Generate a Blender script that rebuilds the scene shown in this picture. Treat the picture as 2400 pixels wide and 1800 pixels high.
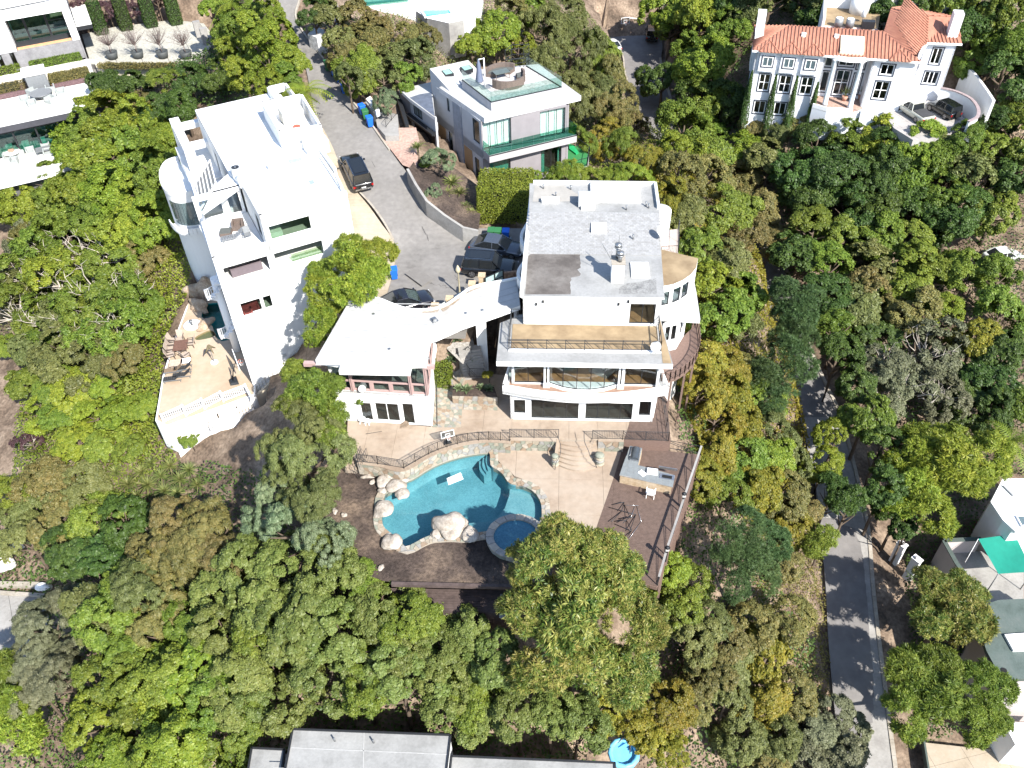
import bpy,math,random
import numpy as np
from mathutils import Vector,Matrix
R=math.radians
for o in list(bpy.data.objects):bpy.data.objects.remove(o)
SC=bpy.context.scene;COL=SC.collection
# ---------------------------------------------------------------- camera, sky, sun, exposure
FPX=2000.0;TH=math.atan(FPX/math.hypot(62,2080));RO=math.atan2(62,2080);CZ=50.0
ct,st,cr,sr=math.cos(TH),math.sin(TH),math.cos(RO),math.sin(RO)
cam=bpy.data.cameras.new('camera');camo=bpy.data.objects.new('camera',cam);COL.objects.link(camo)
cam.sensor_width=36;cam.lens=FPX/2400*36;cam.clip_start=.5;cam.clip_end=6000
_f=Vector((0,ct,-st));_r=Vector((1,0,0));_u=Vector((0,st,ct))
_x=_r*cr-_u*sr;_y=_r*sr+_u*cr
camo.matrix_world=Matrix(((_x.x,_y.x,-_f.x,0),(_x.y,_y.y,-_f.y,0),(_x.z,_y.z,-_f.z,CZ),(0,0,0,1)))
SC.camera=camo
SUN_EL,SUN_DX,SUN_DY=43.0,.585,-.811
wd=bpy.data.worlds.new('World');SC.world=wd;wd.use_nodes=True
wn=wd.node_tree.nodes;sky=wn.new('ShaderNodeTexSky');sky.sky_type='NISHITA';sky.sun_disc=False
sky.sun_elevation=R(SUN_EL);sky.sun_rotation=math.atan2(SUN_DX,SUN_DY);sky.altitude=200;sky.air_density=1;sky.dust_density=.6
wd.node_tree.links.new(sky.outputs[0],wn['Background'].inputs[0]);wn['Background'].inputs[1].default_value=.125
sl=bpy.data.lights.new('sun','SUN');sl.energy=4.7;sl.angle=R(.5);sl.color=(1,.955,.88)
so=bpy.data.objects.new('sun',sl);COL.objects.link(so)
so.rotation_euler=Vector((SUN_DX*math.cos(R(SUN_EL)),SUN_DY*math.cos(R(SUN_EL)),math.sin(R(SUN_EL)))).to_track_quat('Z','Y').to_euler()
SC.view_settings.view_transform='Standard';SC.view_settings.look='None';SC.view_settings.exposure=1.28;SC.view_settings.gamma=1
SC.render.resolution_x=1024;SC.render.resolution_y=768
SC.cycles.max_bounces=6;SC.cycles.transparent_max_bounces=12;SC.cycles.diffuse_bounces=3
# ---------------------------------------------------------------- surveying: a photo pixel + a height -> a place
def ray(px,py):
 x=px-1200;y=py-900;a=x*cr-y*sr;b=x*sr+y*cr
 return (a/FPX,ct-b/FPX*st,-st-b/FPX*ct)
def P(px,py,z):
 d=ray(px,py);t=(z-CZ)/d[2];return (d[0]*t,d[1]*t,z)
def PY(px,py,Y):
 d=ray(px,py);t=Y/d[1];return (d[0]*t,Y,CZ+d[2]*t)
def onplane(px,py,p0,p1):
 d=ray(px,py);dx,dy=p1[0]-p0[0],p1[1]-p0[1];L=math.hypot(dx,dy);nx,ny=dy/L,-dx/L
 t=(p0[0]*nx+p0[1]*ny)/(d[0]*nx+d[1]*ny);x,y=d[0]*t,d[1]*t
 return ((x-p0[0])*dx+(y-p0[1])*dy)/L,CZ+d[2]*t
def pp(pts,z):return [P(a,b,z)[:2] for a,b in pts]
def lerp(a,b,t):return tuple(a[i]+(b[i]-a[i])*t for i in range(len(a)))
def curve(pts,n=6,closed=False):
 """Catmull-Rom through points."""
 out=[];N=len(pts);rng=range(N if closed else N-1)
 for i in rng:
  g=(lambda k:pts[k % N]) if closed else (lambda k:pts[max(0,min(N-1,k))])
  a,b,c,d=g(i-1),g(i),g(i+1),g(i+2)
  for k in range(n):
   t=k/n
   out.append(tuple(.5*((2*b[j])+(-a[j]+c[j])*t+(2*a[j]-5*b[j]+4*c[j]-d[j])*t*t+(-a[j]+3*b[j]-3*c[j]+d[j])*t**3) for j in range(len(a))))
 if not closed:out.append(tuple(pts[-1]))
 return out
def inside(x,y,poly):
 c=False;j=len(poly)-1
 for i in range(len(poly)):
  xi,yi=poly[i][:2];xj,yj=poly[j][:2]
  if (yi > y) !=(yj > y) and x < (xj-xi)*(y-yi)/(yj-yi)+xi:c=not c
  j=i
 return c
def clip(poly,a,b,c):
 """keep a*x+b*y<=c"""
 out=[]
 for i in range(len(poly)):
  p,q=poly[i],poly[(i+1) % len(poly)];dp=a*p[0]+b*p[1]-c;dq=a*q[0]+b*q[1]-c
  if dp <=0:out.append(p)
  if (dp < 0 < dq) or (dq < 0 < dp):
   t=dp/(dp-dq);out.append((p[0]+(q[0]-p[0])*t,p[1]+(q[1]-p[1])*t))
 return out
def area(p):return .5*sum(p[i][0]*p[(i+1) % len(p)][1]-p[(i+1) % len(p)][0]*p[i][1] for i in range(len(p)))
def ccw(p):return list(p) if area(p) > 0 else list(p)[::-1]
def offset(p,d):
 """offset polyline (open) sideways to its left"""
 o=[]
 for i in range(len(p)):
  a=p[max(0,i-1)];b=p[min(len(p)-1,i+1)];dx,dy=b[0]-a[0],b[1]-a[1];L=math.hypot(dx,dy) or 1
  o.append((p[i][0]-dy/L*d,p[i][1]+dx/L*d))
 return o
# ---------------------------------------------------------------- materials
MATS={}
def new_mat(name):
 m=bpy.data.materials.new(name);m.use_nodes=True;return m,m.node_tree.nodes,m.node_tree.links,m.node_tree.nodes['Principled BSDF']
def mat(name,col,rough=.8,var=.12,scale=2.,bump=.0,bscale=30.,metal=0.,col2=None,th=.5,spec=.3,stretch=None,sheen=0):
 if name in MATS:return MATS[name]
 m,N,L,b=new_mat(name)
 b.inputs['Roughness'].default_value=rough;b.inputs['Metallic'].default_value=metal
 b.inputs['Specular IOR Level'].default_value=spec
 tc=N.new('ShaderNodeTexCoord');src=tc.outputs['Object']
 if stretch:
  mp=N.new('ShaderNodeMapping');mp.inputs['Scale'].default_value=stretch;L.new(src,mp.inputs[0]);src=mp.outputs[0]
 no=N.new('ShaderNodeTexNoise');no.inputs['Scale'].default_value=scale;no.inputs['Detail'].default_value=6;no.inputs['Roughness'].default_value=.62
 L.new(src,no.inputs['Vector'])
 rp=N.new('ShaderNodeValToRGB');L.new(no.outputs['Fac'],rp.inputs[0])
 c2=col2 if col2 else tuple(c*(1-var) for c in col);c1=col if col2 else tuple(min(1,c*(1+var)) for c in col)
 e=rp.color_ramp.elements;e[0].position=th-.16;e[1].position=th+.16;e[0].color=(*c2,1);e[1].color=(*c1,1)
 L.new(rp.outputs[0],b.inputs['Base Color'])
 if bump:
  n2=N.new('ShaderNodeTexNoise');n2.inputs['Scale'].default_value=bscale;n2.inputs['Detail'].default_value=4;L.new(src,n2.inputs['Vector'])
  bp=N.new('ShaderNodeBump');bp.inputs['Strength'].default_value=bump;bp.inputs['Distance'].default_value=.05
  L.new(n2.outputs['Fac'],bp.inputs['Height']);L.new(bp.outputs[0],b.inputs['Normal'])
 MATS[name]=m;return m
def multi_mat(name,cols,scale,rough=.85,fine=8.,finev=.25,bump=.3,bscale=20.,pos=None):
 """several stains of colour from one noise, mottled by a finer one"""
 if name in MATS:return MATS[name]
 m,N,L,b=new_mat(name);b.inputs['Roughness'].default_value=rough;b.inputs['Specular IOR Level'].default_value=.25
 tc=N.new('ShaderNodeTexCoord')
 no=N.new('ShaderNodeTexNoise');no.inputs['Scale'].default_value=scale;no.inputs['Detail'].default_value=8;no.inputs['Roughness'].default_value=.65;L.new(tc.outputs['Object'],no.inputs[0])
 rp=N.new('ShaderNodeValToRGB');L.new(no.outputs['Fac'],rp.inputs[0]);e=rp.color_ramp.elements
 k=len(cols);pos=pos or [.34+.32*i/(k-1) for i in range(k)]
 e[0].position=pos[0];e[0].color=(*cols[0],1);e[1].position=pos[-1];e[1].color=(*cols[-1],1)
 for i in range(1,k-1):q=e.new(pos[i]);q.color=(*cols[i],1)
 n2=N.new('ShaderNodeTexNoise');n2.inputs['Scale'].default_value=fine;n2.inputs['Detail'].default_value=6;L.new(tc.outputs['Object'],n2.inputs[0])
 mr=N.new('ShaderNodeMapRange');mr.inputs[1].default_value=.3;mr.inputs[2].default_value=.7;mr.inputs[3].default_value=1-finev;mr.inputs[4].default_value=1+finev;L.new(n2.outputs['Fac'],mr.inputs[0])
 mx=N.new('ShaderNodeMix');mx.data_type='RGBA';mx.blend_type='MULTIPLY';mx.inputs[0].default_value=1
 L.new(rp.outputs[0],mx.inputs[6]);cb=N.new('ShaderNodeCombineColor');[L.new(mr.outputs[0],cb.inputs[i]) for i in range(3)];L.new(cb.outputs[0],mx.inputs[7])
 L.new(mx.outputs[2],b.inputs['Base Color'])
 n3=N.new('ShaderNodeTexNoise');n3.inputs['Scale'].default_value=bscale;n3.inputs['Detail'].default_value=3;L.new(tc.outputs['Object'],n3.inputs[0])
 bp=N.new('ShaderNodeBump');bp.inputs['Strength'].default_value=bump;bp.inputs['Distance'].default_value=.08;L.new(n3.outputs['Fac'],bp.inputs['Height']);L.new(bp.outputs[0],b.inputs['Normal'])
 MATS[name]=m;return m
def glass_mat(name,tint,refl=.12,rough=.02):
 if name in MATS:return MATS[name]
 m,N,L,b=new_mat(name);N.remove(b);out=[n for n in N if n.type=='OUTPUT_MATERIAL'][0]
 t=N.new('ShaderNodeBsdfTransparent');t.inputs[0].default_value=(*tint,1)
 g=N.new('ShaderNodeBsdfGlossy');g.inputs['Roughness'].default_value=rough;g.inputs[0].default_value=(.95,.98,1,1)
 lw=N.new('ShaderNodeLayerWeight');pw_=N.new('ShaderNodeMath');pw_.operation='POWER';pw_.inputs[1].default_value=4;L.new(lw.outputs['Facing'],pw_.inputs[0])
 ad=N.new('ShaderNodeMath');ad.operation='MULTIPLY_ADD';ad.inputs[1].default_value=.8;ad.inputs[2].default_value=refl*.6;ad.use_clamp=True
 L.new(pw_.outputs[0],ad.inputs[0])
 mx=N.new('ShaderNodeMixShader');L.new(ad.outputs[0],mx.inputs[0]);L.new(t.outputs[0],mx.inputs[1]);L.new(g.outputs[0],mx.inputs[2]);L.new(mx.outputs[0],out.inputs[0])
 MATS[name]=m;return m
WHITE=mat('white_stucco',(.72,.72,.71),.9,0,.9,.2,60,col2=(.64,.635,.62),stretch=(1.2,1.2,.18),th=.36)
WHITE2=mat('white_paint',(.8,.8,.8),.6,.02,3)
WROOF=multi_mat('white_membrane_roof',[(.33,.315,.29),(.385,.385,.38),(.41,.41,.41)],.35,.7,3.,.05,.12,4.)
GROOF=multi_mat('grey_membrane_roof',[(.20,.20,.195),(.26,.26,.255),(.29,.29,.285)],.4,.8,5.,.07,.15,6.)
GREYW=mat('grey_stucco',(.27,.255,.26),.9,.08,1.2,.2,40)
DARKF=mat('dark_metal',(.03,.032,.036),.45,.1,5,metal=.3)
IRON=mat('wrought_iron',(.035,.037,.04),.55,.1,5)
BLACK=mat('black_rubber',(.012,.012,.012),.8,.1,4)
GLASS=glass_mat('window_glass',(.80,.85,.85),.09)
GLASSD=glass_mat('dark_window_glass',(.62,.67,.68),.09)
GLASSG=glass_mat('green_rail_glass',(.45,.68,.62),.1)
CONC=multi_mat('patio_concrete',[(.22,.165,.12),(.30,.24,.185),(.335,.28,.225)],.22,.85,2.5,.07,.12,25.)
CONCG=multi_mat('grey_concrete',[(.20,.19,.18),(.26,.25,.235),(.30,.29,.275)],.5,.85,5.,.08,.15,20.)
ASPH=multi_mat('asphalt',[(.125,.117,.11),(.175,.166,.156),(.19,.18,.17),(.225,.213,.20)],.22,.9,2.2,.12,.25,60.,[.33,.42,.58,.7])
ASPHD=multi_mat('ravine_asphalt',[(.13,.122,.118),(.165,.156,.152),(.19,.18,.172)],.2,.9,1.4,.09,.25,60.)
KERB=multi_mat('kerb_concrete',[(.25,.22,.18),(.31,.28,.235),(.35,.32,.28)],.8,.85,6.,.1,.15,30.)
SIDEW=multi_mat('sidewalk_concrete',[(.28,.23,.17),(.34,.285,.215),(.37,.315,.25)],.4,.85,5.,.06,.12,30.)
DIRT=multi_mat('dry_dirt',[(.06,.045,.033),(.125,.09,.065),(.20,.15,.11),(.27,.21,.155)],.35,.95,3.5,.35,.6,9.,[.3,.44,.56,.7])
MULCH=multi_mat('mulch_soil',[(.035,.026,.022),(.07,.052,.042),(.17,.125,.09)],.28,.95,5.,.4,.8,14.,[.36,.5,.68])
WOODD=mat('deck_wood',(.125,.086,.07),.8,.0,1.2,.25,25,col2=(.09,.062,.05),stretch=(3,3,3))
WOODF=mat('interior_wood_floor',(.36,.19,.085),.45,0,1.3,col2=(.24,.12,.055))
DARKFLOOR=mat('interior_dark_floor',(.13,.12,.11),.5,0,1.3,col2=(.09,.085,.08))
INNER=mat('interior_wall',(.30,.29,.27),.9,.05,1)
TANP=mat('tan_membrane',(.30,.225,.135),.85,0,.55,.1,20,col2=(.17,.12,.07))
STONE=[mat('flagstone_%s' % n,tuple(q*.82 for q in c),.85,.14,4,.35,25) for n,c in (('sand',(.36,.31,.24)),('sage',(.25,.26,.21)),('grey',(.30,.29,.27)),('rust',(.30,.225,.16)),('pale',(.40,.36,.30)))]
MORTAR=mat('mortar',(.29,.255,.21),.95,.1,6,.3,40)
BOULDER=multi_mat('pale_boulder',[(.20,.165,.13),(.32,.285,.245),(.40,.37,.33)],.9,.9,5.,.16,.9,6.)
TERRA=mat('terracotta_tile',(.36,.165,.11),.85,0,1.4,.3,18,col2=(.27,.115,.08))
BLUE=mat('blue_plastic',(.015,.12,.55),.45,.05,4)
GREENP=mat('green_plastic',(.03,.13,.05),.5,.05,4)
PWATER=None
# ---------------------------------------------------------------- mesh builder
class MB:
 def __init__(s):s.v=[];s.f=[];s.mi=[];s.smooth=[]
 def add(s,vs,fs,mi=0,sm=False):
  o=len(s.v);s.v +=[tuple(p) for p in vs]
  for f in fs:s.f.append(tuple(i+o for i in f));s.mi.append(mi);s.smooth.append(sm)
  return s
 def hexa(s,b,t,mi=0):
  """b,t: 4 bottom and 4 top corners, counter-clockwise"""
  return s.add(list(b)+list(t),[(3,2,1,0),(4,5,6,7),(0,1,5,4),(1,2,6,5),(2,3,7,6),(3,0,4,7)],mi)
 def box(s,x0,y0,z0,x1,y1,z1,mi=0):
  return s.hexa([(x0,y0,z0),(x1,y0,z0),(x1,y1,z0),(x0,y1,z0)],[(x0,y0,z1),(x1,y0,z1),(x1,y1,z1),(x0,y1,z1)],mi)
 def obox(s,cx,cy,z0,z1,lx,ly,yaw=0,mi=0):
  c,n=math.cos(yaw),math.sin(yaw)
  q=[(cx+a*c-b*n,cy+a*n+b*c) for a,b in ((-lx/2,-ly/2),(lx/2,-ly/2),(lx/2,ly/2),(-lx/2,ly/2))]
  return s.hexa([(*p,z0) for p in q],[(*p,z1) for p in q],mi)
 def prism(s,poly,z0,z1,mi=0,mtop=None):
  p=ccw([q[:2] for q in poly]);n=len(p)
  zt=z1 if callable(z1) else (lambda x,y:z1);zb=z0 if callable(z0) else (lambda x,y:z0)
  o=len(s.v);s.v +=[(x,y,zb(x,y)) for x,y in p]+[(x,y,zt(x,y)) for x,y in p]
  s.f.append(tuple(o+i for i in range(n))[::-1]);s.mi.append(mi);s.smooth.append(False)
  s.f.append(tuple(o+n+i for i in range(n)));s.mi.append(mi if mtop is None else mtop);s.smooth.append(False)
  for i in range(n):
   j=(i+1) % n;s.f.append((o+i,o+j,o+n+j,o+n+i));s.mi.append(mi);s.smooth.append(False)
  return s
 def bar(s,a,b,w,h=None,mi=0):
  """a square-section bar between two points"""
  h=h or w;a=Vector(a);b=Vector(b);d=b-a
  if d.length < 1e-6:return s
  d.normalize();side=d.cross(Vector((0,0,1)))
  if side.length < .01:side=Vector((1,0,0))
  side.normalize();up=side.cross(d).normalized()
  q=[side*(-w/2)+up*(-h/2),side*(w/2)+up*(-h/2),side*(w/2)+up*(h/2),side*(-w/2)+up*(h/2)]
  return s.add([a+k for k in q]+[b+k for k in q],[(0,1,2,3),(7,6,5,4),(1,0,4,5),(2,1,5,6),(3,2,6,7),(0,3,7,4)],mi)
 def tube(s,pts,r,n=6,mi=0,caps=True):
  pts=[Vector(p) for p in pts];o=len(s.v);rr=r if hasattr(r,'__len__') else [r]*len(pts);ref=Vector((0,0,1))
  for i,p in enumerate(pts):
   d=(pts[min(i+1,len(pts)-1)]-pts[max(i-1,0)]).normalized();a=d.cross(ref)
   if a.length < .05:a=d.cross(Vector((0,1,0)))
   a.normalize();b=d.cross(a)
   for k in range(n):
    t=2*math.pi*k/n;s.v.append(tuple(p+(a*math.cos(t)+b*math.sin(t))*rr[i]))
  for i in range(len(pts)-1):
   for k in range(n):
    s.f.append((o+i*n+k,o+i*n+(k+1) % n,o+(i+1)*n+(k+1) % n,o+(i+1)*n+k));s.mi.append(mi);s.smooth.append(True)
  if caps:
   for q in (0,len(pts)-1):
    s.f.append(tuple(o+q*n+k for k in range(n))[::(1 if q else -1)]);s.mi.append(mi);s.smooth.append(False)
  return s
 def cyl(s,cx,cy,z0,z1,r,r2=None,n=16,mi=0):
  return s.lathe(cx,cy,[(r,z0),(r if r2 is None else r2,z1)],n,mi,flat=True)
 def lathe(s,cx,cy,prof,n=16,mi=0,flat=False,ax=1.,ay=1.):
  o=len(s.v)
  for r,z in prof:
   for k in range(n):t=2*math.pi*k/n;s.v.append((cx+r*math.cos(t)*ax,cy+r*math.sin(t)*ay,z))
  for i in range(len(prof)-1):
   for k in range(n):s.f.append((o+i*n+k,o+i*n+(k+1) % n,o+(i+1)*n+(k+1) % n,o+(i+1)*n+k));s.mi.append(mi);s.smooth.append(True)
  for q in (0,len(prof)-1):
   if prof[q][0] > .001:s.f.append(tuple(o+q*n+k for k in range(n))[::(1 if q else -1)]);s.mi.append(mi);s.smooth.append(False)
  return s
 def rock(s,c,rx,ry,rz,seed,yaw=0,rough=.12,nu=18,nv=11,mi=0):
  rnd=random.Random(seed);ph=[(rnd.uniform(0,6.3),rnd.uniform(1,3),rnd.uniform(-3,3)) for _ in range(6)];o=len(s.v)
  for i in range(nv+1):
   a=math.pi*i/nv-math.pi/2
   for k in range(nu):
    t=2*math.pi*k/nu;x,y,z=math.cos(a)*math.cos(t),math.cos(a)*math.sin(t),math.sin(a)
    w=1+rough*sum(math.sin(p+f*x*2+g*y+h*z*2) for (p,f,g),h in zip(ph,(1,2,.5,1.5,-1,-2)))/2.4
    X,Y,Z=x*rx*w,y*ry*w,z*rz*w*(1 if z > 0 else .7)
    s.v.append((c[0]+X*math.cos(yaw)-Y*math.sin(yaw),c[1]+X*math.sin(yaw)+Y*math.cos(yaw),c[2]+Z))
  for i in range(nv):
   for k in range(nu):s.f.append((o+i*nu+k,o+i*nu+(k+1) % nu,o+(i+1)*nu+(k+1) % nu,o+(i+1)*nu+k));s.mi.append(mi);s.smooth.append(True)
  return s
def wpos(o):
 x=y=z=0
 while o is not None:x +=o.location.x;y +=o.location.y;z +=o.location.z;o=o.parent
 return x,y,z
def build(name,mb,mats,parent=None,label=None,kind=None,cat=None,group=None):
 me=bpy.data.meshes.new(name);ox,oy,oz=wpos(parent) if parent is not None else (0,0,0)
 me.from_pydata([(a-ox,b-oy,c-oz) for a,b,c in mb.v],[],mb.f)
 for m in (mats if isinstance(mats,(list,tuple)) else [mats]):me.materials.append(m)
 me.polygons.foreach_set('material_index',mb.mi);me.polygons.foreach_set('use_smooth',mb.smooth)
 o=bpy.data.objects.new(name,me);COL.objects.link(o)
 if parent is not None:o.parent=parent
 return props(o,label,cat,group,kind)
def props(o,label=None,cat=None,group=None,kind=None):
 if label:o['label']=label
 if cat:o['category']=cat
 if group:o['group']=group
 if kind:o['kind']=kind
 return o
def thing(name,label,cat,loc=(0,0,0),group=None):
 o=bpy.data.objects.new(name,None);COL.objects.link(o);o.location=loc;o.empty_display_size=.3
 return props(o,label,cat,group)
def single(name,mb,mats,label,cat,group=None):
 """a thing that is one mesh, its origin at its own base"""
 xs=[v[0] for v in mb.v];ys=[v[1] for v in mb.v];z=min(v[2] for v in mb.v);c=((min(xs)+max(xs))/2,(min(ys)+max(ys))/2,z)
 o=build(name,mb,mats);o.data.transform(Matrix.Translation((-c[0],-c[1],-c[2])));o.location=c
 return props(o,label,cat,group)
def dup(root,loc,rotz=None,label=None,group=None,scale=None):
 def cp(o,par):
  c=o.copy();COL.objects.link(c);c.parent=par
  for ch in o.children:cp(ch,c)
  return c
 r=cp(root,None);r.location=loc
 if rotz is not None:r.rotation_euler=(0,0,rotz)
 if scale is not None:r.scale=(scale,)*3 if not hasattr(scale,'__len__') else scale
 if label:r['label']=label
 if group:r['group']=group
 return r
# ---------------------------------------------------------------- architecture helpers
def frame(p0,p1):
 dx,dy=p1[0]-p0[0],p1[1]-p0[1];L=math.hypot(dx,dy);d=(dx/L,dy/L);return d,(d[1],-d[0]),L   # direction, outward normal
def wpt(p0,d,n,u,o):return (p0[0]+d[0]*u+n[0]*o,p0[1]+d[1]*u+n[1]*o)
def wbox(mb,p0,d,n,u0,u1,o0,o1,z0,z1,mi=0):
 """box in wall coordinates: along u, outward o"""
 q=[wpt(p0,d,n,u0,o1),wpt(p0,d,n,u1,o1),wpt(p0,d,n,u1,o0),wpt(p0,d,n,u0,o0)]
 return mb.hexa([(*k,z0) for k in q],[(*k,z1) for k in q],mi)
def window(parent,p0,p1,u0,u1,z0,z1,nx=2,ny=1,fm=None,gm=None,fw=.06,out=-.1,name='window',trim=None):
 d,n,_=frame(p0,p1);m=MB();fm=fm or DARKF;gm=gm or GLASS
 for a,b in ((u0,u0+fw),(u1-fw,u1)):wbox(m,p0,d,n,a,b,out-.05,out+.03,z0,z1)
 for a,b in ((z0,z0+fw),(z1-fw,z1)):wbox(m,p0,d,n,u0+fw,u1-fw,out-.05,out+.03,a,b)
 w=(u1-u0-2*fw)/nx;h=(z1-z0-2*fw)/ny
 for i in range(1,nx):wbox(m,p0,d,n,u0+fw+w*i-fw*.45,u0+fw+w*i+fw*.45,out-.05,out+.026,z0+fw,z1-fw)
 for j in range(1,ny):wbox(m,p0,d,n,u0+fw,u1-fw,out-.05,out+.022,z0+fw+h*j-fw*.4,z0+fw+h*j+fw*.4)
 wo=build(name,m,fm,parent)
 if trim is not None:
  t=MB();e=.14
  for a,b,c,f in ((u0-e,u0-.005,z0-e,z1+e),(u1+.005,u1+e,z0-e,z1+e),(u0,u1,z0-e,z0-.005),(u0,u1,z1+.005,z1+e)):wbox(t,p0,d,n,a,b,.003,.04,c,f)
  build('window_trim',t,trim,wo)
 for i in range(nx):
  for j in range(ny):
   g=MB();wbox(g,p0,d,n,u0+fw+w*i+.02,u0+fw+w*(i+1)-.02,out-.02,out-.008,z0+fw+h*j+.02,z0+fw+h*(j+1)-.02)
   build('pane',g,gm,wo)
 return wo
def wall(parent,p0,p1,z0,z1,opens=(),m=None,th=.22,name='wall',fm=None,gm=None,zt0=None,label=None,fw=.06,trim=None):
 """a wall seen from outside running left to right; opens: dict(u0,u1,z0,z1) or px=(left,top,right,bottom), nx, ny, kind"""
 d,n,L=frame(p0,p1);m=m or WHITE;mb=MB();os_=[]
 for o in opens:
  o=dict(o)
  if 'px' in o:
   a,b,c,e=o['px'];o['u0'],o['z1']=onplane(a,b,p0,p1);o['u1'],o['z0']=onplane(c,e,p0,p1)
  o['u0']=max(.02,min(L-.1,o['u0']));o['u1']=min(L-.02,max(o['u0']+.1,o['u1']));o['z0']=max(z0+.01,o['z0']);o['z1']=min(z1-.02,max(o['z0']+.1,o['z1']));os_.append(o)
 zs=sorted({z0,z1,*[o['z0'] for o in os_],*[o['z1'] for o in os_]})
 for a,b in zip(zs,zs[1:]):
  if b-a < 1e-4:continue
  cut=sorted((o['u0'],o['u1']) for o in os_ if o['z0'] < b-1e-4 and o['z1'] > a+1e-4);u=0
  for c0,c1 in cut+[(L,L)]:
   if c0-u > 1e-3:wbox(mb,p0,d,n,u,c0,-th,0,a,b)
   u=max(u,c1)
 w=build(name,mb,m,parent,label)
 for o in os_:
  if o.get('kind')=='hole':continue
  window(parent,p0,p1,o['u0'],o['u1'],o['z0'],o['z1'],o.get('nx',2),o.get('ny',1),o.get('fm',fm),o.get('gm',gm),o.get('fw',fw),o.get('out',-.1),o.get('name','window'),o.get('trim',trim))
 return w
def slab(parent,name,poly,z0,z1,m,label=None,kind=None,mtop=None):
 b=MB().prism(poly,z0,z1,0,None if mtop is None else 1)
 return build(name,b,[m] if mtop is None else [m,mtop],parent,label,kind)
def parapet(parent,pts,z0,z1,th=.2,m=None,name='parapet',closed=False):
 mb=MB();k=list(pts)+([pts[0]] if closed else [])
 for a,b in zip(k,k[1:]):
  d,n,L=frame(a,b);wbox(mb,a,d,n,0,L,-th,0,z0,z1)
 return build(name,mb,m or WHITE,parent)
def rail(parent,pts,h=1.0,gap=.12,r=.02,m=None,name='railing',diag=True,posts=1.8,low=.1,mid=None):
 """iron railing along 3-D points: rails, balusters, posts"""
 mb=MB();m=m or IRON
 for a,b in zip(pts,pts[1:]):
  a=Vector(a);b=Vector(b);L=(b-a).length;up=Vector((0,0,1))
  for z in (low,h)+((mid,) if mid else ()):mb.bar(a+up*z,b+up*z,r*1.6)
  if gap:
   n=max(1,int(L/gap))
   for i in range(1,n):q=a+(b-a)*(i/n);mb.bar(q+up*low,q+up*h,r*.8)
  n=max(1,round(L/posts))
  for i in range(n+1):q=a+(b-a)*(i/n);mb.bar(q,q+up*(h+.03),r*2.4)
  if diag and L > .8:
   for i in range(n):
    q0=a+(b-a)*(i/n);q1=a+(b-a)*((i+.5)/n);q2=a+(b-a)*((i+.35)/n)
    mb.bar(q0+up*h,q1+up*low,r*1.2);mb.bar(q0+up*(h*.75),q2+up*low,r*1.2)
 return build(name,mb,m,parent)
def voronoi(rect,n,seed,gap=.03,jitter=.42):
 """irregular stones filling a rectangle"""
 rnd=random.Random(seed);x0,y0,x1,y1=rect;W,H=x1-x0,y1-y0;cols=max(1,round(math.sqrt(n*W/H)));rows=max(1,round(n/cols));s=[]
 for i in range(cols):
  for j in range(rows):s.append((x0+W*(i+.5+rnd.uniform(-jitter,jitter))/cols,y0+H*(j+.5+rnd.uniform(-jitter,jitter))/rows))
 out=[];lim=2.6*max(W/cols,H/rows)
 for i,p in enumerate(s):
  poly=[(x0,y0),(x1,y0),(x1,y1),(x0,y1)]
  for j,q in enumerate(s):
   if i==j:continue
   dx,dy=q[0]-p[0],q[1]-p[1];D=math.hypot(dx,dy)
   if D > lim:continue
   a,b=dx/D,dy/D;poly=clip(poly,a,b,a*(p[0]+q[0])/2+b*(p[1]+q[1])/2-gap/2)
   if len(poly) < 3:break
  if len(poly) >=3 and abs(area(poly)) > .004:out.append(poly)
 return out
def stones(parent,polys,fn,z0,z1,seed=1,name='flagstone',mats=None):
 """every stone an object; fn maps (u,w,h) to a place"""
 rnd=random.Random(seed)
 for p in polys:
  mb=MB();p=ccw(p);n=len(p);h=z1+rnd.uniform(-.012,.012)
  mb.v=[fn(x,y,z0) for x,y in p]+[fn(x,y,h) for x,y in p]
  mb.f=[tuple(range(n))[::-1],tuple(range(n,2*n))]+[(i,(i+1) % n,n+(i+1) % n,n+i) for i in range(n)];mb.mi=[0]*len(mb.f);mb.smooth=[False]*len(mb.f)
  build(name,mb,rnd.choice(mats or STONE),parent)
# ================================================================ THE GROUND
from mathutils.geometry import tessellate_polygon
STREET=[((653,-30),(708,-30),13.6),((653,0),(704,0),13),((662,38),(695,38),12),((683,70),(712,75),11.4),((700,115),(744,117),10.8),((718,165),(778,165),10),((728,220),(815,222),9.3),((742,280),(865,282),8.6),((763,336),(905,338),8.1),((798,390),(945,392),7.4),((830,440),(978,440),6.9),((870,484),(1020,484),6.4),((905,535),(1073,527),5.8),((929,590),(1235,560),5.2),((925,629),(1232,625),5.05),((906,702),(1180,665),5.0),((930,760),(1100,745),5)]
RAV=[((1410,70),(1545,66),-5),((1441,108),(1553,110),-5.5),((1458,130),(1550,136),-6),((1464,174),(1561,184),-6.5),((1485,228),(1574,230),-7.2),((1493,266),(1580,262),-7.6),((1525,312),(1600,305),-8.2),((1600,400),(1680,385),-9.6),((1690,520),(1770,500),-11.5),((1770,650),(1850,640),-13.2),((1820,770),(1893,790),-14.7),((1850,880),(1930,880),-16),((1880,980),(1974,975),-17),((1905,1100),(2008,1100),-18.2),((1920,1230),(2038,1233),-19.3),((1935,1370),(2050,1370),-20.3),((1940,1480),(2062,1480),-21.2),((1948,1580),(2075,1580),-22),((1960,1700),(2090,1700),-22.6),((1975,1850),(2110,1850),-23),((1990,2000),(2130,2000),-23.5)]
def strip_world(S):
 a=curve([P(*l,z) for l,r,z in S],4);b=curve([P(*r,z) for l,r,z in S],4);return a,b
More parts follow.
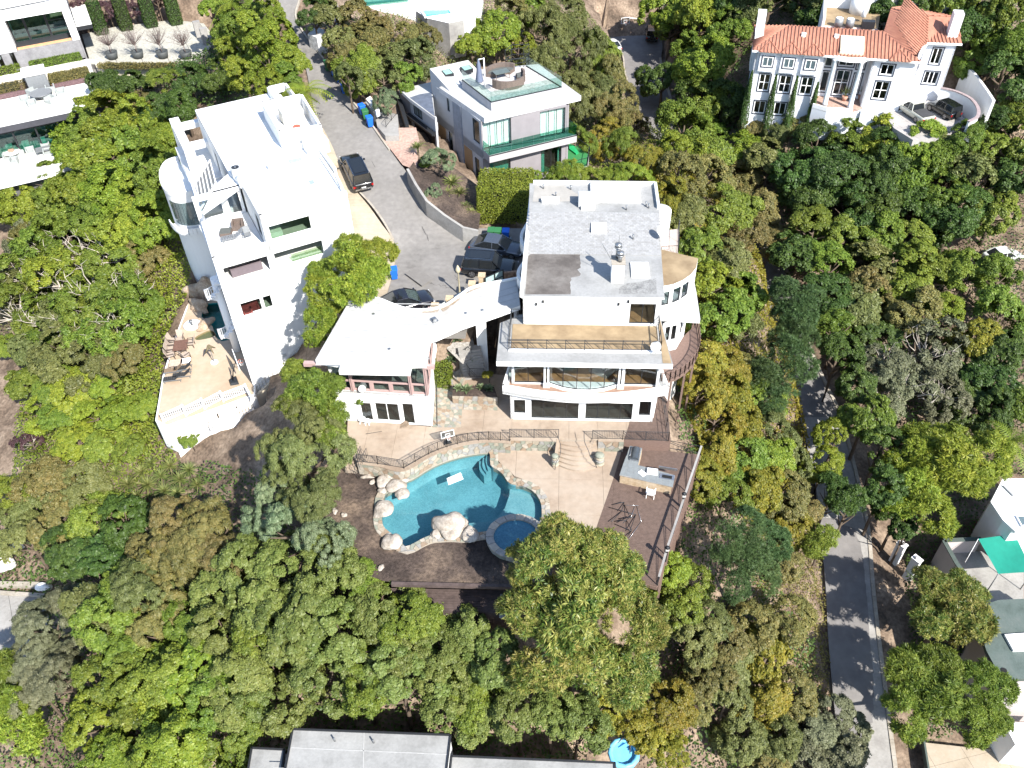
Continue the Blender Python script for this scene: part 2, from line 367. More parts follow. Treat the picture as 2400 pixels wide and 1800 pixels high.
ST_L,ST_R=strip_world(STREET);RV_L,RV_R=strip_world(RAV)
CTRL=[(1197,982,0),(1529,991,-1),(1640,1050,-4.5),(1600,500,0),(1560,380,0),(1650,700,-4),(1700,900,-8),(1650,1100,-8),(1700,1300,-12),(1850,1300,-17.5),(1830,1100,-16),(1850,600,-12),(1500,1200,-6),(1580,1400,-11),(1430,1450,-10),
  (2200,1100,-19),(2200,1300,-20.5),(2300,1500,-22),(2400,1700,-23),(2300,700,-14),(2100,500,-10),(2400,400,-5),(2200,260,.2),(2130,300,-.2),(1700,280,-5),(1780,300,-4.5),(1900,320,-4),(1950,420,-9),(2100,400,-6),(2400,0,8),(1900,-40,6),(1650,0,1),(1700,130,-2.5),(2000,900,-16.5),(2300,950,-17.5),
  (1400,20,-1),(1300,0,5),(1480,20,-2),(1380,200,-3),(1400,350,-4),(1200,60,6),(1000,40,10),(900,110,9.5),(820,130,10.5),(950,200,7.8),(1100,130,5),(1300,300,-1),(1130,470,4.2),(1100,420,4.6),(1000,400,6.3),(1480,480,0),
  (480,150,4.6),(600,100,9.5),(570,200,6),(420,60,4.2),(500,-40,10),(250,120,3.6),(300,230,2.5),(60,200,3.5),(60,350,-3.5),(200,420,-5),(380,330,0),(450,250,3.5),(650,250,8.2),(700,230,8.8),(0,450,-8),(300,560,-6),(390,680,-5),(200,700,-9.5),(60,700,-12.5),(120,900,-14),(0,1000,-16),(350,850,-7),(400,1000,-7),
  (470,1060,-7.5),(300,1100,-11),(150,1250,-16),(0,1400,-18),(100,1450,-18),(300,1400,-15.5),(560,1150,-6.5),(560,960,-4.8),(650,880,-3.5),(700,820,-1.5),(760,760,2.),(800,1000,-.6),(700,1100,-3),(700,1250,-6),(600,1400,-12),(800,1400,-6),(900,1400,-5),(900,1550,-11),(1100,1450,-7),(1100,1600,-11.5),(1200,1400,-5.5),(1300,1600,-12.5),(1500,1700,-15.5),(1700,1700,-19),(1850,1800,-21.5),(1100,1780,-14),(600,1800,-15),(300,1750,-17.5),(0,1800,-19),(1060,860,0.3),(1040,760,3.)]
_c=[P(*c) for c in CTRL]+[((a[0]+b[0])/2,(a[1]+b[1])/2,a[2]) for a,b in zip(ST_L[::8],ST_R[::8])]+[((a[0]+b[0])/2,(a[1]+b[1])/2,a[2]) for a,b in zip(RV_L[::8],RV_R[::8])]
_c +=[(-200,60,-30),(-160,200,20),(0,260,45),(160,240,40),(220,100,0),(160,20,-10),(60,-60,-38),(-60,-60,-34),(-160,-20,-34),(0,170,16),(80,180,14),(-90,170,26),(110,110,5),(0,0,-22),(40,0,-27),(-40,0,-24)]
CX=np.array(_c);_D=np.hypot(CX[:,None,0]-CX[None,:,0],CX[:,None,1]-CX[None,:,1]);_n=len(CX)
_A=np.zeros((_n+3,_n+3));_A[:_n,:_n]=_D+np.eye(_n)*-.6;_A[:_n,_n]=1;_A[:_n,_n+1:]=CX[:,:2];_A[_n:,:_n]=_A[:_n,_n:].T
_w=np.linalg.solve(_A,np.concatenate([CX[:,2],[0,0,0]]))
def tz_arr(X,Y):
 o=np.full(X.shape,_w[_n])+_w[_n+1]*X+_w[_n+2]*Y
 for i in range(_n):o +=_w[i]*np.hypot(X-CX[i,0],Y-CX[i,1])
 return o
FLAT=[]     # (polygon, z) under built things
def in_arr(X,Y,poly):
 c=np.zeros(X.shape,bool);j=len(poly)-1
 for i in range(len(poly)):
  xi,yi=poly[i][:2];xj,yj=poly[j][:2]
  if yi !=yj:c ^=((yi > Y) !=(yj > Y)) & (X < (xj-xi)*(Y-yi)/(yj-yi)+xi)
  j=i
 return c
def poly_px(pts,z):return [P(a,b,z)[:2] for a,b in pts]
# outlines shared by the ground and the things on it
WATER_PX=[(1147.4,1061.7),(1151,1094),(1168,1105),(1181,1117),(1195,1136),(1227,1143),(1252,1156),(1267,1178),(1271,1202),(1267,1227),(1240,1245),(1200,1252),(1151,1250),(1115,1254),(1094,1258),(1060,1256),(1037,1257),(1010,1260),(986,1270),(956,1286),(945,1282),(936,1268),(913,1252),(898,1237),(895,1215),(897,1190),(902,1164),(926,1150),(945,1140),(956,1126),(980,1110),(1021,1086),(1075,1069),(1116,1064)]
ZW=-1.42;ZL=-1.2
POOL=ccw(poly_px(WATER_PX,ZW))
U_EDGE=[(838,1084),(888,1091),(945,1102),(1006,1069),(1050,1051),(1098,1039),(1147,1034),(1196,1037),(1196,1028),(1311,1030)]
U_W=poly_px(U_EDGE,0)
BED=poly_px([(815,1085),(838,1086),(945,1104),(1006,1071),(1050,1053),(1098,1041),(1150,1037),(1200,1040),(1200,1075),(1290,1130),(1300,1290),(1290,1378),(1000,1372),(900,1362),(800,1325),(745,1210),(770,1100)],-1.3)
PATIO_UP=poly_px([(812,1046),(815,985),(845,985),(1010,1000),(1022,880),(1075,870),(1190,880),(1200,975),(1475,985),(1475,993),(1463,1030),(1395,1031),(1316,1031)]+U_EDGE[::-1],0)
PATIO_LOW=poly_px([(1196,1048),(1311,1046),(1311,1026),(1398,1026),(1400,1044),(1464,1043),(1452,1075),(1440,1115),(1395,1245),(1340,1285),(1285,1270),(1284,1238),(1284,1190),(1270,1150),(1240,1128),(1205,1115),(1190,1098),(1172,1085),(1162,1070),(1162,1050)],ZL)
DECK_UP=poly_px([(1475,985),(1530,985),(1531,930),(1548,915),(1563,935),(1572,1033),(1463,1030),(1475,993)],.02)
DECK_LOW=poly_px([(1463,1030),(1572,1033),(1567,1058),(1641,1066),(1562,1300),(1540,1375),(1380,1330),(1395,1245),(1440,1115),(1452,1075)],ZL)
LPAT=poly_px([(480,640),(560,700),(630,940),(385,1008),(375,960),(400,860),(440,760),(455,690)],-4)
HOUSE_LEFT=[P(457,240,12.4)[:2]]
FLAT +=[(BED,-1.75),(PATIO_UP,-.4),(PATIO_LOW,-1.8),(LPAT,-6.6)]
FLAT.append((offset(POOL+POOL[:1],-1.1),-4.4));FLAT.append((POOL,-4.4))
def strip_flat(X,Y,Z,L_,R_,drop=.3,soft=0):
 poly=[p[:2] for p in L_]+[p[:2] for p in R_[::-1]];m=in_arr(X,Y,poly)
 c=np.array([((a[0]+b[0])/2,(a[1]+b[1])/2,a[2]) for a,b in zip(L_,R_)])
 # also the verge: within 1.2 m of an edge
 for E_ in (L_,R_):
  e=np.array(E_)
  for p in e:m |=np.hypot(X-p[0],Y-p[1]) < 1.1
 xs,ys=X[m],Y[m];best=np.full(xs.shape,1e9);zz=np.zeros(xs.shape)
 for a,b in zip(c,c[1:]):
  d=b-a;L2=d[0]**2+d[1]**2+1e-9;t=np.clip(((xs-a[0])*d[0]+(ys-a[1])*d[1])/L2,0,1);q=np.hypot(xs-a[0]-t*d[0],ys-a[1]-t*d[1])
  k=q < best;best[k]=q[k];zz[k]=(a[2]+t*d[2])[k]
 Z[m]=zz-drop
def tz(x,y):
 """ground height on the coarse grid"""
 i=np.searchsorted(GX,x)-1;j=np.searchsorted(GY,y)-1;i=max(0,min(len(GX)-2,i));j=max(0,min(len(GY)-2,j))
 u=(x-GX[i])/(GX[i+1]-GX[i]);v=(y-GY[j])/(GY[j+1]-GY[j])
 return float((GZ[j,i]*(1-u)+GZ[j,i+1]*u)*(1-v)+(GZ[j+1,i]*(1-u)+GZ[j+1,i+1]*u)*v)
def cast(px,py,h=0.):
 """where the line of sight of a photo pixel comes within h metres of the ground"""
 d=Vector(ray(px,py)).normalized();t=8.
 while t < 320:
  x,y,z=d.x*t,d.y*t,CZ+d.z*t
  if z-tz(x,y) < h:break
  t +=.6
 for _ in range(6):t -=.1;x,y,z=d.x*t,d.y*t,CZ+d.z*t
 return d.x*t,d.y*t,tz(d.x*t,d.y*t),t
GX=np.concatenate([[-1600,-900,-500,-320,-230,-170],np.arange(-130,-78,3),np.arange(-78,84,.9),np.arange(84,135,3),[180,240,330,520,900,1600]])
GY=np.concatenate([[-900,-500,-260,-140,-80,-50,-30],np.arange(-20,18,3),np.arange(18,125,.9),np.arange(125,180,3),[210,250,300,370,500,800,1500]])
MX,MY=np.meshgrid(GX,GY);GZ=tz_arr(np.clip(MX,-240,240),np.clip(MY,-80,280))
rng=np.random.default_rng(4)
GZ +=.10*np.sin(MX*.9+MY*.35)*np.sin(MY*.7-MX*.21)+.05*np.sin(MX*2.3)*np.cos(MY*1.9)
def finish_ground(extra_flat):
 global GZ
 strip_flat(MX,MY,GZ,ST_L,ST_R);strip_flat(MX,MY,GZ,RV_L,RV_R);strip_flat(MX,MY,GZ,SWL,SWR,.45)
 for poly,z in FLAT+extra_flat:
  m=in_arr(MX,MY,poly);GZ[m]=np.minimum(GZ[m],z) if not isinstance(z,tuple) else z[0]
 ny,nx=GZ.shape;me=bpy.data.meshes.new('ground');V=np.stack([MX,MY,GZ],-1).reshape(-1,3)
 idx=np.arange(ny*nx).reshape(ny,nx);F=np.stack([idx[:-1,:-1],idx[:-1,1:],idx[1:,1:],idx[1:,:-1]],-1).reshape(-1,4)
 me.vertices.add(len(V));me.vertices.foreach_set('co',V.ravel());me.loops.add(F.size);me.loops.foreach_set('vertex_index',F.ravel().astype(np.int32))
 me.polygons.add(len(F));me.polygons.foreach_set('loop_start',np.arange(0,F.size,4,dtype=np.int32));me.polygons.foreach_set('use_smooth',np.ones(len(F),bool));me.update()
 me.materials.append(DIRT);o=bpy.data.objects.new('ground',me);COL.objects.link(o);o['kind']='structure';return o
def ribbon(name,L_,R_,m,kind='structure',lift=0.,nx=1,parent=None):
 mb=MB()
 for a,b in zip(L_,R_):mb.v +=[(a[0],a[1],a[2]+lift),(b[0],b[1],b[2]+lift)]
 for i in range(len(L_)-1):mb.f.append((2*i,2*i+1,2*i+3,2*i+2));mb.mi.append(0);mb.smooth.append(False)
 return build(name,mb,m,parent,kind=kind)
def kerb(name,line,side,m=KERB,w=.18,h=.14,seg=2.0,gap=.02,parent=None):
 """kerb stones along a 3-D line; side=+1 stones lie left of the travel direction"""
 k=props(bpy.data.objects.new(name,None),kind='structure');COL.objects.link(k);k.parent=parent
 pts=[Vector(p) for p in line];o2=[Vector((*q,p[2])) for q,p in zip(offset([p[:2] for p in line],w*side),line)]
 for i in range(len(pts)-1):
  a,b,c,d=pts[i],pts[i+1],o2[i+1],o2[i]
  if (b-a).length < .05:continue
  e=(b-a).normalized()*gap/2;q=[a+e,b-e,c-e,d+e]
  if side < 0:q=q[::-1]
  mb=MB().hexa([(p.x,p.y,p.z-.12) for p in q],[(p.x,p.y,p.z+h) for p in q]);build('kerb_stone',mb,m,k)
 return k
def sheet(name,outer,holes,z,m,kind='structure',parent=None):
 zf=z if callable(z) else (lambda x,y:z)
 loops=[[Vector((x,y,0)) for x,y in outer]]+[[Vector((x,y,0)) for x,y in h] for h in holes]
 tri=tessellate_polygon(loops);flat=[v for l in loops for v in l];mb=MB()
 mb.v=[(v.x,v.y,zf(v.x,v.y)) for v in flat]
 for t in tri:
  a,b,c=(flat[i] for i in t);s=(b.x-a.x)*(c.y-a.y)-(b.y-a.y)*(c.x-a.x)
  mb.f.append(tuple(t) if s > 0 else tuple(t)[::-1]);mb.mi.append(0);mb.smooth.append(False)
 return build(name,mb,m,parent,kind=kind)
def tiles(parent,poly,size,yaw,z0,z1,m,gap=.02,name='panel',origin=(0,0),sy=None,kind=None,joined=False,minarea=.02):
 """cut a region into a grid of slabs, each an object"""
 c,s=math.cos(yaw),math.sin(yaw);sy=sy or size;loc=[((x-origin[0])*c+(y-origin[1])*s,-(x-origin[0])*s+(y-origin[1])*c) for x,y in poly]
 x0,x1=min(p[0] for p in loc),max(p[0] for p in loc);y0,y1=min(p[1] for p in loc),max(p[1] for p in loc);J=MB()
 for i in range(math.floor(x0/size),math.ceil(x1/size)):
  for j in range(math.floor(y0/sy),math.ceil(y1/sy)):
   q=loc
   for a,b,k in ((1,0,(i+1)*size-gap/2),(-1,0,-i*size-gap/2),(0,1,(j+1)*sy-gap/2),(0,-1,-j*sy-gap/2)):
    q=clip(q,a,b,k)
    if len(q) < 3:break
   if len(q) < 3 or abs(area(q)) < minarea:continue
   w=[(origin[0]+x*c-y*s,origin[1]+x*s+y*c) for x,y in q]
   if joined:J.prism(w,z0,z1)
   else:build(name,MB().prism(w,z0,z1),m,parent)
 if joined:return build(name,J,m,parent,kind='stuff')
def setting(name):
 o=bpy.data.objects.new(name,None);COL.objects.link(o);o['kind']='structure';return o
# ================================================================ ROADS, KERBS, PATIOS
ribbon('street',ST_L,ST_R,ASPH,lift=.0)
kerb('street_kerb',ST_L[26:-14],1);kerb('street_kerb',ST_R[:34],-1)
ribbon('ravine_road',RV_L,RV_R,ASPHD)
kerb('road_gutter',RV_R[8:],-1,w=.35,h=.1,m=KERB);kerb('road_edge',RV_L[:14],1,w=.2,h=.1)
_rp=[(p[0],p[1],p[2]) for p in RV_R[48:]];ribbon('roadside_pavement',[(*q,p[2]+.02) for q,p in zip(offset([a[:2] for a in _rp],-.36),_rp)],[(*q,p[2]+.04) for q,p in zip(offset([a[:2] for a in _rp],-4.6),_rp)],CONCG)
sw=[(740,300,8.5),(763,336,8.2),(800,450,7.2),(838,573,5.6),(845,640,5.1),(860,700,5.1)]
_c2=[P(*p) for p in [(757,300,8.55),(780,345,8.1),(797,388,7.55),(829,440,7.05),(864,482,6.55),(896,527,5.95),(920,560,5.6),(927,592,5.35),(922,632,5.2),(903,700,5.15)]]
_l2=[P(*p) for p in [(738,300,8.55),(745,345,8.1),(755,388,7.55),(775,440,7.05),(790,482,6.55),(805,527,5.95),(815,560,5.6),(820,592,5.35),(825,632,5.2),(830,700,5.15)]]
sidew=setting('sidewalk')
a_,b_=curve(_l2,3),curve(_c2,3);SWL,SWR=a_,b_
for i in range(len(a_)-1):
 e=.012;q=[lerp(a_[i],a_[i+1],e),lerp(b_[i],b_[i+1],e),lerp(b_[i+1],b_[i],e),lerp(a_[i+1],a_[i],e)]
 build('paving_panel',MB().hexa([(p[0],p[1],p[2]-.3) for p in q],q),SIDEW,sidew)
# street repair patch and drain
CUL=poly_px([(900,535),(1073,523),(1100,540),(1240,540),(1240,665),(1180,690),(1100,745),(1090,790),(925,790),(904,702),(922,629),(926,590)],5.2);FLAT.append((CUL,4.6))
sheet('cul_de_sac',CUL,[],lambda x,y:5.03+max(0,(y-63.5))*.105+.004,ASPH)
mpatch=mat('old_asphalt_patch',(.165,.155,.145),.9,.08,2,.2,50)
sheet('asphalt_patch',poly_px([(949,642),(977,629),(1015,654),(990,672)],5.17),[],5.235,mpatch)
crm=mat('crack_filler',(.07,.066,.062),.9);ck=MB();rnd=random.Random(8)
for (a,b,c,d) in ((960,470,1010,560),(880,380,935,455),(960,560,1080,600),(940,600,985,640),(800,290,850,350),(760,190,790,260),(1000,640,1060,655),(850,330,880,420),(1030,570,1075,640)):
 n_=12;pr=None
 for i in range(n_+1):
  t_=i/n_;px_=a+(c-a)*t_+rnd.uniform(-4,4);py_=b+(d-b)*t_+rnd.uniform(-3,3);q=P(px_,py_,6);zz=min((math.hypot((l[0]+r[0])/2-q[0],(l[1]+r[1])/2-q[1]),(l[2]+r[2])/2) for l,r in zip(ST_L,ST_R))[1] if py_ < 545 else 5.03+max(0,q[1]-63.5)*.105
  q=(q[0],q[1],zz+.012)
  if pr:d_,n2,L_=frame(pr,q);ck.add([(*wpt(pr,d_,n2,0,-.018),pr[2]),(*wpt(pr,d_,n2,L_,-.018),q[2]),(*wpt(pr,d_,n2,L_,.018),q[2]),(*wpt(pr,d_,n2,0,.018),pr[2])],[(0,3,2,1)])
  pr=q
build('street_cracks',ck,crm,kind='structure')
# pink driveway in front of the garage
PINK=multi_mat('pink_concrete',[(.33,.22,.18),(.38,.26,.21)],.4,.85,4)
drv=[P(897,322,8.25),P(975,322,8.25),P(955,392,7.6),P(948,388,7.5)]
ribbon('garage_driveway',[P(880,302,8.5),P(907,340,8.15),P(944,388,7.6)],[P(975,300,8.5),P(985,340,8.2),P(975,400,7.7)],PINK,lift=.06)
FLAT.append((poly_px([(878,300),(980,298),(990,400),(945,392)],8.1),7.2))
# ---- patios
up=setting('upper_patio');slab(up,'patio_bed',PATIO_UP,-1.3,-.05,MORTAR)
tiles(up,PATIO_UP,2.3,R(-4),-.05,0,CONC,.015,'patio_panel',P(1200,985,0)[:2])
lo=setting('lower_patio');tiles(lo,PATIO_LOW,3.4,R(-4),-1.6,ZL,CONC,.015,'patio_panel',P(1311,1046,ZL)[:2])
sheet('planting_bed',BED,[POOL],lambda x,y:ZL-.12+.05*math.sin(x*1.7)*math.cos(y*1.3),MULCH)
# ================================================================ MAIN HOUSE
A0=P(1197,982,0);HA=R(-4)
def H(u,v):return (A0[0]+math.cos(HA)*u-math.sin(HA)*v,A0[1]+math.sin(HA)*u+math.cos(HA)*v)
def HP(l):return [H(*p) for p in l]
def HL(p):dx,dy=p[0]-A0[0],p[1]-A0[1];return (dx*math.cos(HA)+dy*math.sin(HA),-dx*math.sin(HA)+dy*math.cos(HA))
mh=thing('hillside_house','large white three-storey house with curved balcony and tan roof terrace behind the kidney pool','house',(*H(5.7,3),0))
FLAT.append((HP([(-.2,-.1),(11.5,-.1),(14.6,6),(14.6,13),(12,20),(.5,20),(-.2,4)]),-1.2))
wall(mh,H(0,0),H(11.4,0),0,2.95,[dict(px=(1204,937,1231.5,969),nx=1),dict(px=(1245,937,1355,982.5),nx=4,fw=.05),dict(px=(1373.3,944,1480,984.5),nx=4,fw=.05),dict(px=(1500,941,1523,974.5),nx=1)],gm=GLASSD,name='ground_floor_wall')
wall(mh,H(0,9),H(0,0),0,2.95,[dict(u0=6.8,u1=7.8,z0=0.1,z1=2.2,nx=1)],gm=GLASSD,name='side_wall')
wall(mh,H(11.4,0),H(11.4,8),-2.5,2.95,[dict(u0=1.2,u1=2.2,z0=.1,z1=2.2,nx=1)],gm=GLASSD,name='side_wall')
slab(mh,'ground_floor',HP([(.2,.2),(11.2,.2),(11.2,8),(.2,8)]),-.5,.03,DARKFLOOR)
build('interior_wall',MB().prism(HP([(.2,4.6),(11.2,4.6),(11.2,4.8),(.2,4.8)]),.03,2.95).prism(HP([(5.6,1.6),(5.8,1.6),(5.8,4.6),(5.6,4.6)]),.03,2.95),INNER,mh)
# main floor slab with curved parapet
bl=HL(P(1178,922,3.0));bc=HL(P(1365,944,3.0));brr=HL(P(1566,925,3.0))
arc=curve([(bl[0],bl[1]),((bl[0]+bc[0])/2,bc[1]*.72+bl[1]*.28),(bc[0],bc[1]),((brr[0]+bc[0])/2,bc[1]*.72+brr[1]*.28),(brr[0],brr[1])],5)
slab(mh,'balcony_slab',HP(arc+[(brr[0]-.4,2.3),(11.4,2.5),(0,2.5),(bl[0]+.35,2.3)]),2.95,3.28,WHITE)
build('wood_balcony_floor',MB().prism(HP([(a,b+.2) for a,b in arc[1:-1]]+[(11.4,1.5),(0,1.5)]),3.28,3.31),mat('balcony_tile',(.24,.155,.115),.7,.15,3),mh)
pts=HP([(bl[0]+.35,2.3)]+arc+[(brr[0]-.4,2.3)])[::1]
parapet(mh,pts,3.0,3.88,.16,WHITE,'balcony_parapet')
# main floor glazing
g0=HL(P(1199,900,3.3));gl=HL(P(1287,903,3.3));gr=HL(P(1447,907,3.3));g1=HL(P(1541,904,3.3));gc=HL(P(1365,917,3.3))
gv=.68
wall(mh,H(g0[0],gv),H(gl[0]-.42,gv),3.3,6.2,[dict(u0=.1,u1=2.85,z0=3.42,z1=6.1,nx=2)],gm=GLASS,name='glazed_wall')
wall(mh,H(gr[0]+.45,gv),H(g1[0],gv),3.3,6.2,[dict(u0=.06,u1=9,z0=3.42,z1=6.1,nx=2)],gm=GLASS,name='glazed_wall')
for c in (gl[0]-.42,gr[0]):
 m_=MB();m_.prism(HP([(c,gv-.25),(c+.15,gv-.25),(c+.15,gv+.35),(c,gv+.35)]),3.3,6.2);m_.prism(HP([(c+.27,gv-.25),(c+.42,gv-.25),(c+.42,gv+.35),(c+.27,gv+.35)]),3.3,6.2);m_.prism(HP([(c-.05,gv-.4),(c+.47,gv-.4),(c+.47,gv-.1),(c-.05,gv-.1)]),3.28,3.62)
 build('twin_column',m_,WHITE,mh);build('slot_window',MB().prism(HP([(c+.15,gv+.1),(c+.27,gv+.1),(c+.27,gv+.16),(c+.15,gv+.16)]),3.62,6.1),GLASSD,mh)
bx=[(gl[0],gv)]+[(gl[0]+(gr[0]-gl[0])*t,gv-(gv-gc[1]+.05)*math.sin(math.pi*t)**.8) for t in (.2,.4,.6,.8)]+[(gr[0],gv)]
for a,b in zip(bx,bx[1:]):
 pa,pb=H(*a),H(*b);L_=frame(pa,pb)[2]
 window(mh,pa,pb,.0,L_,3.5,6.15,1,1,DARKF,GLASS,.03,-.03,'bay_window')
slab(mh,'bay_sill',HP([(a,b-.18) for a,b in bx]+[(gr[0],gv+.2),(gl[0],gv+.2)]),3.31,3.5,WHITE2)
slab(mh,'main_floor',HP([(a,b) for a,b in bx]+[(g1[0],gv+.02),(g1[0],9),(g0[0],9),(g0[0],gv+.02)]),3.2,3.33,WOODF)
build('interior_wall',MB().prism(HP([(.3,5.6),(11.3,5.6),(11.3,5.8),(.3,5.8)]),3.33,6.2).prism(HP([(8.3,2.4),(8.5,2.4),(8.5,5.6),(8.3,5.6)]),3.33,6.2).prism(HP([(5.9,3.4),(6.9,2.6),(7.0,2.8),(6.0,3.6)]),3.33,4.4),INNER,mh)
build('stone_hearth',MB().prism(HP([(6.2,2.2),(7.6,1.4),(8.3,2.3),(8.3,3.6),(6.6,3.4)]),3.33,3.62),STONE[4],mh)
wall(mh,H(g0[0],9),H(g0[0],gv),3.3,6.2,[dict(u0=4.2,u1=7.9,z0=3.42,z1=6.1,nx=3)],name='side_wall')
# terrace slab
slab(mh,'terrace_slab',HP([(-.92,-.42),(12.3,-.42),(11.75,5.3),(0.9,5.3),(-.9,4.1)]),6.2,6.68,WHITE,mtop=GROOF)
slab(mh,'terrace_floor',HP([(.12,1.0),(11.4,1.05),(11.4,3.94),(.95,3.94),(.12,3.94)]),6.683,6.73,TANP)
slab(mh,'terrace_edge_strip',HP([(11.55,-.3),(12.2,-.3),(11.7,5.1),(11.55,5.1)]),6.683,6.70,TANP)
slab(mh,'terrace_kerb',HP([(-.05,.72),(11.5,.78),(11.5,.98),(-.05,.92)]),6.683,6.82,WHITE2)
rr=[(*H(*q),6.8) for q in ((-.02,3.9),(-.02,.84),(11.46,.92),(11.5,4.9))]
rail(mh,rr,1.0,0,.022,IRON,'terrace_railing',True,1.45,.12,.9)
rail(mh,[(*H(*q),6.7) for q in ((.9,4.6),(.0,4.6),(-.02,3.9))],1.0,.15,.02,IRON,'terrace_railing',False)
# upper floor
wall(mh,H(.95,3.95),H(11.55,3.95),6.68,9.42,[dict(px=(1478,712,1532.5,759.5),nx=2)],name='upper_front_wall',gm=GLASS)
slab(mh,'upper_floor',HP([(1.1,4.1),(11.4,4.1),(11.4,12),(1.1,12)]),6.4,6.75,WOODF)
build('interior_wall',MB().prism(HP([(1.2,8.4),(11.3,8.4),(11.3,8.6),(1.2,8.6)]),6.75,9.3).prism(HP([(8.6,4.4),(8.8,4.4),(8.8,8.4),(8.6,8.4)]),6.75,9.3),INNER,mh)
wall(mh,H(.95,19.1),H(.95,3.95),0,9.42,[],name='side_wall',th=.25)
wall(mh,H(11.55,3.95),H(11.55,12.4),6.68,9.42,[],name='side_wall')
wall(mh,H(12.0,19),H(.95,19.1),0,10.0,[dict(u0=2,u1=4,z0=6,z1=7.5)],name='rear_wall')
wall(mh,H(11.9,12.4),H(12,19),-2,10.0,[dict(u0=.6,u1=1.2,z0=7.3,z1=9.0,nx=1)],name='side_wall')
# roof: flat front, shingled middle, flat rear
ZR=9.6
slab(mh,'front_roof',HP([(.85,3.8),(11.72,3.85),(11.9,9.45),(.95,9.35)]),9.42,ZR,WHITE,mtop=GROOF)
patchm=multi_mat('tar_patch',[(.085,.075,.068),(.125,.112,.102),(.16,.147,.135)],.5,.85,3.,.12,.2,8.)
rnd=random.Random(5)
pe=[(1231,690),(1238,600),(1244,595.5),(1360,596)]+[(1358+rnd.uniform(-5,4),y) for y in range(602,648,5)]+[(1338,651)]+[(1337+rnd.uniform(-2,3),y) for y in range(656,690,6)]+[(1337,690)]
tp=poly_px(pe,ZR);tm=MB();
for t in tessellate_polygon([[Vector((x,y,0)) for x,y in tp]]):
 q=[tp[i] for i in t];q=ccw(q);tm.add([(x,y,ZR+.006) for x,y in q],[(0,1,2)])
build('tar_patch',tm,patchm,mh)
wp=[(1452,673),(1470,664),(1500,661),(1538,652),(1539,688),(1450,689)];build('worn_patch',MB().add([(x,y,ZR+.005) for x,y in ccw(poly_px(wp,ZR))],[tuple(range(6))]),multi_mat('worn_membrane',[(.12,.12,.12),(.20,.20,.195),(.27,.27,.265)],1.6,.8,8),mh)
z0s,z1s,v0s,v1s=9.62,10.28,9.35,14.55
def zs_(v):return z0s+(z1s-z0s)*(v-v0s)/(v1s-v0s)
q=HP([(.95,v0s),(11.9,v0s),(12.05,v1s),(1.1,v1s)])
build('shingled_roof',MB().hexa([(*p,9.3) for p in q],[(*q[0],z0s),(*q[1],z0s),(*q[2],z1s),(*q[3],z1s)]),GROOF,mh)
SH=[mat('pale_shingle_%d' % i,c,.9,.08,4,.2,40) for i,c in enumerate([(.28,.28,.28),(.305,.305,.305),(.255,.253,.25)])]
smb=MB();row=0;v=v0s;rnd=random.Random(9)
while v < v1s-.1:
 u=1.0+(.12 if row % 2 else 0)
 while u < 11.75+.12*(v-v0s)/5:
  w_=.30;a,b=u,u+w_-.015;t0,t1=zs_(v)+.035,zs_(v+.2)+.012
  c4=HP([(a,v),(b,v),(b,v+.2),(a,v+.2)]);smb.hexa([(*c4[0],t0-.03),(*c4[1],t0-.03),(*c4[2],t1-.01),(*c4[3],t1-.01)],[(*c4[0],t0),(*c4[1],t0),(*c4[2],t1),(*c4[3],t1)],rnd.choice((0,0,1,2)));u +=w_
 v +=.2;row +=1
build('shingles',smb,SH,mh,kind='stuff')
slab(mh,'rear_roof',HP([(1.05,14.55),(12.1,14.55),(12.1,19.1),(.95,19.2)]),9.9,10.25,WHITE,mtop=GROOF)
slab(mh,'rear_roof_patch',HP([(1.3,16.2),(4.6,16.3),(5.3,17.3),(4.0,18.9),(1.4,18.8)]),10.253,10.262,mat('dusty_roof',(.30,.285,.26),.85,.1,1))
slab(mh,'raised_roof',HP([(6.3,16.1),(10.6,16.1),(10.6,19.1),(6.3,19.1)]),10.255,10.55,WHITE,mtop=WROOF)
build('roof_parapet',MB().prism(HP([(.72,3.8),(.98,3.8),(1.28,19.3),(1.0,19.3)]),9.5,9.98).prism(HP([(1.28,19.1),(12,19.0),(12,19.25),(1.28,19.35)]),10,10.5).prism(HP([(11.9,15.2),(12.12,15.2),(12.12,19),(11.9,19)]),10,10.6),WHITE,mh)
# chimney with two flues
ch=build('chimney',MB().prism(HP([(7.72,5.6),(8.68,5.6),(8.68,6.7),(7.72,6.7)]),9.6,11.35),WHITE,mh)
build('chimney_cap',MB().prism(HP([(7.66,5.54),(8.74,5.54),(8.74,6.76),(7.66,6.76)]),11.35,11.42),mat('old_cement',(.3,.27,.23),.9,.2,5),ch)
STEEL=mat('galvanised_steel',(.3,.31,.32),.35,.15,6,metal=.8)
for (u,v,h) in ((8.3,5.95,.55),(8.15,6.45,.95)):
 x,y=H(u,v);build('flue_pipe',MB().cyl(x,y,11.42,11.42+h,.16,n=12).cyl(x,y,11.42+h,11.42+h+.1,.3,.28,12).lathe(x,y,[(.27,11.42+h+.14),(.27,11.42+h+.3),(.05,11.42+h+.38)],12),STEEL,ch)
build('tv_aerial',MB().bar((*H(7.7,6.2),11.3),(*H(6.9,6.6),12.6),.03).bar((*H(8.2,6.8),11.3),(*H(8.2,6.8),13.2),.03),STEEL,ch)
def skylight(parent,a,b,c,d,z,pane):
 """a..d corners, z base"""
 cx,cy=(a[0]+c[0])/2,(a[1]+c[1])/2
 o=build('skylight',MB().prism([a,b,c,d],z-.2,z+.14),WHITE2,parent);q=[(cx+(p[0]-cx)*.84,cy+(p[1]-cy)*.84) for p in (a,b,c,d)]
 build('skylight_pane',MB().prism(q,z+.142,z+.16),pane,o);return o
PALEP=mat('skylight_pane',(.36,.38,.37),.15,.04,2)
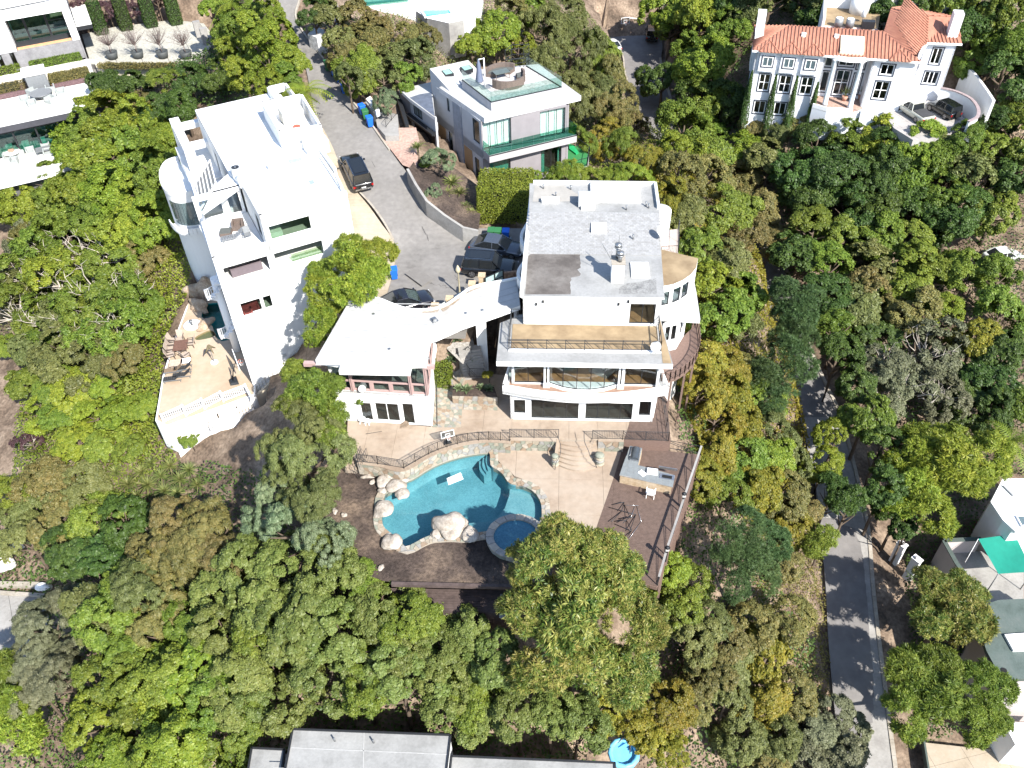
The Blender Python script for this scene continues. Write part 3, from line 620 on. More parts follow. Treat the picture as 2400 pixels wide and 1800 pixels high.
skylight(mh,*HP([(9.35,6.3),(10.75,6.3),(10.75,8.2),(9.35,8.2)]),9.62,PALEP)
skylight(mh,*HP([(6.3,11.9),(7.55,11.9),(7.55,13.1),(6.3,13.1)]),10.1,PALEP)
for u,v in ((2.2,18.3),(4.6,18.2),(11.0,15.6),(11.2,15.3),(9.3,15.0),(9.7,11.2),(3.3,17.0)):
 x,y=H(u,v);z=9.6 if v < 9.4 else (zs_(v) if v < 14.5 else 10.25);build('vent_pipe',MB().cyl(x,y,z,z+.4,.06,n=8).cyl(x,y,z+.4,z+.46,.1,.07,8),STEEL,mh)
# right: curved upper bay with brown roof
ub=[(11.5,5.75),(12.6,6.1),(13.4,6.65),(14.1,7.4),(14.6,8.3),(14.9,9.6)]
slab(mh,'bay_roof',HP(ub+[(12.0,10.8),(11.6,10.8)]),9.0,9.2,WHITE,mtop=TANP)
wops={0:[dict(u0=.35,u1=.95,z0=7.2,z1=8.55,nx=1)],1:[dict(u0=.12,u1=.9,z0=7.2,z1=8.65,nx=1)],2:[dict(u0=.08,u1=.95,z0=7.2,z1=8.65,nx=1)],3:[],4:[dict(u0=.3,u1=.75,z0=7.2,z1=8.5,nx=1)]}
for i in range(5):wall(mh,H(*ub[i]),H(*ub[i+1]),6.7,9.0,wops[i],name='bay_wall',gm=GLASSD,th=.15)
slab(mh,'bay_floor',HP(ub+[(12.0,10.8),(11.6,10.8)]),6.5,6.75,WHITE)
slab(mh,'mid_roof',HP([(11.6,5.25),(14.9,5.0),(14.95,8.4),(14.9,10.5),(11.6,10.5)]),6.2,6.68,WHITE,mtop=WROOF)
lw=[(11.5,.4),(11.95,2.4),(12.2,4.9),(13.4,5.3),(14.2,7),(14.4,9),(14.1,11),(12,14)]
for i in range(7):
 ops={1:[dict(u0=.9,u1=1.6,z0=4.2,z1=5.8,nx=1)],2:[dict(u0=.1,u1=.5,z0=4.3,z1=5.8,nx=1),dict(u0=.65,u1=1.05,z0=4.3,z1=5.8,nx=1),dict(u0=.3,u1=.75,z0=1.4,z1=2.8,nx=1)],3:[dict(u0=.4,u1=1.0,z0=4.2,z1=5.8,nx=1)]}.get(i,[])
 wall(mh,H(*lw[i]),H(*lw[i+1]),-5,6.2,ops,name='curved_side_wall',gm=GLASSD,th=.15)
slab(mh,'side_floor',HP(lw+[(11.4,14)]),2.9,3.2,WHITE)
# wooden side balcony
bo=curve([(11.9,1.35),(13.0,1.75),(14.2,2.9),(15.1,4.6),(15.4,6.4),(15.4,8.6)],3)
BRW=mat('weathered_redwood',(.15,.10,.082),.8,.15,3,.2,30,stretch=(2,2,6))
nb=build('side_balcony',MB().prism(HP(bo+lw[1:5][::-1]),2.9,3.12),BRW,mh)
rail(nb,[(*H(*p),3.12) for p in bo],.95,.14,.03,BRW,'balcony_railing',False,1.3)
for p in bo[::3]:build('support_post',MB().prism([H(p[0]-.25,p[1]+.3),H(p[0]-.1,p[1]+.3),H(p[0]-.1,p[1]+.45),H(p[0]-.25,p[1]+.45)],-6,2.9),BRW,nb)
# rear right balcony over a lit room
slab(mh,'rear_balcony',HP([(12.1,12.4),(13.8,12.6),(14.25,16.7),(12.1,16.2)]),7.1,7.3,WHITE,mtop=mat('rose_tile',(.5,.42,.37),.8,.08,3))
wall(mh,H(11.9,12.42),H(13.8,12.6),-2,7.1,[dict(u0=.5,u1=1.7,z0=4.6,z1=6.6,nx=2)],name='rear_bay_wall',gm=GLASS)
wall(mh,H(13.8,12.6),H(14.25,16.7),-3,7.1,[],name='rear_bay_wall')
rail(mh,[(*H(12.3,12.5),7.3),(*H(13.75,12.68),7.3),(*H(14.15,16.6),7.3)],1.0,.13,.02,IRON,'balcony_railing',False)
m_=MB();x,y=H(12.2,15.6);m_.lathe(x,y,[(1.0,7),(1.0,9.9),(0.01,9.92)],20,flat=True);build('round_bay',m_,WHITE,mh)
# wavy wall over the garage court
wv=curve([P(a,b,8.3)[:2] for a,b in ((1240,512),(1231,525),(1219,548),(1221,570),(1235,590),(1228,608),(1214,628),(1211,645),(1219,660))],4)
mm=MB()
for a,b in zip(wv,wv[1:]):d,n,L_=frame(a,b);wbox(mm,a,d,n,0,L_+.01,-.25,0,7.4,8.3)
build('curved_canopy',MB().prism(wv+[H(1.0,5.5),H(1.0,19)],7.4,7.6),WHITE,mh);build('curved_canopy_edge',mm,WHITE,mh)
# wall lamps and roof things
for px,py in ((1257,712),(1450,712),(1273,706),(1473,706)):
 u,z=onplane(px,py,H(.95,3.95),H(11.55,3.95));d,n,_=frame(H(.95,3.95),H(11.55,3.95));k=MB();wbox(k,H(.95,3.95),d,n,u-.07,u+.07,.005,.12,z-.1,z+.12);build('wall_lamp',k,DARKF,mh)
def ac_unit(px,py,z,w,d,h,yaw,label,m=WHITE2,group=None,top=True):
 x,y,_=P(px,py,z);t=thing('air_conditioner',label,'air conditioner',(x,y,z),group)
 build('casing',MB().obox(x,y,z+.08,z+h,w,d,yaw),m,t);build('base_rail',MB().obox(x,y,z,z+.08,w*1.1,.12,yaw).obox(x,y+d*.35,z,z+.08,w*1.1,.12,yaw),STEEL,t)
 if top:
  build('fan_grille',MB().cyl(x,y,z+h,z+h+.03,min(w,d)*.4,n=20),DARKF,t);build('fan_hub',MB().cyl(x,y,z+h+.03,z+h+.06,min(w,d)*.12,n=10),STEEL,t)
 return t
ac_unit(1373,480,10.25,1.3,1.0,1.05,HA,'grey rooftop air conditioner in the middle of the rear roof of the pool house',mat('ac_grey',(.36,.38,.39),.5,.05,4),top=False)
for (px,py,w,h,l) in ((1290,474,1.45,.35,'long low white roof vent box on the rear roof, left of the air conditioner'),(1378,490,1.1,.22,'small white flat vent box just in front of the rooftop air conditioner')):
 x,y,_=P(px,py,10.25);single('vent_box',MB().obox(x,y,10.26,10.26+h,w,.45,HA).obox(x,y,10.262+h,10.29+h,w+.08,.53,HA),WHITE2,l,'roof vent')
def dish(px,py,z,r,label,face=(-.5,-.7)):
 x,y,_=P(px,py,z);t=thing('satellite_dish',label,'satellite dish',(x,y,z));build('mast',MB().cyl(x,y,z,z+.6,.03,n=6),STEEL,t)
 m_=MB();m_.lathe(0,0,[(.02,0),(r*.5,r*.06),(r,r*.22)],18);rot=Vector((face[0],face[1],.75)).to_track_quat('Z','Y');m_.v=[tuple(rot @ Vector(p)+Vector((x,y,z+.65))) for p in m_.v];build('reflector',m_,mat('dish_grey',(.55,.56,.57),.5),t)
 e=Vector((face[0],face[1],.75)).normalized();build('feed_arm',MB().bar((x,y,z+.6),tuple(Vector((x,y,z+.7))+e*r*1.1),.03),STEEL,t);return t
dish(1553,556,10.1,.5,'white satellite dish on the right edge of the shingled roof');dish(1536,828,6.73,.42,'white satellite dish in the right corner of the tan roof terrace')
# ================================================================ GUEST HOUSE and the covered bridge
gh=thing('guest_house','low white wing whose wide pale roof sweeps into a covered bridge','house',P(930,960,0))
GR=[(739,843),(796,852),(802,838),(793.6,868),(960,871),(964,853),(998,852),(1009,794),(1025,789),(1074,767),(1080,764),(1219,716),(1212,653),(1175,660),(1134,667),(1101,677.5),(1083,690),(1066,702),(1048,714),(1025,723),(998,727),(971,727),(950,724),(930.5,718),(910,710),(890,702),(852,691),(816.6,709)]
gpoly=poly_px(GR,7.2);slab(gh,'roof',gpoly,6.75,7.2,WHITE,mtop=WROOF)
# membrane strips of the roof, each with its own lap
lap=MB()
for y in range(712,862,16):
 a,b=P(739+max(0,(843-y))*.58,y,7.2),P(1006 if y > 790 else 1040,y+2,7.2)
 lap.hexa([(a[0],a[1],7.201),(b[0],b[1],7.201),(b[0],b[1]+.12,7.201),(a[0],a[1]+.12,7.201)],[(a[0],a[1],7.206),(b[0],b[1],7.206),(b[0],b[1]+.12,7.204),(a[0],a[1]+.12,7.204)])
for t in (.25,.5,.75):
 a,b=P(1045+t*30,716-t*2+t*45-8,7.2),P(1215,655+t*58,7.2);lap.hexa([(a[0],a[1],7.201),(b[0],b[1],7.201),(b[0],b[1]+.08,7.201),(a[0],a[1]+.08,7.201)],[(a[0],a[1],7.212),(b[0],b[1],7.212),(b[0],b[1]+.08,7.204),(a[0],a[1]+.08,7.204)])
build('roof_laps',lap,mat('roof_lap',(.33,.33,.325),.8),gh)
edge=curve([P(a,b,7.2)[:2] for a,b in GR[12:]],3);k=MB()
for a,b in zip(edge,edge[1:]):d,n,L_=frame(a,b);wbox(k,a,d,n,0,L_+.02,-.1,.08,7.0,7.34)
build('roof_upstand',k,WHITE,gh)
stain=multi_mat('rust_stain',[(.19,.14,.09),(.27,.22,.17),(.32,.29,.25)],1.2,.85,6)
for poly in ([(985,727),(1030,724),(1026,732),(990,734)],[(1030,722),(1050,714),(1080,693),(1078,702),(1045,727),(1038,731)],[(1085,689),(1104,677),(1140,669),(1110,681),(1090,690)]):
 q=ccw(poly_px(poly,7.2));build('roof_stain',MB().add([(x,y,7.206) for x,y in q],[tuple(range(len(q)))]),stain,gh)
GB0,GB1=P(797,984,0)[:2],P(1014,998,0)[:2];GK1=P(1024,862,0)[:2];GK0=P(843,716,6.7)[:2]
FLAT.append(([GB0,GB1,GK1,GK0],-.8))
wall(gh,GB0,GB1,0,3.45,[dict(px=(841,943.5,876,987),nx=1,fm=WHITE2),dict(px=(876,944,939,989.5),nx=2,fm=WHITE2),dict(px=(939.5,945.5,974,996),nx=1,fm=WHITE2)],gm=GLASSD,name='ground_floor_wall')
wall(gh,GB1,GK1,0,3.45,[dict(u0=4.5,u1=5.4,z0=.1,z1=2.2,nx=1)],name='side_wall')
wall(gh,GK0,GB0,-1,6.75,[],name='side_wall');GK2=P(985,742,6.7)[:2];wall(gh,GK1,GK2,0,6.75,[],name='side_wall');wall(gh,GK2,GK0,0,6.75,[],name='rear_wall')
slab(gh,'ground_floor',[lerp(GB0,GK1,.03),lerp(GB1,GK0,.03),lerp(GK1,GB0,.03),lerp(GK0,GB1,.03)],-.3,.02,DARKFLOOR)
slab(gh,'upper_floor',[GB0,GB1,GK1,GK0],3.2,3.48,WHITE)
slab(gh,'upper_floor_finish',[lerp(GB0,GK1,.04),lerp(GB1,GK0,.04),lerp(GK1,GB0,.04),lerp(GK0,GB1,.04)],3.48,3.5,mat('green_carpet',(.16,.17,.15),.9))
ROSE=mat('rose_window_frame',(.36,.25,.235),.7,.06,4)
gd,gn,gL=frame(GB0,GB1)
fu=lambda px,py:onplane(px,py,GB0,GB1)[0]
us=[0.05,fu(822,890),fu(867,890),fu(912,890),gL-1.35,gL-.05]
ops=[dict(u0=us[i]+.12,u1=us[i+1]-.12,z0=3.6,z1=4.45,nx=1,fm=ROSE) for i in range(5)]+[dict(u0=us[1]+.1,u1=us[4]-.14,z0=4.6,z1=6.6,nx=1,fm=DARKF),dict(u0=us[0]+.1,u1=us[1]-.1,z0=4.6,z1=6.6,nx=1,fm=DARKF),dict(u0=us[4]+.1,u1=us[5]-.1,z0=4.6,z1=6.6,nx=1,fm=DARKF)]
wall(gh,GB0,GB1,3.5,6.75,ops,ROSE,.16,'glazed_gallery_front',gm=GLASS)
for u in (us[1],us[4],us[5]-.05):
 k=MB();wbox(k,GB0,gd,gn,u-.09,u-.02,.005,.12,3.5,6.75);wbox(k,GB0,gd,gn,u+.03,u+.10,.005,.12,3.5,6.75);build('gallery_post',k,ROSE,gh)
sd,sn,sL=frame(GB1,GK1)
wall(gh,GB1,GK1,3.5,6.75,[dict(u0=.2+i*1.7,u1=1.75+i*1.7,z0=3.7,z1=6.6,nx=1,ny=2) for i in range(3)],ROSE,.16,'glazed_gallery_side',gm=GLASS)
build('eave_beam',MB().obox(*lerp(P(721,848,6.7)[:2],P(742,851,6.7)[:2],.5),6.4,6.72,1.3,.35,HA),ROSE,gh);build('eave_beam',MB().obox(*P(1004,856,6.7)[:2],6.4,6.72,.9,.3,HA),ROSE,gh)
x,y,_=P(850,912,3.5);build('globe_lamp',MB().rock((x,y-.25,3.75),.32,.32,.32,1,rough=0),WHITE2,gh)
x,y,_=P(1018,752,7.2);build('roof_vent',MB().obox(x,y,7.2,7.3,.5,.5,R(30)).obox(x,y,7.3,7.5,.28,.28,R(30)),STEEL,gh)
x,y,_=P(819,692,7.2);build('roof_vent',MB().cyl(x,y,6.6,7.9,.1,n=8),WHITE2,gh)
for px,py in ((1097,683),(1091,734),(912,818),(875,736),(1130,727)):x,y,_=P(px,py,7.2);build('roof_drain',MB().cyl(x,y,7.2,7.24,.12,n=10),STEEL,gh)
build('bridge_pier',MB().prism(poly_px([(1121,846),(1144,844),(1143,836),(1120,838)],1.0),-.5,6.75),WHITE,gh)
# ================================================================ ENTRY COURT
SANDS=mat('sandstone_block',(.42,.33,.22),.85,.18,4,.3,20)
def pillar(px,py,z0,z1,s,label,cat='gate pillar',group=None):
 x,y,_=P(px,py,z1);t=thing('gate_pillar',label,cat,(x,y,z0),group);n=5;h=(z1-z0-.12)/n
 for i in range(n):build('stone_block',MB().obox(x,y,z0+i*h+.01,z0+(i+1)*h-.01,s*(1+.02*(i % 2)),s*(1+.02*((i+1) % 2)),HA),SANDS,t)
 build('capstone',MB().obox(x,y,z1-.12,z1,s*1.18,s*1.18,HA),SANDS,t)
PIL=[(1129,643,'tall sandstone gate pillar right of the short one, between the bridge roof and the parked suv'),(1106,662,'sandstone gate pillar just left of the tallest one, at the bridge roof edge'),(1053,697,'sandstone pillar with its top just showing above the bridge roof, right of the black car'),(1019,714,'leftmost sandstone pillar, beside the wheel of the black car parked under the bridge')]
for px,py,l in PIL:pillar(px,py,4.9,6.9 if px > 1100 else 6.6,.52,l)
w0,w1=P(1019,720,6.3)[:2],P(1106,668,6.3)[:2]
k=MB()
for i in range(3):
 a=[w0,lerp(w0,w1,.42),w1][i];b=[w0,lerp(w0,w1,.42),w1][min(2,i+1)]
 if i < 2:d,n,L_=frame(a,b);wbox(k,a,d,n,.3,L_-.3,-.06,.06,4.9,6.2)
single('court_wall',k,mat('pale_court_wall',(.5,.52,.5),.8),'low pale wall between the sandstone pillars along the bridge roof','wall')
a,b=P(1136,665,6.3)[:2],P(1180,640,6.5)[:2];d,n,L_=frame(a,b)
gt=thing('driveway_gate','grey glazed entry gate between the tall sandstone pillar and the brick wall','gate',(*a,4.9));k=MB()
for u in (0.05,L_*.5-.03,L_*.5+.05,L_-.08):wbox(k,a,d,n,u,u+.07,-.04,.04,5,6.9)
for z in (5.0,5.6,6.2,6.83):wbox(k,a,d,n,.05,L_-.02,-.03,.03,z,z+.07)
build('gate_frame',k,DARKF,gt);k=MB();wbox(k,a,d,n,.12,L_-.1,-.01,.0,5.05,6.8);build('gate_panel',k,mat('frosted_gate_panel',(.3,.42,.42),.4),gt)
BRK=multi_mat('old_brick',[(.16,.09,.06),(.24,.15,.1),(.3,.2,.14)],1.5,.9,6,.2,.5,14)
a,b=P(1181,640,6.7)[:2],P(1212,636,6.7)[:2];d,n,L_=frame(a,b);bw=thing('brick_wall','short brown brick wall between the entry gate and the main house','wall',(*a,4.9));rnd=random.Random(3)
for r_ in range(9):
 u=-.12*(r_ % 2)
 while u < L_:
  k=MB();wbox(k,a,d,n,max(0,u)+.01,min(L_,u+.3)-.01,-.2,rnd.uniform(0,.02),4.9+r_*.2+.01,4.9+r_*.2+.19)
  if min(L_,u+.3)-max(0,u) > .06:build('brick',k,BRK,bw)
  u +=.3
# ================================================================ POOL TERRACE
def along(poly,closed=False):
 p=[tuple(q[:2]) for q in poly]+([tuple(poly[0][:2])] if closed else []);cum=[0]
 for a,b in zip(p,p[1:]):cum.append(cum[-1]+math.hypot(b[0]-a[0],b[1]-a[1]))
 o=offset(p,1.0)
 if closed:
  a,b=p[-2],p[1];L_=math.hypot(b[0]-a[0],b[1]-a[1]);w=(p[0][0]-(b[1]-a[1])/L_,p[0][1]+(b[0]-a[0])/L_);o[0]=o[-1]=w
 def f(u,off):
  u=max(0,min(cum[-1]-1e-6,u));i=max(k for k in range(len(cum)-1) if cum[k] <=u);t=(u-cum[i])/(cum[i+1]-cum[i]+1e-9)
  x,y=lerp(p[i],p[i+1],t);X,Y=lerp(o[i],o[i+1],t);return x+(X-x)*off,y+(Y-y)*off
 return f,cum[-1]
pool=thing('swimming_pool','kidney-shaped blue swimming pool with stone edge and white boulders','swimming pool',(*P(1080,1160,ZL)[:2],ZL))
def mosaic(name,cols,sc):
 m,N,L,b=new_mat(name);tc=N.new('ShaderNodeTexCoord');v=N.new('ShaderNodeTexVoronoi');v.inputs['Scale'].default_value=sc;L.new(tc.outputs['Object'],v.inputs[0])
 no=N.new('ShaderNodeTexNoise');no.inputs['Scale'].default_value=.6;no.inputs['Detail'].default_value=5;L.new(tc.outputs['Object'],no.inputs[0])
 ad=N.new('ShaderNodeMath');ad.operation='MULTIPLY_ADD';ad.inputs[1].default_value=.45;sp=N.new('ShaderNodeSeparateColor');L.new(v.outputs['Color'],sp.inputs[0]);L.new(sp.outputs[0],ad.inputs[0]);L.new(no.outputs['Fac'],ad.inputs[2])
 rp=N.new('ShaderNodeValToRGB');L.new(ad.outputs[0],rp.inputs[0]);e=rp.color_ramp.elements;e[0].position=.42;e[1].position=1.;e[0].color=(*cols[0],1);e[1].color=(*cols[1],1);L.new(rp.outputs[0],b.inputs['Base Color']);b.inputs['Roughness'].default_value=.7;return m
BASIN=mosaic('pebble_plaster',[(.085,.215,.255),(.15,.325,.37)],14);SHELF=mosaic('pale_pool_plaster',[(.13,.26,.29),(.21,.35,.38)],14)
pw=curve(POOL,3,True);pw=ccw(pw)
mb=MB();n=len(pw);mb.v=[(x,y,ZL-.06) for x,y in pw]+[(x,y,-3.1) for x,y in pw];mb.f=[(i,n+i,n+(i+1) % n,(i+1) % n)[::-1] for i in range(n)]+[tuple(range(n,2*n))];mb.mi=[0]*(n+1);mb.smooth=[True]*n+[False]
build('basin',mb,BASIN,pool)
shelf=[(1181,1117),(1195,1136),(1194,1160),(1184,1189),(1168,1210),(1146,1222),(1100,1226),(1090,1262),(1151,1256),(1200,1256),(1240,1252),(1275,1232),(1275,1195),(1262,1160),(1230,1140),(1200,1130)]
slab(pool,'shallow_shelf',poly_px(shelf,-1.95),-3.08,-1.95,SHELF)
for z,arc_ in ((-1.62,[(1140,1063),(1138,1077),(1143,1097)]),(-1.86,[(1131,1065),(1130,1085),(1139,1100)]),(-2.1,[(1122,1068),(1123,1088),(1133,1103)])):
 c_=curve(arc_,4);slab(pool,'entry_step',poly_px(c_+[(1151,1096),(1148,1061)],ZW),-3.06-z*.01,z,BASIN)
m,N,L,b=new_mat('pool_water');N.remove(b);out=[x for x in N if x.type=='OUTPUT_MATERIAL'][0]
t=N.new('ShaderNodeBsdfTransparent');t.inputs[0].default_value=(.78,.93,.95,1);g=N.new('ShaderNodeBsdfGlossy');g.inputs['Roughness'].default_value=.03;fr_=N.new('ShaderNodeFresnel');fr_.inputs[0].default_value=1.33
no=N.new('ShaderNodeTexNoise');no.inputs['Scale'].default_value=1.7;no.inputs['Detail'].default_value=3;bp=N.new('ShaderNodeBump');bp.inputs['Strength'].default_value=.10;bp.inputs['Distance'].default_value=.06;tc=N.new('ShaderNodeTexCoord');L.new(tc.outputs['Object'],no.inputs[0]);L.new(no.outputs['Fac'],bp.inputs['Height']);L.new(bp.outputs[0],g.inputs['Normal']);L.new(bp.outputs[0],fr_.inputs['Normal'])
mx=N.new('ShaderNodeMixShader');L.new(fr_.outputs[0],mx.inputs[0]);L.new(t.outputs[0],mx.inputs[1]);L.new(g.outputs[0],mx.inputs[2]);L.new(mx.outputs[0],out.inputs[0]);WATER=m
mb=MB();mb.v=[(x,y,ZW) for x,y in pw];mb.f=[tuple(range(n))];mb.mi=[0];mb.smooth=[False];build('water_surface',mb,WATER,pool)
fc,Lc=along(pw,True)
cb=MB();K=120
for i in range(K):u0,u1=Lc*i/K,Lc*(i+1)/K;a,b,c,d=fc(u0,-.62),fc(u1,-.62),fc(u1,0.0),fc(u0,0.0);cb.hexa([(*p,ZL-.5) for p in (a,b,c,d)],[(*p,ZL-.02) for p in (a,b,c,d)])
cp=build('coping_bed',cb,MORTAR,pool)
vp=voronoi((0,-.6,Lc,.04),int(Lc*.64/.13),7,.035)
stones(pool,vp,lambda u,w,h:(*fc(u,w),h),ZL-.06,ZL+.025,2,'coping_stone')
# stone-faced retaining wall under the upper patio
rw=thing('retaining_wall','curved stone-faced retaining wall with concrete ledge behind the pool','retaining wall',(*P(1100,1040,0)[:2],ZL))
Uc=curve([p for p in poly_px(U_EDGE[:8],0)],4);fu_,Lu=along([*Uc]);
wb=MB()
for i in range(60):u0,u1=Lu*i/60,Lu*(i+1)/60;a,b,c,d=fu_(u0,-.05),fu_(u1,-.05),fu_(u1,.3),fu_(u0,.3);wb.hexa([(*p,ZL-.4) for p in (a,b,c,d)],[(*p,-.02) for p in (a,b,c,d)])
build('wall_core',wb,MORTAR,rw)
lb=MB()
for i in range(40):u0,u1=Lu*i/40,Lu*(i+1)/40-.01;a,b,c,d=fu_(u0,-.14),fu_(u1,-.14),fu_(u1,.32),fu_(u0,.32);lb.hexa([(*p,-.02) for p in (a,b,c,d)],[(*p,.05) for p in (a,b,c,d)])
build('concrete_ledge',lb,CONC,rw)
stones(rw,voronoi((0,ZL-.05,Lu,-.04),int(Lu*1.15/.17),12,.04),lambda u,w,h:(*fu_(u,-.05-h),w),0,.05,3,'face_stone')
s0,s1=P(1196,1031,0)[:2],P(1311,1033,0)[:2];fs,Ls=along([s0,s1]);wb=MB();d,n_,L_=frame(s0,s1);wbox(wb,s0,d,n_,0,L_,-.3,-.01,ZL-.4,-.02);build('wall_core',wb,MORTAR,rw)
wb=MB();wbox(wb,s0,d,n_,-.1,L_,-.4,.08,-.02,.05);build('concrete_ledge',wb,CONC,rw)
stones(rw,voronoi((0,ZL,Ls,-.04),int(Ls*1.1/.17),14,.04),lambda u,w,h:(*fs(u,-h),w),0,.05,5,'face_stone')
s2,s3=P(1402,1033,0)[:2],P(1462,1034,0)[:2];fs2,Ls2=along([s2,s3]);d,n_,L_=frame(s2,s3);wb=MB();wbox(wb,s2,d,n_,0,L_,-.3,-.01,ZL-.4,-.02);wbox(wb,s2,d,n_,0,L_,-.4,.08,-.02,.05);build('wall_core',wb,CONC,rw)
stones(rw,voronoi((0,ZL,Ls2,-.04),int(Ls2*1.1/.17),15,.04),lambda u,w,h:(*fs2(u,-h),w),0,.05,6,'face_stone')
# curved stairs
stt=thing('patio_stairs','fan-shaped pale concrete stairs curving down from house patio to pool patio','stairs',(*P(1350,1060,ZL)[:2],ZL))
ul,vl=HL(P(1311,1028,0));ur,_=HL(P(1397,1028,0));
for k in range(1,7):
 f_=.3*k;e=.1*k*.6;front=[(ul-e*.2+(ur-ul+e*1.0)*t,vl-f_-(.25+.05*k)*math.sin(math.pi*t)) for t in [i/10 for i in range(11)]]
 slab(stt,'stair_step',HP(front+[(ur,vl+.4),(ul,vl+.4)]),ZL-.3-.01*k,-ZL*0-.171*k,CONC)
for pts_ in ([(1309,1030,.12),(1306,1050,-.3),(1303,1072,-.8),(1299,1086,-1.0)],[(1392,1030,.12),(1385,1046,-.3),(1393,1066,-.8),(1403,1084,-1.0)]):
 c_=curve([P(*p) for p in pts_],3);k=MB()
 for a,b in zip(c_,c_[1:]):d,n_,L_=frame(a,b);q=[wpt(a,d,n_,0,.14),wpt(a,d,n_,L_+.02,.14),wpt(a,d,n_,L_+.02,-.14),wpt(a,d,n_,0,-.14)];k.hexa([(*p,ZL-.2) for p in q],[(*q[0],a[2]),(*q[1],b[2]),(*q[2],b[2]),(*q[3],a[2])])
 build('cheek_wall',k,CONC,stt)
for pts_ in ([(1300,1010,1.0),(1307,1023,1.0),(1314,1045,.55),(1312,1068,.1),(1303,1085,-.35),(1301,1100,-1.15)],[(1369,1012,1.0),(1370,1035,.75),(1379,1056,.35),(1384,1070,.1),(1394,1086,-.35),(1399,1096,-1.1)]):
 build('handrail',MB().tube(curve([P(*p) for p in pts_],5),.025,6),IRON,stt)
for px,py,r,l in ((1301,1090,.3,'slim rough stone pillar at the left foot of the pool stairs'),(1404,1088,.38,'thick rough stone pillar at the right foot of the pool stairs')):
 x,y,_=P(px,py,ZL);t=thing('stone_pillar',l,'pillar',(x,y,ZL));rnd=random.Random(int(px))
 for i in range(5):build('pillar_stone',MB().rock((x+rnd.uniform(-.03,.03),y+rnd.uniform(-.03,.03),ZL+.12+.24*i),r*1.05,r,.17,i+px,rnd.uniform(0,3),.08,10,7),STONE[i % 3],t)
# railings
rt=thing('patio_railing','long curved black iron railing along the patio edge above the pool','railing',(*P(1050,1050,0)[:2],.05))
rp_=[P(a,b,.05) for a,b in ((839,1083),(886,1088),(947,1098))];rail(rt,rp_,.95,.13,.018,IRON,'railing_section',True,1.6)
rp_=curve([P(a,b,.05) for a,b in ((947,1098),(1005,1065),(1048,1048),(1097,1035),(1146,1031),(1195,1034))],2);rail(rt,rp_,.95,.13,.018,IRON,'railing_section',True,1.6)
rail(rt,[P(1195,1026,.05),P(1309,1027,.05)],1.0,.13,.018,IRON,'railing_section',True,1.6)
rt=thing('patio_railing','straight black iron railing right of the stairs, crossing onto the wooden deck','railing',(*P(1450,1030,0)[:2],.05))
rail(rt,[P(1388,1029,.05),P(1459,1030,.05),P(1566,1034,.05)],1.0,.13,.018,IRON,'railing_section',True,1.6)
rail(rt,[P(1566,1034,.05),P(1562,1000,.05),P(1552,940,.05)],1.0,.0,.018,IRON,'railing_section',True,1.6,mid=.5)
rt=thing('step_handrail','twisted black handrails beside the small steps at the left end of patio','handrail',(*P(826,1080,0)[:2],0))
for pts_ in ([(844,1045,1.0),(838,1060,.8),(832,1072,.9),(836,1083,.5),(830,1097,.1),(842,1108,-.6)],[(806,1032,1.0),(817,1045,.9),(812,1058,.7),(806,1070,.4),(804,1085,0),(812,1098,-.5)],[(858,1050,1.),(852,1062,.9),(846,1070,.9),(840,1083,.9)]):
 c_=curve([P(*p) for p in pts_],4);build('handrail',MB().tube(c_,.025,6),IRON,rt);k=MB()
 for p in c_[::2]:k.bar((p[0],p[1],p[2]),(p[0],p[1],p[2]-.9),.022)
 build('baluster_set',k,IRON,rt)
t=thing('garden_steps','small concrete steps going down at the left end of the pool patio','stairs',(*P(824,1090,-1.2)[:2],-1.2))
for k in range(6):slab(t,'stair_step',poly_px([(812,1050+8*k),(838,1054+8*k),(836,1064+8*k),(808,1062+8*k)],-.02-.2*k),-1.6,-.02-.2*k,CONC)
# spa
sx,sy,_=P(1209,1255,-.75);spa=thing('spa','round stone-rimmed hot tub at the lower right of the pool','hot tub',(sx,sy,ZL));K=16
for i in range(K):
 a0,a1=2*math.pi*i/K+.01,2*math.pi*(i+1)/K-.01;am=(a0+a1)/2;q=[(sx+r*math.cos(a),sy+r*.9*math.sin(a)) for r,a in ((2.16,a0),(2.19,am),(2.16,a1),(1.62,a1),(1.62,am),(1.62,a0))]
 build('rim_stone',MB().prism(q,-.86,-.75),STONE[2] if i % 3 else STONE[4],spa);q2=[(sx+(x-sx)*.97,sy+(y-sy)*.97) for x,y in q[:3]]+q[3:];build('rim_wall',MB().prism(q2,-2.2,-.865),STONE[(2,1,4)[i % 3]],spa)
DSPA=mosaic('spa_plaster',[(.02,.10,.16),(.05,.17,.24)],10)
build('spa_basin',MB().lathe(sx,sy,[(1.63,-.9),(1.63,-1.3),(1.1,-1.35),(1.1,-1.9),(.01,-1.9)],24,flat=False,ay=.9),DSPA,spa)
mb=MB();mb.v=[(sx+1.63*math.cos(2*math.pi*i/24),sy+1.63*.9*math.sin(2*math.pi*i/24),-.98) for i in range(24)];mb.f=[tuple(range(24))];mb.mi=[0];mb.smooth=[False];build('water_surface',mb,WATER,spa)
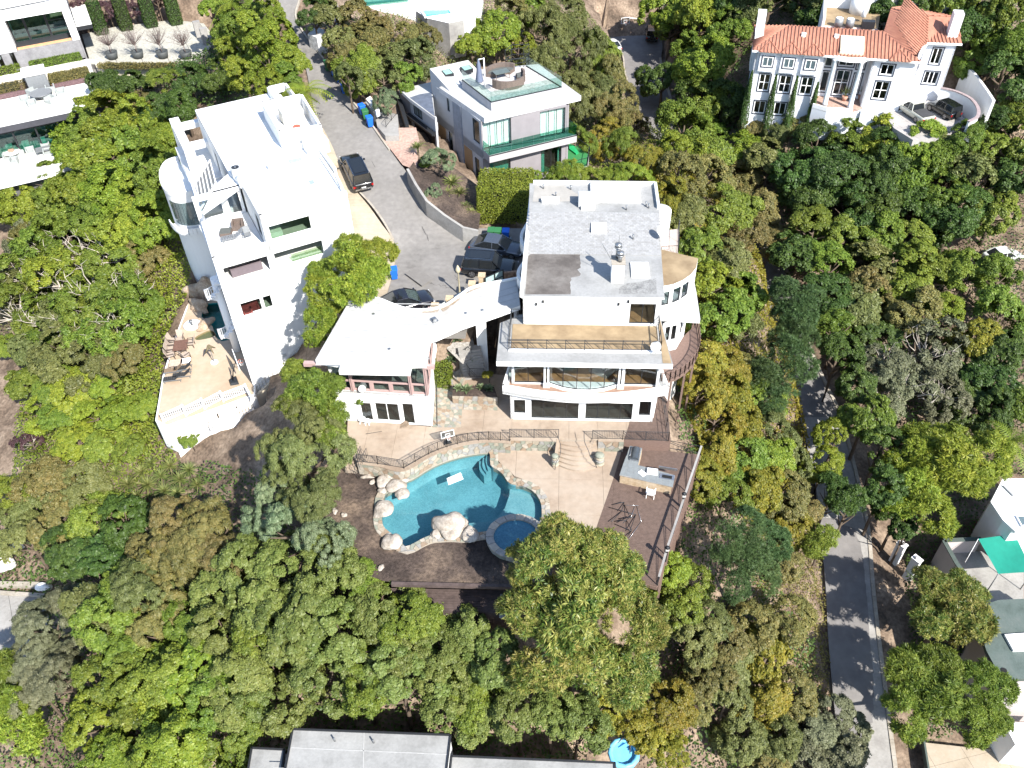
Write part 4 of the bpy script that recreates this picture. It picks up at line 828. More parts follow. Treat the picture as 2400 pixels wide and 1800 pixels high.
# boulders
BO=[(915,1112,21,16,'topmost white boulder of the cluster at the left shoulder of the pool'),(901,1128,20,15,'leftmost boulder of the cluster, below the topmost one'),(945,1121,12,13,'small boulder at the right end of the upper left cluster'),(928,1139,22,16,'boulder in the middle of the upper left cluster'),(897,1150,12,7,'flat little boulder under the leftmost one of the cluster'),(942,1157,16,15,'round boulder of the upper left cluster that sits in the water'),(898,1194,21,22,'lone upright oval boulder on the left pool edge'),(917,1271,22,18,'lone white boulder at the lower left tip of the pool'),(1053,1228,40,22,'largest pale boulder, humped over the lower pool edge'),(1058,1246,25,18,'middle boulder leaning against the front of the largest one'),(1022,1252,13,9,'small boulder at the left foot of the largest one'),(1090,1236,9,11,'narrow boulder between the largest one and the oval one'),(1100,1254,19,17,'tilted oval boulder between the largest boulder and the hot tub'),(1079,1253,6,5,'pebble-sized boulder wedged beside the tilted oval one')]
for i,(px,py,rx,ry,l) in enumerate(BO):
 r=rx/30;x,y,z=P(px,py,ZL+r*.15);m_=MB().rock((x,y,z),r,ry/28*1.1,r*.55,i+3,0,.13,30,20);single('boulder',m_,BOULDER,l,'boulder','boulders round the pool')
# ================================================================ WOODEN DECK
dk=setting('upper_deck');tiles(dk,DECK_UP,40,R(-4),-.04,.02,WOODD,.012,'deck_boards',P(1475,985,0)[:2],sy=.14,joined=True,minarea=.001)
build('deck_base',MB().prism(DECK_UP,-1.2,-.06),BRW,dk)
dk=setting('lower_deck');dlow=tiles(dk,DECK_LOW,40,R(-9),ZL-.05,ZL+.01,WOODD,.012,'deck_boards',P(1440,1115,ZL)[:2],sy=.14,joined=True,minarea=.001)
sm=MB();q=DECK_LOW
for a,b in zip(q[2:6],q[3:7]):sm.bar((*a,ZL-.2),(*b,ZL-.2),.1,.35)
for i in range(9):
 a=lerp(q[3],q[4],(i+.3)/9);sm.bar((a[0]-.2,a[1],ZL-.2),(a[0]-.2,a[1],-9),.2)
for i in range(6):a,b=lerp(q[7],q[5],(i+.5)/6),lerp(q[2],q[4],(i+.5)/6);sm.bar((*a,ZL-.25),(*b,ZL-.25),.1,.25)
build('deck_frame',sm,BRW,dk)
rt=thing('deck_railing','dark metal railing with pale top board along the outer edge of the wooden deck','railing',(*P(1600,1170,ZL)[:2],ZL))
rp_=[P(a,b,ZL) for a,b in ((1566,1052),(1640,1066),(1561,1302),(1541,1372))]
k=MB()
for a,b in zip(rp_,rp_[1:]):
 a,b=Vector(a),Vector(b);n=max(1,round((b-a).length/1.9))
 for i in range(n+1):p=a.lerp(b,i/n);k.bar(p,p+Vector((0,0,1.05)),.06)
 for i in range(n):p,p2=a.lerp(b,i/n),a.lerp(b,(i+1)/n);Z=Vector((0,0,1));k.bar(p+Z*.95,p2+Z*.12,.03);k.bar(p+Z*.75,p.lerp(p2,.85)+Z*.12,.03)
 for z in (.12,.98):k.bar(a+Vector((0,0,z)),b+Vector((0,0,z)),.035)
build('railing_frame',k,DARKF,rt);k=MB()
for a,b in zip(rp_[1:],rp_[2:]):k.bar((a[0],a[1],ZL+1.06),(b[0],b[1],ZL+1.06),.16,.05)
build('top_board',k,CONCG,rt)
for px,py,l in ((1601,1172,'upper post lantern on the deck railing, beside the outdoor kitchen'),(1562,1298,'lower post lantern on the deck railing, near the large leafy tree')):
 x,y,_=P(px,py,ZL+.9);t=thing('post_lantern',l,'lantern',(x,y,ZL),'lanterns on the deck railing');build('post',MB().obox(x,y,ZL,ZL+1.35,.14,.14),DARKF,t);build('lantern_glass',MB().obox(x,y,ZL+1.36,ZL+1.62,.24,.24),mat('lantern_glass',(.55,.55,.52),.3),t);build('lantern_cap',MB().cyl(x,y,ZL+1.63,ZL+1.75,.2,.03,8),DARKF,t)
# outdoor kitchen
cz=ZL+1.0;CT=[(1476.5,1045),(1505,1050),(1495.5,1090),(1582,1114),(1577,1141),(1452,1113),(1461.5,1085)]
bq=thing('outdoor_kitchen','l-shaped outdoor kitchen counter with grey tiled top on the wooden deck','outdoor kitchen',(*P(1500,1090,ZL)[:2],ZL));ctp=poly_px(CT,cz);cx_=sum(p[0] for p in ctp)/7;cy_=sum(p[1] for p in ctp)/7
SANDW=multi_mat('sand_stone_cladding',[(.32,.23,.14),(.40,.31,.21),(.44,.36,.27)],1.2,.85,6,.12,.4,12)
slab(bq,'counter_base',[(cx_+(x-cx_)*.965,cy_+(y-cy_)*.955) for x,y in ctp],ZL,cz-.08,SANDW);slab(bq,'counter_slab',ctp,cz-.08,cz-.005,CONCG)
TILE=[mat('counter_tile_%d' % i,c,.5,.1,3) for i,c in enumerate([(.17,.185,.19),(.20,.215,.22),(.15,.165,.17)])]
tiles(bq,ctp,.46,R(-15),cz-.004,cz+.006,TILE[0],.015,'counter_tile',ctp[5])
INOX=mat('stainless_steel',(.42,.43,.45),.28,.06,3,metal=.85)
gx,gy,_=P(1489,1064,cz+.15);gy_=R(-15);g_=build('grill_body',MB().obox(gx,gy,cz,cz+.14,.72,1.25,gy_),INOX,bq)
lid=MB();K=8
for i in range(K):
 a,b=math.pi*i/K,math.pi*(i+1)/K;
 def gp(l,c,z):return (gx+l*math.cos(gy_)-c*math.sin(gy_),gy+l*math.sin(gy_)+c*math.cos(gy_),z)
 lid.hexa([gp(.33*math.cos(t_),s_,cz+.14) for t_,s_ in ((a,-.58),(a,.58),(b,.58),(b,-.58))],[gp(.33*math.cos(t_),s_,cz+.15+.26*math.sin(t_)) for t_,s_ in ((a,-.58),(a,.58),(b,.58),(b,-.58))])
build('grill_lid',lid,mat('grill_hood',(.10,.115,.13),.3,.05,3,metal=.6),g_);build('lid_handle',MB().tube([gp(-.38,-.4,cz+.3),gp(-.38,.4,cz+.3)],.02),INOX,g_)
x,y,_=P(1563,1118,cz);build('side_burner',MB().obox(x,y,cz+.006,cz+.05,1.1,.5,R(-15)),INOX,bq);build('sink_bowl',MB().obox(x+.0,y-.02,cz+.051,cz+.056,.75,.3,R(-15)),BLACK,bq)
x,y,_=P(1548,1107,cz);build('back_splash',MB().obox(x+.6,y+.25,cz+.006,cz+.24,1.4,.05,R(-15)),INOX,bq)
x,y,_=P(1521,1107,cz);single('white_box',MB().obox(x+.25,y-.02,cz+.01,cz+.2,.8,.5,R(-12)),WHITE2,'white oblong box lying on the outdoor kitchen counter','box')
x,y,_=P(1505,1110,cz);single('white_sheet',MB().obox(x,y,cz+.01,cz+.07,.55,.42,R(-50)),WHITE2,'crumpled white sheet next to the white box on the counter','sheet')
x,y,_=P(1560,1036,ZL);single('metal_rod',MB().tube([P(1476,1046,ZL+.06),P(1536,1049,ZL+.06)],.03,6),INOX,'thin pale metal rod lying on the deck above the kitchen counter','rod')
# white deck chair
def patio_chair(px,py,z,yaw,label,m=WHITE2,fm=None,group=None,s=1.):
 x,y,_=P(px,py,z);t=thing('patio_chair',label,'chair',(x,y,z),group);c,n_=math.cos(yaw),math.sin(yaw);fm=fm or m
 def q(a,b,h):return (x+(a*c-b*n_)*s,y+(a*n_+b*c)*s,z+h*s)
 build('seat',MB().hexa([q(-.25,-.25,.4),q(.25,-.25,.4),q(.25,.25,.38),q(-.25,.25,.38)],[q(-.25,-.25,.44),q(.25,-.25,.44),q(.25,.25,.42),q(-.25,.25,.42)]),m,t)
 build('backrest',MB().hexa([q(-.25,.25,.42),q(.25,.25,.42),q(.25,.29,.42),q(-.25,.29,.42)],[q(-.25,.40,.95),q(.25,.40,.95),q(.25,.44,.95),q(-.25,.44,.95)]),m,t)
 for a in (-.25,.25):
  for b in (-.22,.24):build('leg',MB().bar(q(a,b,0),q(a,b,.4),.035*s),fm,t)
  build('armrest',MB().bar(q(a*1.12,-.22,.62),q(a*1.12,.32,.64),.05*s,.03*s).bar(q(a*1.1,-.2,.4),q(a*1.12,-.2,.62),.03*s),fm,t)
 return t
patio_chair(1524,1163,ZL,R(165),'white metal chair standing in front of the outdoor kitchen',s=1.15)
x,y,_=P(1495,1136,ZL);single('rubble',MB().rock((x,y,ZL+.05),.2,.14,.1,2).rock((x+.35,y-.02,ZL+.05),.22,.12,.1,4).rock((x+.65,y-.1,ZL+.05),.12,.1,.1,5),WHITE2,'loose white lumps lying along the foot of the outdoor kitchen','rubble')
# collapsed canopy frame
fr=thing('collapsed_frame','thin collapsed metal canopy frame lying on the deck','frame',(*P(1460,1210,ZL)[:2],ZL));rnd=random.Random(2)
for a,b,c,d,h in ((1434,1183,1463,1177,.3),(1427,1189,1490,1206,.25),(1463,1177,1457,1198,.4),(1457,1198,1432,1223,.3),(1463,1183,1478,1215,.5),(1490,1206,1476,1245,.4),(1440,1222,1468,1219,.5),(1468,1219,1480,1242,.5),(1480,1208,1460,1226,.6),(1478,1215,1490,1184,.1),(1492,1184,1503,1222,.1),(1503,1222,1475,1262,.1),(1440,1228,1480,1244,.2),(1480,1244,1468,1260,.3),(1463,1184,1497,1185,.1),(1450,1216,1484,1212,.6)):
 build('frame_bar',MB().tube([P(a,b,ZL+.04),P(c,d,ZL+h)],.028 if h > .15 else .015,5),DARKF if h > .15 else INOX,fr)
# basketball hoops
def hoop(px,py,z,yaw,label,s=1.,bc=None):
 x,y,_=P(px,py,z);t=thing('basketball_hoop',label,'basketball hoop',(x,y,z));c,n_=math.cos(yaw),math.sin(yaw)
 def q(a,b,h):return (x+(a*c-b*n_)*s,y+(a*n_+b*c)*s,z+h*s)
 build('base',MB().hexa([q(-.5,.35,0),q(.5,.35,0),q(.35,1.0,0),q(-.35,1.0,0)],[q(-.4,.4,.16),q(.4,.4,.16),q(.25,.9,.16),q(-.25,.9,.16)]),DARKF,t)
 build('pole',MB().tube([q(0,.7,.1),q(0,.3,1.7)],.045*s,8).tube([q(0,.75,.3),q(0,0.05,1.9)],.03*s,6),DARKF,t)
 k=MB()
 for a,b,e,f in ((-.75,1.5,.75,1.56),(-.75,2.44,.75,2.5),(-.75,1.56,-.69,2.44),(.69,1.56,.75,2.44),(-.28,1.7,.28,1.74),(-.28,2.05,.28,2.09),(-.28,1.74,-.24,2.05),(.24,1.74,.28,2.05)):
  k.hexa([q(a,-.02,b),q(e,-.02,b),q(e,.03,b),q(a,.03,b)],[q(a,-.02,f),q(e,-.02,f),q(e,.03,f),q(a,.03,f)])
 bb=build('backboard_frame',k,WHITE2,t);build('backboard',MB().hexa([q(-.69,0,1.56),q(.69,0,1.56),q(.69,.01,1.56),q(-.69,.01,1.56)],[q(-.69,0,2.44),q(.69,0,2.44),q(.69,.01,2.44),q(-.69,.01,2.44)]),bc or glass_mat('smoked_board',(.72,.75,.77),.1),t)
 build('rim',MB().tube([q(.22*math.cos(i*.5236),-.3+.22*math.sin(i*.5236),1.75) for i in range(13)],.015*s,5),mat('orange_rim',(.6,.12,.05),.5),t)
 net=MB()
 for i in range(8):a,b=i*.785,i*.785+.5;net.bar(q(.22*math.cos(a),-.3+.22*math.sin(a),1.74),q(.12*math.cos(b),-.3+.12*math.sin(b),1.35),.02)
 build('net',net,WHITE2,t);return t
hoop(1052,1046,.03,R(17),'low basketball hoop with smoked backboard hanging over the pool wall',.7)
sheetq=ccw(poly_px([(1047,1121),(1079.6,1107),(1086,1122),(1051,1136)],ZW+.04));single('floating_panel',MB().prism(sheetq,ZW-.02,ZW+.03),multi_mat('wet_white_panel',[(.3,.5,.55),(.7,.75,.76),(.75,.78,.78)],1.6,.6,3,.05,0,4,[.35,.5,.6]),'crooked white panel floating in the swimming pool','panel')
# plastic and stone clutter at the patio's left end
rnd=random.Random(11)
for i,(px,py,z,r,l) in enumerate([(850,990,0,.3,'white upturned plastic stool nearest the guest wing windows'),(862,994,0,.25,'small white plastic stool beside the upturned one'),(836,980,0,.4,'white plastic tub at the left corner of the guest wing')]):
 x,y,_=P(px,py,z);t=thing('plastic_stool',l,'stool',(x,y,z));build('seat',MB().cyl(x,y,.38,.43,r,n=10),WHITE2,t)
 for k in range(4):a=k*1.57+.7;build('leg',MB().bar((x+r*.9*math.cos(a),y+r*.9*math.sin(a),0),(x+r*.6*math.cos(a),y+r*.6*math.sin(a),.38),.05),WHITE2,t)
for i,(px,py,l) in enumerate([(862,1117,'ragged white lump on the soil beside the upper left boulders'),(873,1130,'small round white stone below the ragged lump'),(785,1198,'single pale stone at the left edge of the planting bed'),(806,1207,'pinkish stone at the left edge of the planting bed'),(893,1331,'pale stone in the lower left of planting bed near the leaves'),(859,1316,'whitish stone under the front tree leaves'),(1208,1316,'pale slab in the shade below the hot tub')]):
 x,y,_=P(px,py,ZL-.05);single('garden_stone',MB().rock((x,y,ZL-.02),.28 if i else .5,.2,.16,i+20,i,.35 if not i else .2,12,8),BOULDER,l,'stone')
single('metal_stake',MB().tube([P(857,1017,.03),P(895,1011,.03)],.02,5),IRON,'thin dark stake lying on the patio left of the railing','stake')
# low timber terrace below the bed
tt=setting('timber_terrace');T_P=poly_px([(915,1378),(1290,1386),(1300,1440),(950,1430)],-3.0);FLAT.append((T_P,-3.6))
tiles(tt,T_P,30,R(-3),-3.1,-3.0,mat('dark_timber',(.075,.055,.05),.85,.3,2,.2,20),.02,'deck_boards',T_P[0],sy=.2,joined=True);build('terrace_edge',MB().prism(T_P,-5.5,-3.12),mat('dark_timber',(0,0,0)),tt)
build('timber_sleeper',MB().bar(P(918,1369,-1.2),P(1290,1378,-1.2),.25,.3),mat('dark_timber',(0,0,0)),tt);build('concrete_strip',MB().prism(poly_px([(1172,1392),(1190,1393),(1187,1448),(1170,1447)],-2.9),-3.0,-2.9),CONCG,tt)
# ================================================================ GARDEN BETWEEN WING AND HOUSE
gp_=setting('garden_path')
def bil(c,z=None):
 def f(u,w,h):a=lerp(c[0],c[1],u);b=lerp(c[3],c[2],u);p=lerp(a,b,w);return (p[0],p[1],p[2]+h)
 return f
def paved(corners,nn,seed,parent=None):
 c=[P(*q) for q in corners];W_=math.dist(c[0],c[1]);H_=math.dist(c[0],c[3]);poly=voronoi((0,0,W_,H_),nn,seed,.045)
 f=bil(c);stones(parent or gp_,poly,lambda u,w,h:f(u/W_,w/H_,h),.0,.035,seed);q=ccw([p[:2] for p in c])
 k=MB();k.hexa([(p[0],p[1],p[2]-.4) for p in c][::-1],[(p[0],p[1],p[2]+.012) for p in c][::-1]);build('path_bed',k,MORTAR,parent or gp_)
paved([(1024,884,.02),(1062,884,.02),(1062,930,.02),(1020,930,.02)],30,31);paved([(1020,931,.02),(1085,934,.02),(1080,1002,.02),(1014,1001,.02)],70,32);paved([(1088,934,.03),(1166,936,.03),(1166,962,.03),(1086,960,.03)],26,35)
paved([(1060,860,.6),(1100,862,.6),(1082,900,.3),(1062,884,.3)],14,33)
pl=thing('stone_planter','long raised stone planter holding a row of agaves between the two houses','planter',(*P(1110,930,0)[:2],0));PQ=poly_px([(1062,904),(1158,906),(1166,930),(1060,927)],.9);slab(pl,'planter_body',PQ,0,.86,MORTAR,mtop=MULCH)
pa,pb=PQ[3],PQ[2];fp,Lp=along([pa,pb]);stones(pl,voronoi((0,.02,Lp,.86),int(Lp*.85/.16),34,.04),lambda u,w,h:(*fp(u,-h),w),0,.05,8,'face_stone')
st_=thing('garden_stairs','concrete garden stairs climbing under the covered bridge between the two houses','stairs',P(1100,850,1.0));FLAT.append((poly_px([(1075,740),(1165,740),(1165,900),(1062,905)],1),-.6))
for k in range(9):c=P(1112-1.5*k,872-7*k,.5+.28*k)[:2];build('stair_step',MB().obox(c[0],c[1],-.3,.5+.28*k,1.9,.62,R(10)),CONCG,st_)
rail(st_,[P(1086,862,.6),P(1102,884,.6),P(1135,885,.6)],1.,.13,.018,IRON,'handrail',True)
rail(st_,[P(1070,848,1.4),P(1092,836,2.),P(1106,828,2.4)],.9,.3,.018,IRON,'handrail',False)
rail(gp_,[P(1025,998,0),P(1024,880,0)],.95,0,.018,IRON,'path_handrail',False)
bank=MB();q1=[P(1024,880,.05),P(1060,884,.1),P(1078,850,1.2),P(1102,800,2.6),P(1118,742,4.2),P(1030,742,4.4),P(1026,800,2.2)]
bank.v=[(x,y,z) for x,y,z in q1]+[(x,y,z-3) for x,y,z in q1];bank.f=[tuple(range(7))]+[(i,i+7,(i+1) % 7+7,(i+1) % 7) for i in range(7)];bank.mi=[0]*8;bank.smooth=[False]*8
build('garden_bank',bank,DIRT,kind='structure')
GRAV=multi_mat('white_gravel',[(.16,.15,.13),(.30,.285,.265),(.38,.365,.345)],6,.9,20,.2,.6,30);
for poly,z in (([(1050,780),(1100,780),(1118,830),(1085,850),(1048,822)],2.2),):q=ccw(poly_px(poly,z));build('gravel_bed',MB().add([(x,y,z+(y-q[0][1])*.25+.2) for x,y in q],[tuple(range(len(q)))]),GRAV,kind='structure')
# ================================================================ WHITE HOUSE ON THE LEFT
def local(origin,deg):
 a=R(deg);c,s=math.cos(a),math.sin(a)
 f=lambda u,v:(origin[0]+c*u-s*v,origin[1]+s*u+c*v)
 g=lambda p:((p[0]-origin[0])*c+(p[1]-origin[1])*s,-(p[0]-origin[0])*s+(p[1]-origin[1])*c)
 return f,g
LO=P(594,905,-4);Lf,Lg=local(LO,26);LY=R(26)
def LP_(l):return [Lf(*p) for p in l]
lh=thing('terraced_white_house','tall stark white modern house between the curved street and the left pool patio','house',(*Lf(6,8),-4))
FLAT.append((LP_([(-.5,.3),(6,.1),(12.2,4),(12.2,22),(2,22),(-1,19)]),-5.5))
wall(lh,Lf(0,0),Lf(4.45,0),-6,10.3,[dict(u0=.55,u1=4.2,z0=7.62,z1=9.08,kind='hole'),dict(u0=.96,u1=2.75,z0=3.92,z1=5.22,nx=1),dict(u0=2.9,u1=3.68,z0=3.92,z1=5.22,nx=1)],name='front_wall',fm=WHITE2)
wall(lh,Lf(4.45,0),Lf(11.8,0),-6,12.9,[dict(u0=4.78-4.45,u1=4.48,z0=7.65,z1=9.08,kind='hole'),dict(u0=.42,u1=3.93,z0=10.36,z1=11.68,nx=1,fm=WHITE2)],name='front_wall',fm=WHITE2)
wall(lh,Lf(11.8,0),Lf(12.2,21),-2,12.7,[dict(u0=1+i*4,u1=2.2+i*4,z0=8,z1=9.6,nx=1) for i in range(4)],name='street_wall')
wall(lh,Lf(12.2,22.3),Lf(4,22.4),0,12.4,[],name='rear_wall')
wall(lh,Lf(4,22.4),Lf(4,9.5),-6,12.4,[dict(u0=6.2,u1=7.4,z0=8.9,z1=11.2,nx=1)],name='side_wall')
wall(lh,Lf(1.15,17),Lf(0,0),-6,9.58,[],name='side_wall');wall(lh,Lf(.42,6.6),Lf(0,0),9.6,10.3,[],name='terrace_parapet')
wall(lh,Lf(.3,6.6),Lf(4.3,6.6),9.5,12.2,[dict(u0=.3,u1=2.25,z0=9.9,z1=11.7,nx=1,fm=WHITE2),dict(u0=2.7,u1=3.8,z0=9.7,z1=11.8,nx=1,fm=WHITE2)],name='terrace_back_wall')
wall(lh,Lf(4.45,6.6),Lf(4.45,0),9.5,12.9,[dict(u0=3.8,u1=5.4,z0=9.8,z1=11.9,nx=2)],name='terrace_side_wall')
slab(lh,'terrace_floor',LP_([(.15,.15),(4.4,.15),(4.4,6.6),(.15,6.6)]),9.2,9.6,WHITE)
WHT=multi_mat('white_roof_coating',[(.62,.60,.57),(.70,.70,.69),(.74,.74,.74)],.3,.7,4,.03,.08,4)
slab(lh,'main_roof',LP_([(4.0,9.3),(4.45,6.0),(4.45,0),(11.8,0),(12.2,21.6),(12.2,22.4),(4.0,22.4)]),12.1,12.42,WHITE,mtop=WHT)
slab(lh,'side_roof',[P(474,497,12.2)[:2],P(506,432,12.2)[:2],Lf(4.5,9.6),Lf(4.45,6.6)],11.9,12.2,WHITE,mtop=WHT)
# recessed balconies behind the two openings
ROOMW=mat('bright_interior',(.6,.6,.57),.9,.04,1)
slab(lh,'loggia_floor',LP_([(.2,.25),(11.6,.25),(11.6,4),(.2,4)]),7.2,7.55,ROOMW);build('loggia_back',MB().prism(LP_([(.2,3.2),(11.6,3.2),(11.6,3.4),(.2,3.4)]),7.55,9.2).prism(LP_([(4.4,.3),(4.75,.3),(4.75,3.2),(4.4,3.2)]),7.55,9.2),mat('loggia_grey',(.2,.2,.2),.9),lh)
slab(lh,'lower_floor',LP_([(.2,.25),(11.6,.25),(11.6,4),(.2,4)]),3.2,3.6,mat('green_interior_floor',(.30,.34,.24),.7,.1,1));build('loggia_back',MB().prism(LP_([(.2,3.2),(11.6,3.2),(11.6,3.4),(.2,3.4)]),3.6,7.2),INNER,lh)
slab(lh,'upper_floor',LP_([(4.6,.25),(11.6,.25),(11.6,6),(4.6,6)]),9.25,9.9,mat('green_interior_floor',(0,0,0)))
build('loggia_back',MB().prism(LP_([(4.6,3.2),(11.6,3.2),(11.6,3.4),(4.6,3.4)]),9.9,12.0),INNER,lh);build('kitchen_island',MB().prism(LP_([(4.9,.5),(6.0,.5),(6.0,1.8),(4.9,1.8)]),9.9,10.7),mat('pale_green_unit',(.45,.55,.38),.5),lh)
build('opening_panel',MB().prism(LP_([(6.2,.35),(8.9,.35),(8.9,.4),(6.2,.4)]),7.6,8.3),glass_mat('pale_green_glass',(.75,.85,.72),.25),lh)
def sofa(parent_group,px,py,z,yaw,L_,W_,label,m,cm=None,h=.42):
 x,y,_=P(px,py,z);t=thing('outdoor_sofa',label,'sofa',(x,y,z),parent_group);c,s=math.cos(yaw),math.sin(yaw)
 def q(a,b):return (x+a*c-b*s,y+a*s+b*c)
 def bx(nm,a0,b0,a1,b1,z0,z1,mm):build(nm,MB().prism([q(a0,b0),q(a1,b0),q(a1,b1),q(a0,b1)],z+z0,z+z1),mm,t)
 bx('sofa_base',-L_/2,-W_/2,L_/2,W_/2,.05,h-.14,m);bx('backrest',-L_/2,W_/2-.16,L_/2,W_/2,h-.13,.8,m);n=max(1,round(L_/.75))
 for i in range(n):a0=-L_/2+.14+(L_-.28)*i/n;bx('seat_cushion',a0+.01,-W_/2+.02,a0+(L_-.28)/n-.01,W_/2-.18,h-.12,h+.03,cm or m)
 bx('armrest',-L_/2,-W_/2,-L_/2+.13,W_/2-.17,h-.13,.62,m);bx('armrest',L_/2-.13,-W_/2,L_/2,W_/2-.17,h-.13,.62,m);return t
MAUVE=mat('mauve_cushion',(.13,.105,.115),.9,.08,4);_s=sofa(None,584,655,7.55,LY+math.pi,2.6,.9,'long mauve sofa in the recessed balcony of the white house',MAUVE);_s.location=(*Lf(2.4,.95),7.56)
RED=mat('red_leather',(.15,.03,.025),.5,.1,4)
for px,py,l in ((582,737,'red armchair in the left half of the small window of the white house'),(598,727,'red armchair farther back in the same small window of the white house')):sofa('red armchairs',px,py,3.6,LY,.8,.8,l,RED)
# parapets and roof boxes
parapet(lh,LP_([(12.2,8.7),(12.2,3.8)])[::-1],12.4,13.1,.22,WHITE);parapet(lh,LP_([(11.8,1.0),(12.0,3.0)]),12.3,12.9,.2,WHITE)
bxp=[(9.3,10.5),(13.0,9.7),(13.4,16.8),(9.5,17.0)];slab(lh,'roof_box',LP_(bxp),12.3,12.9,WHITE);parapet(lh,LP_(bxp),12.9,14.2,.22,WHITE,closed=True);wall(lh,Lf(13.0,9.7),Lf(13.4,16.8),4,12.9,[],name='stair_tower_wall');wall(lh,Lf(9.8,9.7),Lf(13.0,9.7),6,12.9,[],name='stair_tower_wall')
slab(lh,'lower_box',LP_([(11.0,8.2),(13.0,8.2),(13.0,9.68),(11.0,9.68)]),12.3,13.5,WHITE)
parapet(lh,LP_([(11.2,17.2),(13.2,17.2),(13.2,22.2),(11.2,22.2)]),12.42,13.2,.2,WHITE,closed=True)
skylight(lh,*LP_([(9.0,7.5),(10.4,7.5),(10.4,8.3),(9.0,8.3)]),12.35,mat('greenish_pane',(.25,.42,.38),.2));skylight(lh,*LP_([(9.6,3.2),(10.1,3.2),(10.1,4.0),(9.6,4.0)]),12.35,mat('blue_grey_pane',(.25,.3,.36),.2))
build('roof_hatch',MB().prism(LP_([(7.2,7.4),(7.5,7.4),(7.5,7.8),(7.2,7.8)]),12.42,12.9),WHITE,lh)
ac_unit(686,282,12.9,2.0,1.6,1.25,LY,'large pale air conditioner inside the boxed parapet on the white house roof',mat('cream_unit',(.5,.49,.44),.6,.06,4),top=False)
x,y,_=P(696,300,12.9);single('red_fan_cap',MB().cyl(x,y,12.92,13.1,.35,n=14),mat('rusty_cap',(.3,.09,.06),.7,.2,8),'round rusty fan cap beside the pale rooftop air conditioner','vent')
ac_unit(644,257,12.42,1.2,1.2,.9,LY,'square white air conditioner with round fan behind the boxed roof parapet');ac_unit(557,414,12.42,.8,.8,.9,LY,'grey air conditioner standing on left edge of the white roof above terrace',mat('ac_grey',(0,0,0)));
for px,py,l in ((566,432,'white ribbed duct just below the grey air conditioner'),):x,y,_=P(px,py,12.42);single('roof_duct',MB().tube([(x-.4,y+.5,12.7),(x,y,12.85),(x+.3,y-.7,12.6)],.22,10),WHITE2,l,'duct')
# sloped conservatory glazing
cg=[P(460,427,10.2),P(470,490,10.6),P(506,430,12.3),P(492,376,12.3)]
def quadmesh(c4,th=.05):
 n=(Vector(c4[1])-Vector(c4[0])).cross(Vector(c4[3])-Vector(c4[0])).normalized()*th;return MB().hexa([tuple(Vector(p)-n) for p in c4],[tuple(Vector(p)) for p in c4])
cgl=build('sloped_glazing',quadmesh(cg),mat('frosted_glazing',(.13,.135,.14),.3,.1,2),lh);k=MB()
for i in range(6):
 a,b=lerp(cg[0],cg[3],i/5),lerp(cg[1],cg[2],i/5);k.bar((a[0],a[1],a[2]+.04),(b[0],b[1],b[2]+.04),.1)
k.bar(cg[0],cg[3],.14);k.bar(cg[1],cg[2],.14);build('glazing_bars',k,WHITE2,cgl)
wall(lh,Lf(1.0,13.5),Lf(.6,6.6),5,10.3,[],name='side_wall')
gw=[P(521,385,12.4),P(506,434,12.0)];
# low left wing with round tower
wgp=curve([(1.2,23.8),(0,23.5),(-.9,21.8),(-1.25,19.5),(-1.1,17.8),(-.5,16.8),(.4,16.4),(1.2,16.4)],3)
slab(lh,'curved_left_wing',LP_(wgp),-6.5,7.3,WHITE,mtop=WHT)
k=MB()
for a,b in zip(wgp,wgp[1:]):d,n,L_=frame(Lf(*a),Lf(*b));wbox(k,Lf(*a),d,n,0,L_+.02,-.2,.06,7.1,7.55)
build('wing_coping',k,WHITE,lh)
k=MB()
for a,b in zip(wgp[12:],wgp[13:]):d,n,L_=frame(Lf(*a),Lf(*b));wbox(k,Lf(*a),d,n,0,L_+.01,.005,.04,3.9,6.4)
build('curved_window',k,GLASSD,lh);k=MB()
for a,b in zip(wgp[10:],wgp[11:]):d,n,L_=frame(Lf(*a),Lf(*b));wbox(k,Lf(*a),d,n,0,L_+.04,.0,.45,3.0,3.2);wbox(k,Lf(*a),d,n,0,L_+.04,.4,.5,3.2,3.8)
build('curved_balcony',k,WHITE,lh)
slab(lh,'left_wing_rear',LP_([(1.2,15),(4.0,15),(4.0,23),(1.2,23)]),8.0,8.9,WHITE);build('left_wing_wall',MB().prism(LP_([(1.2,9.4),(4.0,9.4),(4.0,22),(1.2,22)]),-6,8.0),WHITE,lh)
k=MB()
for a,b,z in (((2.0,17.2),(2.0,24.2),10.6),((2.42,23.5),(4.4,23.5),10.58),((2.42,19),(4.0,19),10.58)):k.bar((*Lf(*a),z),(*Lf(*b),z),.8,.5)
for p in ((2.0,17.6),(2.0,24.0)):k.obox(*Lf(*p),4,11.2,.9,.92,LY)
build('roof_pergola',k,WHITE,lh)
slab(lh,'side_terrace',LP_([(.9,9.4),(4,9.4),(4,15),(1.1,15)]),8.1,8.7,WHITE)
for u,z in ((2.7,-1.8),(5.0,-.3)):k=MB();d,n,_=frame(Lf(0,0),Lf(4,0));wbox(k,Lf(0,0),d,n,u,u+.9,.005,.04,z,z+.35);build('wall_vent',k,mat('vent_grey',(.45,.46,.46),.6),lh)
